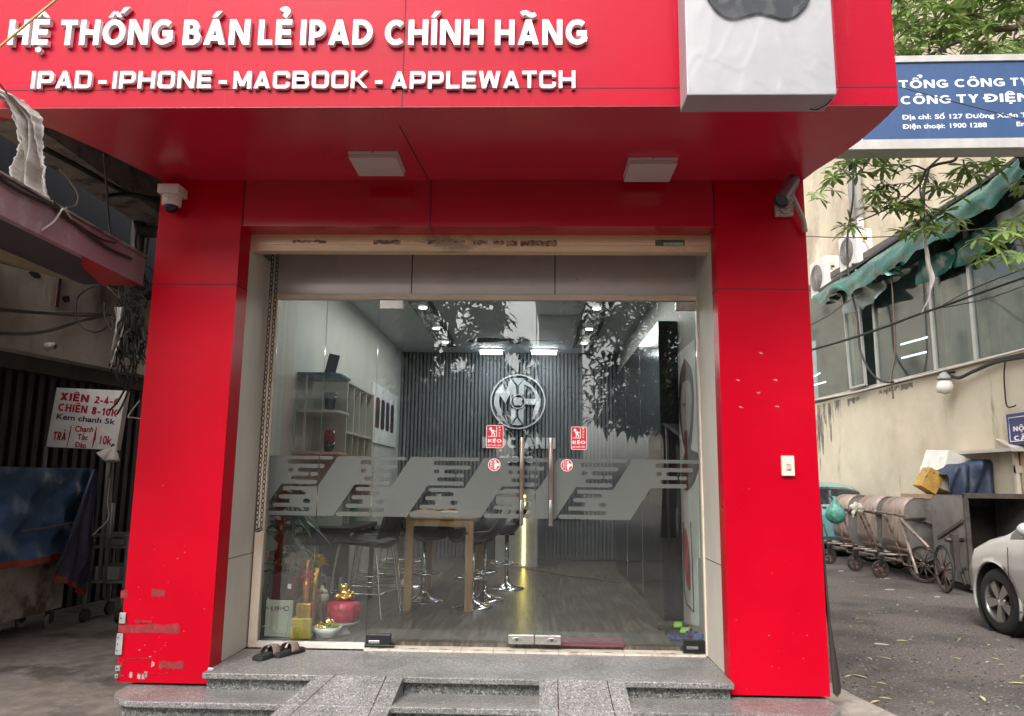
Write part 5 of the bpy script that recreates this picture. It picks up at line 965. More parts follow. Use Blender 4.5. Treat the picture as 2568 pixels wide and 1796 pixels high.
z=pY(280,1372,YT).z; tag(MB().box(xL+.08,xR-.06,YT+.02,YT+.4,z+.013,z+.09).build('food_tray',M('dull_steel_tray',(.3,.29,.285),r=.4,metal=.4),bevel=.01),'pale steel tray on the wire trolley in the alley','tray')
z=pY(280,1460,YT).z; q=MB().box(xL+.06,xR-.08,YT+.03,YT+.38,z+.013,z+.15); tag(q.build('storage_crate',M('grey_crate',(.2,.19,.185),r=.5),bevel=.008),'grey plastic crate low on the wire trolley','crate')
hg=[pY(u,v,7.3) for u,v in ((350,1005),(338,1020),(325,1038),(321,1046),(330,1047),(352,1050))]; cable('white wire clothes hanger hooked behind the left pillar',hg,.006,cable_w,'hanger',name='clothes_hanger',spl=True)
# ================================================================== right: annex building across the yard
RO=V((7.5,11.4,0)); RD=V((-.0645,.998,0)).normalized(); RN=V((-RD.y,RD.x,0))
def RW(t,z,off=0): return RO+RD*t+RN*off+Z_*z
def rw(u,v,off=0):
    p=pP(u,v,RO+RN*off,RN); return ((p-RO).dot(RD),p.z)
def rp(u,v,off=0): return pP(u,v,RO+RN*off,RN)
AN=T('annex_building','cream walled annex with a band of dusty windows across the yard','building',tuple(RO))
cream=M('stained_cream_wall',(.60,.53,.40),r=.85,var=.07,sc=1.2,bump=.15,bs=14,c2=(.47,.40,.31),f2=(.5,.75),sc2=.8,c3=(.22,.185,.14),f3=(.63,.74),sc3=1.6,st3=(1,1,.22))
cream2=M('peeling_cream_wall',(.58,.50,.37),r=.85,var=.12,sc=1.1,bump=.15,bs=14,c2=(.40,.33,.25),f2=(.48,.66),sc2=.9,stretch=(1,1,.6),c3=(.70,.62,.48),f3=(.55,.7),sc3=1.4)
z1=rw(2042,1008)[1]; z2=rw(2568,885)[1]; ta=rw(2042,1008)[0]; tb=rw(2568,885)[0]; zt=lambda t:z1+(z2-z1)*(t-ta)/(tb-ta)
t0,t1=-9.0,14.0
w_=MB().prism([(t0,0),(t1,0),(t1,zt(t1)),(t0,zt(t0))],RO,RD,Z_,RN,-.25,0); lw=w_.build('lower_wall',cream,AN)
rs=random.Random(4); smt=M('black_mould_streak',(.16,.14,.115),r=.9,var=.4,sc=8,c2=(.5,.44,.35),f2=(.42,.6),sc2=7,stretch=(1,1,.3))
for (u,v0,v1,wd) in ((2060,1014,1150,26),(2082,1010,1120,14),(2100,1004,1060,16),(2140,998,1020,30),(2215,978,992,20),(2255,966,984,50),(2050,1040,1190,10)):
    a=rw(u,v0); b=rw(u,v1); wt=wd/1883*18; n=9; top=[(a[0]-wt+2*wt*i/n,a[1]+.0) for i in range(n+1)]; bot=[(a[0]+wt-2*wt*i/n,b[1]+rs.uniform(0,.8)*(a[1]-b[1])) for i in range(n+1)]
    MB().prism(top+bot,RO,RD,Z_,RN,.001,.003).build('mould_streak',smt,lw)
MB().prism([(t0,zt(t0)),(t1,zt(t1)),(t1,zt(t1)+.06),(t0,zt(t0)+.06)],RO,RD,Z_,RN,-.2,.05).build('sill_ledge',M('grey_ledge',(.45,.42,.36),r=.8,var=.15,sc=6),AN)
# window band: a real room behind the panes
wg=glass_mat('dusty_window_glass',(.62,.74,.71),r0=.10,rough=.05,body=.14,bc=(.13,.18,.17))
wtop=6.35
def pane_quad(mb,ta_,tb_,za,zb_): mb.prism([(ta_,za(ta_)),(tb_,za(tb_)),(tb_,zb_),(ta_,zb_)],RO,RD,Z_,RN,-.03,-.015)
edges=[rw(2568,800)[0]-3,rw(2440,800)[0],rw(2338,800)[0],rw(2196,850)[0],rw(2178,850)[0],rw(2140,850)[0],t1]
zl=lambda t:zt(t)+.065
for i in (0,1,2,5):
    mb=MB(); pane_quad(mb,edges[i]+.02,edges[i+1]-.02,zl,wtop); mb.build('window_pane',wg,AN)
mb=MB(); mb.prism([(edges[4],zl(edges[4])),(edges[5],zl(edges[5])),(edges[5]+.12,wtop-.2),(edges[4]+.1,wtop-.2)],RO+RN*.12,RD,Z_,RN,-.03,-.015); ow=mb.build('open_casement',wg,AN)
fr=MB(); alw=M('window_frame_grey',(.42,.43,.40),r=.45,metal=.3,var=.1)
for (p,q) in ((RW(edges[4],zl(edges[4]),.12),RW(edges[4]+.1,wtop-.2,.12)),(RW(edges[5],zl(edges[5]),.12),RW(edges[5]+.12,wtop-.2,.12)),(RW(edges[4],zl(edges[4])+.02,.12),RW(edges[5],zl(edges[5])+.02,.12))): fr.beam(p,q,.05,.04)
fr.build('casement_frame',alw,ow)
for t_ in (edges[1],edges[2],edges[3],edges[5]-.03): MB().prism([(t_-.04,zl(t_)),(t_+.04,zl(t_)),(t_+.04,wtop),(t_-.04,wtop)],RO,RD,Z_,RN,-.06,.02).build('window_mullion',alw,AN)
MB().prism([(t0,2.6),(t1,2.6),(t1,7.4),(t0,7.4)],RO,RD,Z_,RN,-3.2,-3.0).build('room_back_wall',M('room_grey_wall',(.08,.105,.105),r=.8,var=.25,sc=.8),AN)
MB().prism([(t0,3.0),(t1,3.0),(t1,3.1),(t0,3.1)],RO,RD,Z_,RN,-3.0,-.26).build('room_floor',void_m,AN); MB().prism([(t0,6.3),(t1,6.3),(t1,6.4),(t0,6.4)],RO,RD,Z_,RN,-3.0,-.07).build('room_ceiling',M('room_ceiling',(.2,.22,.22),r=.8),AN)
cu=M('grey_sheer_curtain',(.30,.32,.31),r=.9,var=.15,trans=.3); ca,cb=rw(2345,800)[0],rw(2568,800)[0]-2.5
MB().grid(lambda a_,b_:RW(ca+(cb-ca)*a_,zt(ca)-.3+(6.25-zt(ca)+.3)*b_,-.42+.30*abs(math.sin(a_*PI*24+math.sin(a_*23)))**2+.03*math.sin(a_*2*PI*9)),260,6).build('curtain',cu,AN)
tb2=MB()
for (u0,v0,u1,v1) in ((2260,864,2325,846),(2262,898,2322,883),(2040,945,2056,936),(2042,966,2070,958)):
    tb2.cyl(rp(u0,v0,-1.2),rp(u1,v1,-1.2),.02,8)
tb2.build('tube_lamp',M('room_tube_glow',(.9,.9,.9),emit=(.95,.98,1),es=3),AN)
# roof edge, ledge and upper wall
MB().prism([(t0,6.36),(t1,6.36),(t1,6.5),(t0,6.5)],RO,RD,Z_,RN,-3.0,.0).build('roof_slab',M('dark_roof_edge',(.12,.105,.1),r=.8,var=.2,sc=6),AN)
MB().prism([(t0,6.5),(24,6.5),(24,16),(t0,16)],RO,RD,Z_,RN,-3.4,-.75).build('upper_wall',cream2,AN)
dp=MB()
for off,(u0,v0,u1,v1) in ((-.62,(2131,360,2141,545)),(-.62,(2147,360,2158,565))):
    dp.cyl(rp(u1,v1,off),rp(u1,v1,off)+Z_*5,.085,12)
e=rp(2158,565,-.62); dp.tube(catmull([e+Z_*.15,e-Z_*.08,e-Z_*.2+RD*.15,e-Z_*.22+RD*.5],5),.085,12); dp.build('drain_pipe',M('grey_white_pipe',(.55,.55,.54),r=.5,var=.1),AN)
# green tarpaulin awning and its loose flaps
gt=M('green_tarpaulin',(.025,.105,.08),r=.26,var=.25,sc=2,bump=.5,bs=7,c2=(.06,.17,.135),f2=(.52,.7),sc2=1.6); gt2=M('faded_tarpaulin',(.32,.37,.34),r=.35,var=.15,sc=2,bump=.3,bs=6)
AW=T('green_awning','crumpled green tarpaulin awning over the annex windows','awning',tuple(RW(4,6.2)))
top=[(2062,733),(2100,708),(2140,684),(2200,643),(2260,604),(2320,566),(2376,528),(2450,480),(2520,433),(2600,375)]; bot=[(2074,764),(2112,738),(2152,735),(2212,706),(2262,672),(2330,634),(2400,590),(2470,545),(2530,505),(2605,440)]
ng=np.random.default_rng(8); gw=[(ng.uniform(6,60),ng.uniform(-4,9),ng.uniform(0,6),ng.uniform(.02,.075)) for _ in range(13)]
def awn(a_,b_):
    i=min(int(a_*9),8); f=a_*9-i; u=top[i][0]+(top[i+1][0]-top[i][0])*f; v=top[i][1]+(top[i+1][1]-top[i][1])*f; u2=bot[i][0]+(bot[i+1][0]-bot[i][0])*f; v2=bot[i][1]+(bot[i+1][1]-bot[i][1])*f
    p=rp(u,v,.05).lerp(rp(u2+3*math.sin(a_*40),v2+5*math.sin(a_*31)+4*math.sin(a_*67),.30),b_); k=math.sin(PI*b_)*.16
    return p+RN*(k+sum(am*abs(math.sin(.5*f1*a_+f2*b_+ph)) for f1,f2,ph,am in gw)*.55*(b_**.5))
MB().grid(awn,110,14).build('awning_sheet',gt,AW)
ed=MB(); 
for i in range(9): ed.beam(rp(*top[i],.05)+Z_*.03,rp(*top[i+1],.05)+Z_*.03,.2,.06)
ed.build('roof_edge_strip',M('black_edge',(.04,.038,.04),r=.6),AW)
def flap(P,mt,off,nm,amp=.05):
    A=[rp(*q,off) for q in P]
    MB().grid(lambda a_,b_:(A[0].lerp(A[1],a_)).lerp(A[3].lerp(A[2],a_),b_)+RN*(amp*math.sin(5*a_+3*b_)*b_+amp*.5*math.sin(13*a_-5*b_)),18,10).build(nm,mt,AW)
flap([(2122,735),(2217,702),(2216,748),(2121,788)],gt2,.22,'loose_flap',.10); flap([(2302,652),(2392,622),(2396,672),(2301,716)],gt,.16,'loose_flap'); flap([(2392,615),(2494,548),(2496,625),(2396,673)],gt,.12,'loose_flap')
flap([(2075,750),(2118,722),(2119,743),(2076,765)],gt,.32,'loose_flap'); flap([(2218,705),(2302,655),(2302,672),(2220,716)],gt2,.1,'loose_flap'); flap([(2220,660),(2258,632),(2268,668),(2235,692)],gt,.42,'loose_flap',.12); flap([(2494,545),(2600,480),(2600,560),(2496,620)],gt2,.08,'loose_flap')
# air conditioners on the ledge
acw=M('ac_white',(.66,.62,.57),r=.5,var=.06,sc=4)
def ac(cu_,cv0,cv1,lab,W_=.36,L_=.85):
    """front corner pixel column and its top / bottom rows; fan side faces the yard"""
    off=.12; top_=rp(cu_,cv0,off); bo=rp(cu_,cv1,off); H=top_.z-bo.z; c=(top_.x,top_.y,bo.z); t=T('air_conditioner',lab,'air conditioner',c,'air conditioners on the annex roof edge')
    o=V(c); A=lambda a,n,z:o+RD*a-RN*n+Z_*z
    mb=MB(); vs=[A(a,n,z) for a in (0,L_) for n in (0,W_) for z in (0,H)]; mb.add(vs,[(0,1,3,2),(4,6,7,5),(0,4,5,1),(2,3,7,6),(0,2,6,4),(1,5,7,3)]); mb.build('casing',acw,t,bevel=.02)
    R=min(H,L_)*.38; fc=A(L_*.56,-.004,H*.5); gr=MB()
    for k in range(1,9): rr_=R*k/8; gr.tube([fc+RD*(rr_*math.cos(a))+Z_*(rr_*math.sin(a))+RN*.012 for a in [2*PI*j/28 for j in range(28)]],.006,5,closed=True)
    for k in range(8): a=PI*k/8; gr.tube([fc+RD*(R*math.cos(a))+Z_*(R*math.sin(a))+RN*.014,fc-RD*(R*math.cos(a))-Z_*(R*math.sin(a))+RN*.014],.005,5)
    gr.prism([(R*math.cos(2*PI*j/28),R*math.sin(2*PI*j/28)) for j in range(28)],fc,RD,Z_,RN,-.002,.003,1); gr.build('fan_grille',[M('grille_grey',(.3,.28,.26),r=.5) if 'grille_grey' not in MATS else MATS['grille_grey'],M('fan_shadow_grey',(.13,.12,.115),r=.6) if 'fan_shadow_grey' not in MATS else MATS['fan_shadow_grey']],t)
    sp_=MB(); sp_.prism([(.0,0),(.12,0),(.12,.16),(0,.16)],A(-.012,.12,H*.62),-RN,Z_,-RD,0,.012,0).prism([(.02,.03),(.10,.03),(.10,.08),(.02,.08)],A(-.013,.12,H*.62),-RN,Z_,-RD,.012,.02,1); sp_.build('valve_cover',[M('valve_cream',(.5,.44,.28),r=.5) if 'valve_cream' not in MATS else MATS['valve_cream'],iron],t)
    MB().tube(catmull([A(-.02,.2,H*.62),A(-.08,.24,H*.4),A(-.06,.3,H*.15),A(.1,.42,.05)],6),.02,8).build('coolant_pipe',cable_w,t)
    MB().prism([(R*.35*math.cos(2*PI*j/16),R*.35*math.sin(2*PI*j/16)) for j in range(16)],A(L_*.08+R*.2,-.004,H*.75),RD,Z_,RN,.0,.003).build('round_mark',M('pink_mark',(.5,.12,.18),r=.5) if 'pink_mark' not in MATS else MATS['pink_mark'],t) if 0 else None
    MB().box(c[0]-.1,c[0]+.5,c[1]+.05,c[1]+.1,c[2]-.05,c[2]).build('bracket',iron,t)
ac(2067,640,732,'smaller looking air conditioner nearer the red pillar, on the annex roof edge'); ac(2146,572,662,'air conditioner under the drain pipes, the upper of the two on the annex')
# yard cables
yd=lambda P,y:[pY(u,v,y) for u,v in P]
cable('thick twisted black cable sagging across the yard windows',yd([(2030,879),(2130,850),(2220,820),(2300,790),(2365,768),(2450,738),(2600,685)],9.5),.016,cable_m,group='cables across the yard'); cable('thin black wire parallel to the thick twisted cable',yd([(2365,765),(2450,720),(2600,662)],9.4),.008,cable_m,group='cables across the yard')
cable('thin black wire branching under the thick twisted cable at the right',yd([(2365,772),(2480,748),(2600,705)],9.45),.007,cable_m,group='cables across the yard'); cable('thin wire close below the window tops by the red pillar',yd([(2028,818),(2080,790),(2120,760),(2160,738)],14),.012,cable_m,group='cables across the yard')
cable('straight pale wire crossing in front of the air conditioners',yd([(2010,592),(2120,596),(2260,592),(2400,580),(2600,560)],9.0),.006,cable_g,group='cables across the yard')
cable('long black cable hanging from the drain pipes down the windows',[rp(u,v,.35) for u,v in ((2132,330),(2140,480),(2126,590),(2128,690),(2150,800),(2158,880),(2185,935),(2215,957),(2240,958))],.022,cable_m,group='cables hanging on the annex'); cable('brown cable hanging beside the right window pane of the annex',[rp(u,v,.3) for u,v in ((2236,690),(2240,760),(2244,830),(2244,900),(2236,945),(2240,1000))],.016,M('brown_cable',(.13,.09,.07),r=.6),group='cables hanging on the annex')
cable('black cable lying along the annex window ledge',[rp(u,v,.12) for u,v in ((2045,1009),(2120,990),(2240,962),(2320,940),(2360,932),(2400,948),(2440,932),(2500,908),(2600,890))],.03,cable_m,group='cables hanging on the annex'); cable('pale cable lying along the annex window ledge',[rp(u,v,.14) for u,v in ((2045,1004),(2140,985),(2260,955),(2360,930),(2460,905),(2600,868))],.022,cable_w,group='cables hanging on the annex')
cable('bent black cable end hanging on the cream wall at the right',[rp(u,v,.06) for u,v in ((2521,905),(2518,940),(2520,980),(2525,1018),(2540,1020),(2547,1017))],.012,cable_m,group='cables hanging on the annex')
q=MB(); RB=[(2405,380),(2360,392),(2330,420),(2318,470),(2312,540),(2320,610),(2330,660),(2336,700),(2330,745),(2312,785)]
def rib(a_,b_):
    i=min(int(b_*9),8); f=b_*9-i; p=V(RB[i]).lerp(V(RB[i+1]),f); w=5+5*math.sin(PI*min(1,b_*1.1))+(3 if .6<b_<.85 else 0); w*= (1-max(0,b_-.8)*4.6); return pY(p.x+(a_-.5)*w,p.y,8.4)+Y_*(.03*math.sin(8*a_+20*b_))
q.grid(rib,3,40); tag(q.build('plastic_strap',M('grey_strap',(.33,.3,.28),r=.45,var=.15),solid=.004),'long grey plastic strap dangling from the blue sign','strap')
t=T('wall_lamp','white caged bulb lamp on the cream wall under the window ledge','lamp',tuple(rp(2368,955,.2))); lp=rp(2368,950,.2)
MB().lathe([(.02,.12),(.05,.1),(.11,.02),(.13,-.01)],lp,20).build('shade',M('lamp_shade_grey',(.3,.3,.29),r=.5),t,solid=.004); MB().lathe([(.05,-.01),(.11,-.05),(.14,-.14),(.12,-.24),(.0,-.28)],lp,20).build('bulb',M('milky_bulb',(.7,.66,.58),r=.3),t); MB().tube([lp+Z_*.1,lp-RN*.2+Z_*.12],.02,8).build('arm',iron,t)
# blue notice board on the wall
t=T('notice_board','small blue notice board with white capitals on the cream wall','sign',tuple(rp(2536,1118))); a=rp(2536,1118,.05); tl=rp(2529,1040,.05); O=rp(2536,1118,.05); uu=-RD; hh=tl.z-O.z
MB().prism([(0,0),(1.75,.02),(1.75,hh+.02),(.0,hh)],O,uu,Z_,RN,0,.04).build('board',M('blue_board',(.035,.045,.17),r=.5,var=.08),t)
mb=MB(); mb.tube([O+uu*.06+Z_*.06+RN*.045,O+uu*.06+Z_*(hh-.06)+RN*.045,O+uu*1.69+Z_*(hh-.04)+RN*.045,O+uu*1.69+Z_*.08+RN*.045],.010,4,closed=True)
for s,x,z,wd in (('KHU VỰC',.46,hh*.73,.8),('NỘI BỘ CƠ QUAN',.14,hh*.44,1.45),('CẤM DỪNG ĐỖ',.14,hh*.15,1.45)): text(mb,s,O+uu*x+Z_*z+RN*.041,uu,Z_,RN,wd,hh*.15,w=.2,depth=.004)
mb.build('board_lettering',stk_w,t)
# big blue company sign
YS=7.6; t=T('company_sign','large blue sign board lettered TỔNG CÔNG TY, on a grey framed post','sign',tuple(pY(2300,380,YS)))
ax=(pY(2568,139,YS)-pY(2253,144,YS)); uxs=V((1,0,.012)).normalized(); uzs=V((-.0,0,1)); P0=pY(2253,351,YS); x0=P0.x-.55; zb_=P0.z-.006; ztp=pY(2253,160,YS).z; z_o=zb_-.055; H=ztp-zb_
bl=M('sign_blue',(.02,.06,.16),r=.4,var=.06,sc=2,c2=(.03,.075,.185),f2=(.55,.75),sc2=3,stretch=(4,1,.4)); SO=V((x0,YS,zb_))
MB().prism([(.18,0),(3.6,0),(3.6,H),(.18,H)],SO,uxs,uzs,FR,-.02,.0).build('sign_panel',bl,t); MB().prism([(0.0,0),(.178,0),(.178,H),(0,H)],SO,uxs,uzs,FR,-.02,0).build('white_end_panel',stk_w,t)
MB().prism([(-.03,H),(3.65,H),(3.65,H+.075),(-.03,H+.075)],SO,uxs,uzs,FR,-.22,.02).prism([(-.03,-.11),(3.65,-.11),(3.65,-.001),(-.03,-.001)],SO,uxs,uzs,FR,-.22,.02).prism([(0,0),(3.6,0),(3.6,H),(0,H)],SO,uxs,uzs,FR,-.2,-.021).build('sign_frame',M('frame_grey',(.38,.37,.355),r=.5,var=.1,sc=6),t,bevel=.004)
MB().box(x0+3.66,x0+3.8,YS,YS+.14,0,zb_+H+.2).build('sign_post',M('post_grey',(.3,.3,.3),r=.5),t)
sg2=lambda zx,zy:pP(2250+zx/4.0157,zy/4.0157,V((0,YS-.001,0)),(0,1,0))
swm=M('sign_white',(.68,.7,.72),r=.5)
def srow(s,x0_,y0_,x1_,cap,w,f=False,off=.02):
    mb=MB()
    a_=sg2(x0_,y0_); b_=sg2(x1_,y0_-.02*(x1_-x0_)); d=(b_-a_); L=d.length; d.normalize(); h=cap/4.0157/1883*YS*1.03
    if f: ftext(mb,s,a_,d,Z_,FR,L,h,0,off,.002)
    else: text(mb,s,a_,d,Z_,FR,L,h,w=w,depth=.002)
    mb.build('sign_word',swm,t)
srow('TỔNG',20,893,513,90,.19); srow('CÔNG',582,880,1085,90,.19); srow('TY',1143,866,1330,88,.19); srow('CÔNG',38,1053,540,92,.19); srow('TY',602,1036,822,90,.19); srow('ĐIỆN',885,1030,1345,90,.19)
srow('Địa chỉ:',50,1204,345,48,.2,True); srow('Số 127 Đường Xuân Thủy',378,1198,1460,48,.2,True); srow('Điện thoại:',56,1298,483,48,.2,True); srow('1900 1288',516,1288,905,48,.2,True); srow('Email',1198,1272,1400,48,.2,True)
cable('thin black wire crossing in front of the blue company sign',yd([(2256,218),(2370,250),(2480,278),(2600,310)],7.2),.005,cable_m)
# ================================================================== handcarts
rust=M('rusty_sheet_metal',(.40,.32,.275),r=.45,metal=.3,var=.25,sc=5,c2=(.22,.125,.085),f2=(.5,.64),sc2=5,stretch=(1.6,1.6,.4),c3=(.50,.46,.44),f3=(.58,.68),sc3=2.2,bump=.2,bs=10); sheet=M('grey_sheet_metal',(.225,.215,.20),r=.5,metal=.3,var=.2,sc=3,c2=(.12,.095,.08),f2=(.52,.7),sc2=2,bump=.15,bs=8)
pipe=M('worn_cart_pipe',(.27,.22,.195),r=.4,metal=.5,var=.25,sc=12,c2=(.12,.07,.05),f2=(.5,.62),sc2=9); tyre=M('solid_tyre',(.035,.032,.03),r=.75); wheelm=M('rusty_spokes',(.12,.085,.07),r=.6,metal=.4,var=.3,sc=20)
def wheel(t,c,r,axis,spokes=8,wd=.035,nm='wheel'):
    axis=V(axis).normalized(); a=axis.orthogonal().normalized(); b=axis.cross(a); c=V(c)
    rim=MB().tube([c+a*((r-.018)*math.cos(q))+b*((r-.018)*math.sin(q)) for q in [2*PI*k/32 for k in range(32)]],.018,8,closed=True); w_=rim.build(nm,tyre,t)
    sp_=MB().cyl(c-axis*.05,c+axis*.05,.035,14).tube([c+a*((r-.045)*math.cos(q))+b*((r-.045)*math.sin(q)) for q in [2*PI*k/28 for k in range(28)]],.012,6,closed=True)
    for k in range(spokes): q=2*PI*k/spokes; sp_.tube([c,c+a*((r-.04)*math.cos(q))+b*((r-.04)*math.sin(q))],.009 if spokes>6 else .02,6)
    sp_.build('spokes',wheelm,w_)
def handcart():
    t=T('handcart','','handcart',(0,0,0),'rusty refuse handcarts in the yard'); WY=.74
    prof=[(1.05,.72)]+[(.22,.26),(.13,.34)]+[(-.06,.52)]+arc(.10,.66,.17,.17,190,182,1)+arc(.22,1.02,.28,.26,170,95,8)+[(.26,1.285),(1.1,1.17)]
    prof=[(-.02,.50)]+[(-.05,.62)]+arc(.21,1.03,.245,.245,178,90,8)+[(1.12,1.20)]; low=[(1.12,.86),(.34,.32),(.22,.30),(.10,.36)]
    def shell(P,y0,y1,closed=False): pass
    bod=MB(); n=len(prof); bod.add([(q[0],y,q[1]) for q in prof for y in (0,WY)],[(2*i,2*i+2,2*i+3,2*i+1) for i in range(n-1)],0,True)
    b2=[prof[0]]+low[::-1][0:0]+[(.06,.40),(.16,.33),(.30,.30),(1.12,.80)]
    for i in range(len(b2)-1): bod.add([(b2[i][0],0,b2[i][1]),(b2[i+1][0],0,b2[i+1][1]),(b2[i+1][0],WY,b2[i+1][1]),(b2[i][0],WY,b2[i][1])],[(0,1,2,3)],0,True)
    bod.build('bin_shell',rust,t,solid=.012)
    side=prof+b2[::-1][:-1]
    for y in (.012,WY-.012): MB().prism(side,(0,y,0),X_,Z_,Y_,-.005,.005).build('side_panel',sheet,t)
    hd=MB()
    for y in (-.03,WY+.03): hd.tube(catmull([(.62,y,.80),(.2,y,.93),(-.2,y,1.02),(-.52,y,1.06)],5),.02,8)
    hd.tube([(-.52,-.05,1.06),(-.52,WY+.05,1.06)],.021,8); hd.build('handle',pipe,t)
    fr_=MB()
    for y in (-.02,WY+.02): fr_.tube(catmull([(-.35,y,1.04),(-.22,y,.7),(-.12,y,.34),(-.02,y,.24),(.5,y,.22),(1.05,y,.22)],5),.019,8); fr_.tube([(.62,y,.80),(.70,y,.3)],.02,8)
    fr_.tube([(-.4,.1,.40),(.55,.1,.36)],.02,8).tube([(-.4,WY-.1,.40),(.55,WY-.1,.36)],.02,8).tube([(-.1,-.02,.3),(-.1,WY+.02,.3)],.018,8).tube([(.5,-.02,.24),(.5,WY+.02,.24)],.018,8).tube([(.68,-.1,.3),(.68,WY+.1,.3)],.02,8); fr_.build('undercarriage',pipe,t)
    for y in (WY*.45,):
        q=MB().box(-.32,-.24,y-.03,y+.03,.30,.44).beam((-.28,y-.03,.3),(-.30,y-.03,.13),.01,.05).beam((-.28,y+.03,.3),(-.30,y+.03,.13),.01,.05); q.build('castor_fork',iron,t); wheel(t,(-.30,y,.14),.14,(0,1,0),5,nm='castor_wheel')
    for y in (-.09,WY+.09): wheel(t,(.68,y,.30),.30,(0,1,0),10)
    return t
h0=handcart(); hl=['grey sided handcart with rusty rounded end, frontmost of the nested three','rusty rounded handcart squeezed in the middle of the nested three','rusty handcart at the back of the nested three, by the teal car']
for i,(x,y,a) in enumerate(((5.83,12.2,0),(5.83,13.15,1),(5.80,14.25,-1))):
    o=h0 if i==0 else copy_tree(h0); o.location=(x,y,0); o.rotation_euler=(0,0,math.radians(a)); o['label']=hl[i]
# open box cart tipped toward us
t=T('handcart','open grey box handcart with its dark mouth facing the street and a big spoked wheel','handcart',(6.5,11.3,0),'rusty refuse handcarts in the yard')
x0,x1=6.05,7.02; ya,yb=10.9,11.85
sd=[(ya,.12),(ya,1.33)]+arc(yb-.16,1.33-.16,.16,.16,90,0,6)[::1]+[(yb,.5),(yb-.3,.12)]
for x,nm in ((x0,'side_panel'),(x1-.02,'side_panel')): MB().prism(sd,(x,0,0),Y_,Z_,X_,0,.018).build(nm,sheet,t)
mb=MB(); edge=sd[1:]+[(ya,.12)]
for i in range(len(edge)-1): a_,b_=edge[i],edge[i+1]; mb.add([(x0+.018,a_[0],a_[1]),(x0+.018,b_[0],b_[1]),(x1-.02,b_[0],b_[1]),(x1-.02,a_[0],a_[1])],[(0,1,2,3)],0,True)
mb.build('bin_shell',M('dark_bin_metal',(.085,.075,.068),r=.6,metal=.2,var=.3,sc=4,c2=(.13,.085,.06),f2=(.52,.66),sc2=3),t,solid=.012)
mb=MB().box(x0-.03,x0+.03,ya-.02,ya+.03,.08,1.36).box(x1-.03,x1+.03,ya-.02,ya+.03,.08,1.36).box(x0-.03,x1+.03,ya-.025,ya+.03,1.30,1.37).box(x0-.03,x1+.03,ya-.025,ya+.03,.06,.13)
mb.beam((x0-.015,ya+.1,.98),(x0-.015,yb-.15,.70),.02,.05).beam((x0-.015,ya+.15,.1),(x0-.015,yb-.45,.75),.02,.05); mb.build('angle_frame',M('dark_angle_iron',(.10,.088,.08),r=.5,metal=.4,var=.25,sc=10),t,bevel=.004)
hb=MB(); c1=pY(2260,1303,11.6); c2=pY(2330,1375,10.75); c3=pY(2300,1440,10.9)
hb.tube([pY(2318,1300,12.2),c1,c2],.026,10).tube([c1-Z_*.02,c3],.024,10); hb.build('handle',pipe,t)
wc=V((5.72,10.98,.33)); wheel(t,wc,.33,V((1,-.12,0)),10); MB().tube([wc,(x0+.3,11.1,.33)],.022,8).box(5.86,5.94,10.95,11.05,.3,.8).tube([(5.78,11,.72),(6.05,11.05,.72)],.03,8).build('axle_strut',M('axle_iron',(.09,.075,.068),r=.55,metal=.5),t)
wheel(t,(7.25,11.1,.33),.33,(1,0,0),10); wheel(t,(5.95,12.0,.28),.28,(1,.5,0),10)
# load behind the carts
cw_=pP(2380,1200,V((0,13.6,0)),(0,1,0)); 
t=T('flat_cart','flat trolley loaded with boxes behind the open handcart','cart',(7.2,13.4,0)); MB().box(6.5,8.2,12.9,13.9,.55,.62).build('deck',rust,t); 
for x in (6.7,7.9):
    for y in (13.0,13.8): MB().cyl((x-.03,y,.15),(x+.03,y,.15),.15,18).build('wheel',tyre,t); MB().box(x-.02,x+.02,y-.02,y+.02,.2,.55).build('leg',iron,t)
foam=M('white_foam_box',(.72,.69,.64),r=.75,var=.08,sc=5,c2=(.5,.46,.4),f2=(.55,.7),sc2=4); tapeb=M('brown_parcel_tape',(.45,.27,.12),r=.4)
t=T('foam_box','large white foam box with brown tape, leaning over the grey handcart','box',(7.0,13.2,.62)); R=rot('Y',20)@rot('Z',8); q=pY(2376,1190,13.2); MB().obox(q,(.60,.6,.66),R).build('box_body',foam,t,bevel=.012); MB().obox(q,(.605,.605,.05),R).build('box_tape',foam,t); MB().obox(q+R@V((-.29,-.27,-.28)),(.04,.09,.1),R).build('parcel_tape',tapeb,t)
q2=pY(2330,1206,13.0); t=T('carton','yellow brown taped carton leaning against the foam box','box',tuple(q2)); R=rot('Y',32); MB().obox(q2,(.28,.28,.36),R).build('carton_body',M('yellow_taped_carton',(.5,.3,.07),r=.5,var=.25,sc=7,c2=(.22,.13,.04),f2=(.55,.64),sc2=12),t,bevel=.006)
MB().box(q2.x-.25,q2.x+.9,12.9,13.5,.63,q2.z-.22).build('lower_carton',M('plain_carton',(.35,.26,.17),r=.7),t)
q3=pY(2440,1165,13.6); tag(MB().obox(q3,(.5,.5,.3),rot('Y',-12)).build('carton',M('grey_carton',(.36,.29,.24),r=.8,var=.15),bevel=.01),'greyish carton peeping out behind the navy covered load','box')
Cn=[(2383,1245),(2388,1180),(2400,1168),(2455,1160),(2505,1157),(2530,1152),(2545,1245)]
t=T('covered_load','lumpy load under a navy tarpaulin with a red edge behind the open cart','covered load',tuple(pY(2460,1240,12.6)))
def cov(a_,b_):
    u=2383+160*a_; top_=1172-18*a_-8*math.sin(3*a_) + (18*(1-a_/.12) if a_<.12 else 0); v=1262+(top_-1262)*min(1,b_*1.6); d=max(0,b_-.6)*2; p=pY(u,v,12.5); return p+V((0,d+.05*math.sin(17*a_+4*b_)+.03*math.sin(31*a_-6*b_),.02*math.sin(13*a_)*b_))
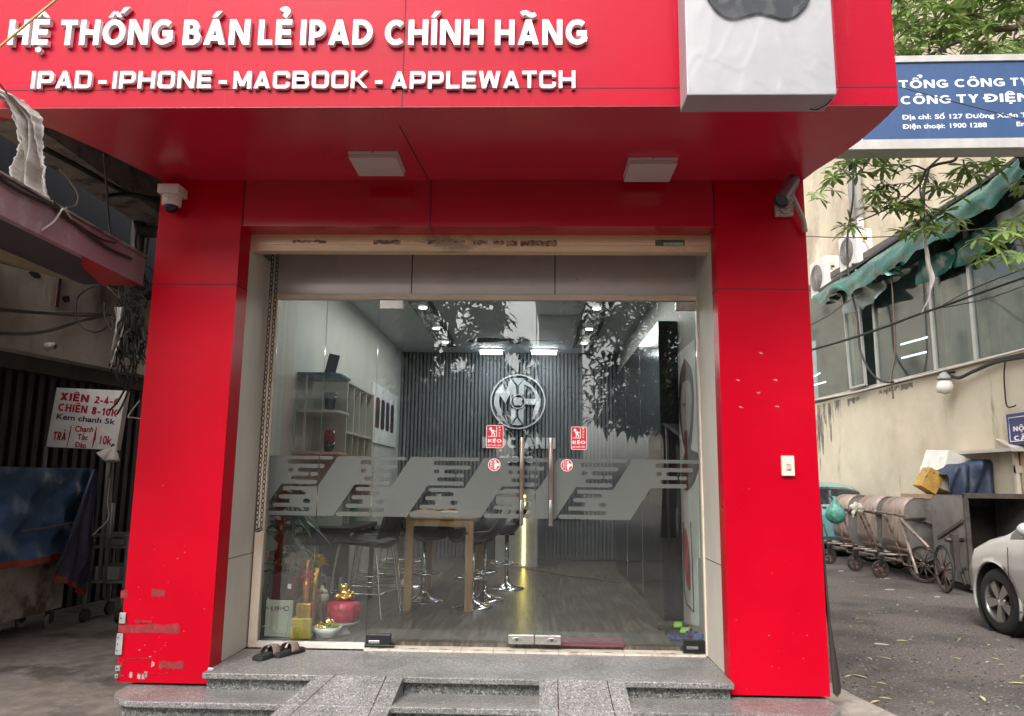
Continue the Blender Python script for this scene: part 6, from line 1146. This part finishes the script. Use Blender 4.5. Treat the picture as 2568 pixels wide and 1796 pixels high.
MB().grid(cov,44,16).build('tarp_cover',M('dull_navy_cover',(.03,.045,.085),r=.5,var=.3,sc=4,bump=.6,bs=9,c2=(.055,.075,.12),f2=(.52,.66),sc2=3),t); MB().grid(lambda a_,b_:cov(1,a_)+V((.05*b_,-.01,0)),14,1).build('red_edge',tarp_r,t,solid=.006)
MB().box(pY(2395,1240,12.9).x,pY(2540,1240,12.9).x,12.75,13.4,.0,1.2).build('load_body',M('load_dark',(.06,.055,.05),r=.8),t)
t=T('food_stall','red and white food stall with a flat roof at the right edge','stall',(8.1,12.9,0)); YK=11.9; a=pY(2510,1133,YK); b=pY(2548,1170,YK)
MB().box(a.x,a.x+2.2,YK-.25,YK+1.6,a.z,a.z+.05).build('roof',M('stall_roof',(.5,.46,.43),r=.6,var=.1),t); MB().add([(a.x+.03,YK-.2,a.z+.051),(a.x+2.2,YK-.2,a.z+.051),(a.x+2.2,YK+.6,a.z+.35),(a.x+.25,YK+.6,a.z+.25)],[(0,1,2,3)]).build('roof_sheet',M('stall_roof_sheet',(.55,.5,.42),r=.6,var=.1),t,solid=.02)
xs=pY(2546,1150,YK).x; ct=M('cream_stall_post',(.6,.54,.45),r=.5)
[MB().box(xx-.03,xx+.03,yy-.03,yy+.03,0,a.z).build('post',ct,t) for xx in (xs,xs+1.53) for yy in (YK,YK+1.43)]; z0=pY(2550,1167,YK).z; z1_=pY(2550,1135,YK).z
MB().box(xs+.031,xs+1.5,YK-.02,YK,z0,z1_).build('sign_panel',M('stall_red',(.42,.035,.04),r=.4),t); MB().box(xs-.03,xs+1.5,YK-.04,YK+.02,z0-.12,z0-.002).build('counter_rail',ct,t); mb=MB(); text(mb,'DÖNER KEBAB',V((xs+.06,YK-.0205,z0+(z1_-z0)*.38)),X_,Z_,FR,1.35,(z1_-z0)*.36,w=.2,depth=.003); mb.build('stall_lettering',stk_w,t)
MB().box(xs+.06,xs+1.5,YK+.02,YK+1.4,0,.95).build('stall_body',M('stall_white',(.5,.47,.43),r=.5,var=.1),t,bevel=.01); MB().box(xs+.031,xs+1.5,YK-.01,YK-.004,.96,z0-.121).build('stall_glass',glass,t)
fq=pY(2537,1170,12.4); MB().tube([fq+Y_*.02,fq-Y_*.05],.17,20).build('exhaust_fan',M('fan_bronze',(.14,.1,.075),r=.5),t)
# bag and rag tied to the handles
q=pY(2095,1288,11.9); t=T('plastic_bag','knotted green blue plastic bag hanging from a handcart handle','bag',tuple(q))
bgm=M('green_blue_plastic_bag',(.13,.42,.33),r=.22,var=.35,sc=16,c2=(.35,.6,.68),f2=(.52,.7),sc2=10,bump=.5,bs=18,trans=.3)
bp_=pY(2095,1286,11.9); MB().lathe([(.0,-.17),(.07,-.155),(.125,-.10),(.145,-.02),(.12,.07),(.06,.14),(.022,.2),(.035,.25)],bp_,28,wob=lambda a_,i:1+.05*math.sin(5*a_+i*2)+.04*math.sin(11*a_)).build('bag_body',bgm,t); MB().tube([bp_+Z_*.2,bp_+Z_*.27+Y_*.3],.008,6).build('bag_tie',M('dark_blue_tie',(.02,.03,.12),r=.5),t)
q=pY(2146,1273,12.15); mb=MB(); rs=random.Random(2)
for k in range(7): mb.ell(q+V((rs.uniform(-.06,.08),rs.uniform(-.02,.02),rs.uniform(-.05,.07))),(.055,.03,.04),R=rot('Y',rs.uniform(0,90)),n=9)
mb.tube(catmull([q,q+V((-.05,-.02,-.08)),q+V((-.06,-.02,-.15))],4),[.03]*6+[.015]*3,8); tag(mb.build('cloth_rag',M('white_rag',(.6,.55,.47),r=.9,bump=.5,bs=40)),'white rag tied round a handcart handle bar','rag')
# ================================================================== cars
def car(label,paint,loc,yaw,group=None):
    t=T('parked_car','','car',(0,0,0)); t['label']=label
    # x forward along the length, z up; half profile stations: (x, z_low, z_belt, z_top, half width low, half width belt, half width top)
    ST=[(-1.82,.42,.78,.84,.62,.66,.55),(-1.75,.28,.85,1.02,.74,.78,.6),(-1.55,.22,.90,1.36,.80,.82,.60),(-1.2,.2,.92,1.47,.82,.84,.60),(-.6,.2,.92,1.51,.82,.845,.60),(-.1,.2,.91,1.50,.82,.845,.60),(.3,.2,.91,1.42,.82,.845,.60),(.62,.2,.93,1.22,.82,.845,.64),(.98,.2,.93,1.005,.82,.84,.70),(1.25,.2,.88,.955,.815,.83,.66),(1.52,.21,.80,.88,.79,.80,.60),(1.70,.24,.70,.79,.72,.735,.52),(1.80,.30,.58,.67,.60,.62,.45)]
    def ring(s):
        x,zl,zb,zt_,wl,wb,wt=s; L=[(0.0,zl),(wl*.7,zl),(wl*.95,zl+.04),(wl+ (wb-wl)*.3,zl+(zb-zl)*.3),(wb*1.0,zl+(zb-zl)*.62),(wb*.985,zl+(zb-zl)*.86),(wb*.95,zb),((wb+wt)/2,(zb+zt_)/2),(wt,zt_-.035*(zt_-zb>.2)-.01),(wt*.6,zt_),(0,zt_+.012)]
        L=[(L[i][0]+(L[i+1][0]-L[i][0])*k/4,L[i][1]+(L[i+1][1]-L[i][1])*k/4) for i in range(len(L)-1) for k in range(4)]+[L[-1]]
        return [V((x,y,z)) for y,z in L]+[V((x,-y,z)) for y,z in L[-2:0:-1]]
    import itertools
    S=[]
    for i in range(len(ST)-1):
        for k in range(10):
            f=k/10; S.append(tuple(a+(b-a)*f for a,b in zip(ST[i],ST[i+1])))
    S.append(ST[-1]); R=[ring(s) for s in S]; n=len(R[0]); vs=[p for r in R for p in r]; fs=[]; mi=[]; wheels=[(1.10,.335),(-1.22,.335)]
    for p in vs:
        for wx,_ in wheels:
            d=math.hypot(p.x-wx,p.z-.33)
            if abs(p.y)>.45 and .31<d<.405: p.x=wx+(p.x-wx)*.378/d; p.z=.33+(p.z-.33)*.378/d
    mb=MB(); fa=[]; ma=[]
    for i in range(len(R)-1):
        for j in range(n):
            a=i*n+j; b=i*n+(j+1)%n; c=(i+1)*n+(j+1)%n; d=(i+1)*n+j; cen=(vs[a]+vs[b]+vs[c]+vs[d])/4
            hole=any((cen.x-wx)**2+(cen.z-.33)**2<.373**2 and abs(cen.y)>.5 for wx,_ in wheels)
            if hole: continue
            jj=j//4
            glassy=jj in (6,7,12,13) and -1.5<cen.x<.85 and cen.z>.95 or (.32<cen.x<.96 and cen.z>1.0 and jj in (8,9,10,11)) or (-1.74<cen.x<-1.4 and cen.z>1.0 and jj in (8,9,10,11))
            fa.append((a,b,c,d)); ma.append(1 if glassy else 0)
    mb.v=vs; mb.f=fa; mb.m=ma; mb.s=[True]*len(fa); mb.f.append(tuple(range(n))); mb.m.append(0); mb.s.append(False); mb.f.append(tuple(range((len(R)-1)*n,len(R)*n))); mb.m.append(0); mb.s.append(False)
    body=mb.build('body',[paint,MATS.get('car_glass') or M('car_glass',(.02,.024,.026),r=.06,spec=.8)],t)
    lips=MB(); lm=MATS.get('arch_lining') or M('arch_lining',(.012,.012,.012),r=.8)
    for wx,_ in wheels:
        for s in (-1,1):
            MB().lathe([(.375,-.02),(.375,.24),(.0,.245)],(wx,s*.79,.335),28,0,Matrix(((1,0,0),(0,0,-s),(0,s,0))),caps=False).build('arch_lining',lm,t)
            arcp=[(wx+.385*math.cos(q),s*(.812),.335+.385*math.sin(q)) for q in [PI*(-.12)+PI*1.24*k/24 for k in range(25)]]; lips.tube(arcp,.016,6)
    lips.build('arch_lip',paint,t)
    tr=MATS.get('tyre_rubber') or M('tyre_rubber',(.022,.022,.022),r=.8,bump=.3,bs=80); al=MATS.get('alloy_rim') or M('alloy_rim',(.5,.49,.46),r=.28,metal=.85,var=.05)
    for wx,r in wheels:
        for s in (-1,1):
            c=V((wx,s*.72,.322)); Rm=Matrix(((1,0,0),(0,0,s),(0,-s,0)))
            wl=MB().lathe([(.205,.085),(.26,.092),(.30,.08),(.322,.05),(.322,-.05),(.29,-.08),(.2,-.08)],c,40,0,Rm,caps=False); w_=wl.build('wheel',tr,t)
            rim=MB().lathe([(.214,.088),(.206,.05),(.2,-.05)],c,40,0,Rm,caps=False); rim.lathe([(.0,.06),(.05,.062),(.055,.03)],c,20,0,Rm,caps=False)
            for k in range(5):
                q=2*PI*k/5+.3; d=Rm@V((math.cos(q),math.sin(q),0)); e=Rm@V((-math.sin(q),math.cos(q),0)); ax_=Rm@V((0,0,1)); 
                rim.prism([(.03,-.022),(.12,-.05),(.208,-.085),(.208,.035),(.12,.03),(.03,.022)],c,d,e,ax_,.035,.07)
            rim.lathe([(.2,-.02),(.0,-.025)],c,24,1,Rm,caps=False); rim.build('rim',[al,lm],w_)
    dt=MB(); seam_=MATS['dark_seam']
    for s in (-1,1):
        dt.tube([(.78,s*.848,.30),(.80,s*.856,.6),(.80,s*.838,.88)],.004,5).tube([(-.30,s*.834,.26),(-.30,s*.855,.6),(-.32,s*.84,.88)],.004,5).tube([(-1.0,s*.835,.5),(-1.05,s*.84,.85)],.004,5).tube([(.78,s*.83,.28),(-.85,s*.83,.28)],.004,5)
    dt.build('door_gap',seam_,t)
    for s in (-1,1):
        MB().ell((.25,s*.97,1.08),(.06,.10,.07)).build('wing_mirror',paint,t); MB().tube([(.30,s*.80,1.0),(.27,s*.93,1.05)],.025,8).build('mirror_arm',lm,t)
        MB().ell((1.60,s*.60,.70),(.17,.11,.06),R=rot('Z',-s*28)).build('headlight',MATS.get('lamp_lens') or M('lamp_lens',(.55,.56,.56),r=.08,spec=.8),t)
        MB().ell((.1,s*.86,.82),(.09,.018,.014)).build('door_handle',paint,t); MB().ell((-1.72,s*.66,.86),(.06,.10,.10)).build('tail_lamp',MATS.get('tail_red') or M('tail_red',(.3,.01,.012),r=.12),t)
    MB().box(1.70,1.79,-.30,.30,.34,.44).build('grille',lm,t,bevel=.01); MB().box(1.78,1.805,-.24,.24,.46,.56).build('number_plate',stk_w,t)
    t.location=loc; t.rotation_euler=(0,0,yaw); return t
white_p=M('white_car_paint',(.44,.43,.415),r=.22,var=.03,coat=.6,spec=.5); teal_p=M('teal_car_paint',(.13,.28,.30),r=.25,var=.04,coat=.5)
car('white hatchback car cut by the right edge of the photo',white_p,(4.68+.84,8.07-1.10,0),PI/2)
car('teal car mostly hidden behind the handcarts and the red pillar',teal_p,(6.15,17.6,0),PI/2)
# ================================================================== yard litter
rs=random.Random(21); lmesh=[]
for k in range(3):
    mb=MB(); leaf_blade(mb,(0,0,.004),(1,0,.12+.1*k),Z_,.12,.034,.12,n=4,fold=.1); lmesh.append(mb)
ly=M('yellow_fallen_leaf',(.48,.44,.22),r=.6,var=.25,sc=14); lb_=M('brown_fallen_leaf',(.16,.10,.06),r=.8,var=.3,sc=14); lg_=M('green_fallen_leaf',(.20,.27,.07),r=.6,var=.2,sc=14)
pos=[(2205,1649),(2290,1652),(2505,1610),(2175,1703),(2235,1755),(2320,1763),(2175,1650),(2480,1660),(2500,1668),(2120,1700),(2213,1500),(2272,1499),(2305,1533),(2360,1482),(2130,1460),(2165,1495),(2250,1520),(2535,1630),(2530,1715),(2470,1760),(2390,1575),(2410,1655),(2150,1560),(2300,1600)]
for i in range(20): pos.append((rs.uniform(2130,2560),rs.uniform(1440,1790)))
src_=[]
for k,(mt,lab) in enumerate(((ly,'fallen yellow leaf lying on the asphalt yard'),(lb_,'dry brown leaf lying on the asphalt yard'),(lg_,'fallen green leaf lying on the asphalt yard'))):
    o=None; src_.append((mt,lab))
proto=[]
for i,(u,v) in enumerate(pos):
    k=0 if i<18 else (1 if i%4==0 else (2 if i%5==0 else 0)); p=pZ(u,v,0)
    if i<3:
        o=lmesh[i].build('fallen_leaf',src_[i][0]); proto.append(o); k=i; tag(o,src_[k][1],'leaf','fallen leaves on the yard')
    else:
        o=proto[k].copy(); COL.objects.link(o)
    s=rs.uniform(.55,1.15); o.location=(p.x,p.y,.002); o.rotation_euler=(rs.uniform(-.1,.1),rs.uniform(-.1,.1),rs.uniform(0,6.28)); o.scale=(s,s,s)
pap=M('waste_paper',(.45,.43,.40),r=.8,var=.1)
def scrap(u,v,L,Wd_,rotz,lab):
    p=pZ(u,v,0); P=[(L*.5*math.cos(a)*rs.uniform(.6,1.1),Wd_*.5*math.sin(a)*rs.uniform(.6,1.1)) for a in [2*PI*j/9 for j in range(9)]]; d=V((math.cos(rotz),math.sin(rotz),0)); n=V((-d.y,d.x,0)); mb=MB(); mb.prism(P,(p.x,p.y,.004),d,n,Z_,0,.006); tag(mb.build('paper_scrap',pap),lab,'paper scrap','paper scraps on the yard')
scrap(2208,1617,.14,.06,-.4,'white crumpled paper scrap on the asphalt beside the red pillar'); scrap(2232,1480,.17,.10,.5,'pale paper scrap on the asphalt in front of the big spoked wheel'); scrap(2225,1452,.13,.1,.3,'small pale paper scrap behind the spoked wheel paper'); scrap(2350,1498,.12,.08,.6,'flattened white scrap under the open handcart wheel'); scrap(2110,1433,.14,.1,.4,'white scrap near the castors by the pillar edge')
gr=MB()
for k in range(700):
    p=pZ(rs.uniform(2110,2568),rs.uniform(1430,1796),0); r=rs.uniform(.003,.012); gr.ell((p.x,p.y,r*.3),(r,r*.8,r*.5),rs.randint(0,1),n=6)
tag(gr.build('gravel',[M('grit_pale',(.22,.2,.185),r=.9,var=.3),M('grit_dark',(.05,.046,.044),r=.9)]),'loose grit scattered over the asphalt yard','gravel',kind='stuff')
# ================================================================== trees
bark=M('grey_brown_bark',(.10,.075,.06),r=.85,var=.3,sc=8,bump=.4,bs=20,stretch=(1,1,.4)); lfm=M('whorl_leaf',(.17,.25,.065),r=.36,var=.45,sc=2.6,trans=.4); lfm2=M('street_tree_leaf',(.045,.085,.025),r=.45,var=.4,sc=1.3,trans=.25)
def whorl(mb,c,L,rs,n=None,down=.2):
    n=n or rs.randint(6,9); a0=rs.uniform(0,6.28); ax=V((rs.uniform(-.5,.5),rs.uniform(-.6,.2),rs.uniform(.3,1))).normalized(); x=ax.orthogonal().normalized(); y=ax.cross(x)
    for k in range(n):
        a=a0+2*PI*k/n; d=x*math.cos(a)+y*math.sin(a)+ax*rs.uniform(-.1,.5)-Z_*down; leaf_blade(mb,c,d,ax,L*rs.uniform(.75,1.2),L*.30,rs.uniform(.1,.45),n=5,fold=.15,ob=True)
YT=8.4; rs=random.Random(33)
TR=T('yard_tree','tree with whorls of long green leaves around the blue company sign','tree',(7.2,8.6,0)); tk=MB()
tk.tube(catmull([(7.2,8.9,0),(7.15,8.8,2.2),(7.25,8.7,3.6),(7.0,8.6,5.0),(7.1,8.6,6.6),(7.0,8.5,8.0)],6),[.17-.004*i for i in range(31)],10)
z3=lambda x,y,d=YT:pY(1708+x/2.67,y/2.67,d)
def br(P,r0,r1): q=catmull(P,6); tk.tube(q,[r0+(r1-r0)*i/(len(q)-1) for i in range(len(q))],7)
br([V((7.05,8.6,5.4)),z3(2380,170),z3(2250,185),z3(2080,205),z3(1960,240),z3(1800,300),z3(1700,350),z3(1600,390)],.05,.014)
br([z3(2060,205),z3(1990,175),z3(1840,138),z3(1760,160),z3(1640,250)],.022,.008); br([z3(1800,300),z3(1740,350),z3(1690,385)],.018,.008); br([z3(2000,60),z3(1880,100),z3(1750,0)],.014,.006)
br([z3(2290,360),z3(2150,310),z3(2020,330),z3(1900,250)],.016,.006); br([z3(2290,330),z3(2230,250),z3(2270,160)],.014,.006)
br([V((7.2,8.7,3.9)),z3(2350,1090),z3(2296,1060),z3(2220,1030),z3(2120,1020),z3(1930,1000)],.045,.02); br([z3(1835,985),z3(1835,1070),z3(1720,1100),z3(1640,1140),z3(1600,1230),z3(1520,1310),z3(1420,1380),z3(1270,1450),z3(1190,1480)],.020,.007)
br([z3(1640,1140),z3(1560,1110),z3(1480,1140),z3(1400,1180)],.012,.005); br([z3(1890,1070),z3(1895,1150),z3(1840,1280),z3(1790,1330)],.010,.005); br([z3(1600,1230),z3(1610,1330),z3(1700,1440)],.010,.004); br([z3(1900,1160),z3(1800,1160),z3(1720,1160)],.008,.004); br([z3(1100,1000,9),z3(1130,1080,9),z3(1060,1190,9),z3(930,1230,9)],.008,.003)
br([V((7.2,8.8,3.2)),z3(2420,1560),z3(2296,1500),z3(2240,1520)],.02,.006); br([V((7.2,8.8,2.9)),z3(2500,1760),z3(2260,1640),z3(2200,1720)],.018,.005)
tk.build('trunk',bark,TR)
lv=MB()
pts=[(1060,1130),(985,1235),(925,1330),(1110,1080),(1020,1190),(1150,1090),(1200,1060),(1290,1040),(1350,1120),(1250,1270),(1300,1340),(1380,1240),(1430,1330),(1500,1370),(1560,1480),(1490,1545),(1650,1440),(1720,1260),(1810,1230),(1840,1320),(1900,1110),(1980,1120),(2060,1080),(1640,1170),(1760,1420),(1130,1490),(1100,1540),(2230,1470),(2250,1560),(1700,1560),(1830,1490),(1420,1040),(1460,1100),(1330,1290),(1270,1380),(1560,1400),(1600,1500),(1690,1500),(1540,1330),(1400,1370),(2100,1110),(1960,1170),(1180,1170),(2276,1210),(2290,1270),(1590,1160),(1480,1230)]
for x,y in pts:
    whorl(lv,z3(x,y,YT+rs.uniform(-.25,.25)),rs.uniform(.15,.2),rs); whorl(lv,z3(x+rs.uniform(-45,45),y+rs.uniform(-45,45),YT+rs.uniform(-.3,.3)),rs.uniform(.14,.19),rs)
for u,v in ((2545,560),(2500,620),(2530,660),(2475,650),(2490,600),(2560,640),(2450,600),(2455,640),(2560,590),(2520,580)): whorl(lv,pY(u,v,7.9+rs.uniform(-.2,.2)),.19,rs)
for k in range(330):
    x=rs.uniform(1400,2420); y=rs.uniform(-260,365); whorl(lv,z3(x,y,YT+rs.uniform(-.5,.9)),rs.uniform(.14,.2),rs)
lv.build('crown',lfm,TR)
# ================================================================== the street behind the photographer (seen mirrored in the glass)
def street_tree(name_label,x,y,h,r,n,seed,group='street trees mirrored in the glass'):
    rs=random.Random(seed); t=T('street_tree',name_label,'tree',(x,y,0),group); k=MB(); k.tube(catmull([(x,y,0),(x+.1,y,h*.25),(x-.1,y,h*.5),(x,y,h*.85)],5),[.22-.010*i for i in range(16)],9)
    for q in range(9): a=rs.uniform(0,6.28); z=h*rs.uniform(.3,.7); k.tube(catmull([(x,y,z),(x+r*.5*math.cos(a),y+r*.5*math.sin(a),z+h*.12),(x+r*.85*math.cos(a),y+r*.85*math.sin(a),z+h*.2)],4),[.07-.006*i for i in range(9)],6)
    k.build('trunk',bark,t); l=MB(); cl=[(V((x+r*.85*rs.uniform(-1,1),y+r*.7*rs.uniform(-1,1),h*rs.uniform(.32,1.0))),rs.uniform(.35,.8)) for _ in range(int(n/34))]
    for c,cr in cl:
        for q in range(34):
            d=V((rs.gauss(0,1),rs.gauss(0,1),rs.gauss(0,.8))).normalized()*cr*rs.random()**.4*r*.35; leaf_blade(l,c+d,(rs.uniform(-1,1),rs.uniform(-1,1),rs.uniform(-.7,.3)),Z_,rs.uniform(.26,.42),.17,.3,n=2)
    l.build('crown',lfm2,t)
street_tree('large dark street tree behind the photographer, mirrored in the right door',3.6,-9.5,9.2,2.6,6200,1); street_tree('broad street tree behind the photographer, farther right in the mirror image',6.6,-12.5,9.4,2.9,5200,2); street_tree('slim street tree across the road, mirrored above the wall emblem',-.5,-15,6.6,.9,900,3); street_tree('street tree across the road, mirrored in the left panes',-2.75,-12.7,8.4,1.9,4600,4)
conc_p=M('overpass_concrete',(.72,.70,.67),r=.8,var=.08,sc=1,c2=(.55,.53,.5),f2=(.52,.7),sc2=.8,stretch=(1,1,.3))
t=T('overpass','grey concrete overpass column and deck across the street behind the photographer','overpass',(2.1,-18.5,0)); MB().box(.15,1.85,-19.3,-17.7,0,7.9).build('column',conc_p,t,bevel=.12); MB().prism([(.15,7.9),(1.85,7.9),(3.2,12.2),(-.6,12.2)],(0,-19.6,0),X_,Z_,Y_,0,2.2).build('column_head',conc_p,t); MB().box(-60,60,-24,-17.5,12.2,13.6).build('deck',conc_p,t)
t=T('roadside_shed','grey shed with a corrugated tin roof across the street, mirrored in the left panes','shed',(-5,-11.5,0)); cm_=M('tin_roof',(.32,.31,.30),r=.45,metal=.4,var=.15,sc=3); MB().box(-8.4,-3.9,-14.5,-11.6,0,3.3).box(-12,-4.6,-21,-17.5,0,8.7).build('wall',M('shed_wall',(.3,.29,.28),r=.8,var=.15,c2=(.2,.19,.18)),t)
MB().grid(lambda a_,b_:V((-8.6+4.9*a_,-10.5-4.4*b_,3.75+1.2*b_+.035*math.sin(a_*2*PI*24))),192,2).build('roof',cm_,t,solid=.01); MB().box(-7.6,-4.6,-11.6,-11.57,1.0,2.3).build('shop_front',M('red_brown_front',(.35,.10,.07),r=.6,var=.3,sc=2),t)
for x in (-8.3,-3.8): MB().cyl((x,-10.7,0),(x,-10.7,3.75),.04,10).build('post',alu,t)
t=T('market_stall','dark roadside stall under a sloping tarpaulin, mirrored low in the right door','stall',(4.6,-4.8,0)); MB().grid(lambda a_,b_:V((2.9+3.6*a_,-3.6-2.4*b_,2.3+.5*b_-.06*math.sin(PI*a_))),14,8).build('tarp_roof',M('dark_tarp',(.06,.06,.065),r=.6,var=.2),t,solid=.01)
for x in (3.0,6.4):
    for y,z in ((-3.7,2.28),(-5.9,2.75)): MB().cyl((x,y,0),(x,y,z),.03,8).build('post',alu,t)
MB().box(3.2,6.2,-5.8,-4.6,0,.9).build('counter',M('stall_counter',(.16,.1,.08),r=.6,var=.3),t,bevel=.01)
t=T('street_house','pale two storey house row across the street behind the photographer','house',(-4,-27,0)); MB().box(-26,-2.5,-38,-31,0,7).build('wall',M('house_grey_wall',(.42,.4,.38),r=.85,var=.12,sc=.6),t)
for i in range(7):
    for j in range(2): MB().box(-23.5+2.7*i,-22+2.7*i,-31.04,-30.98,1.2+3*j,2.9+3*j).build('window',MATS['car_glass'],t)
t=T('street_house','tall tan house across the street behind the trees and overpass','house',(12,-30,0)); MB().box(8,30,-42,-34,0,8).build('wall',M('house_tan_wall',(.40,.34,.27),r=.85,var=.12,sc=.6),t)
for i in range(6):
    for j in range(2): MB().box(9.5+3*i,11+3*i,-34.04,-33.98,1.2+3*j,2.9+3*j).build('window',MATS['car_glass'],t)
t=T('end_house','grey building closing the far end of the yard','house',(3,27,0)); MB().box(-12,7.0,26,32,0,9).build('wall',wallc,t); MB().box(2.6,4.2,25.97,26.0,0,2.3).build('door',dark_sh,t)
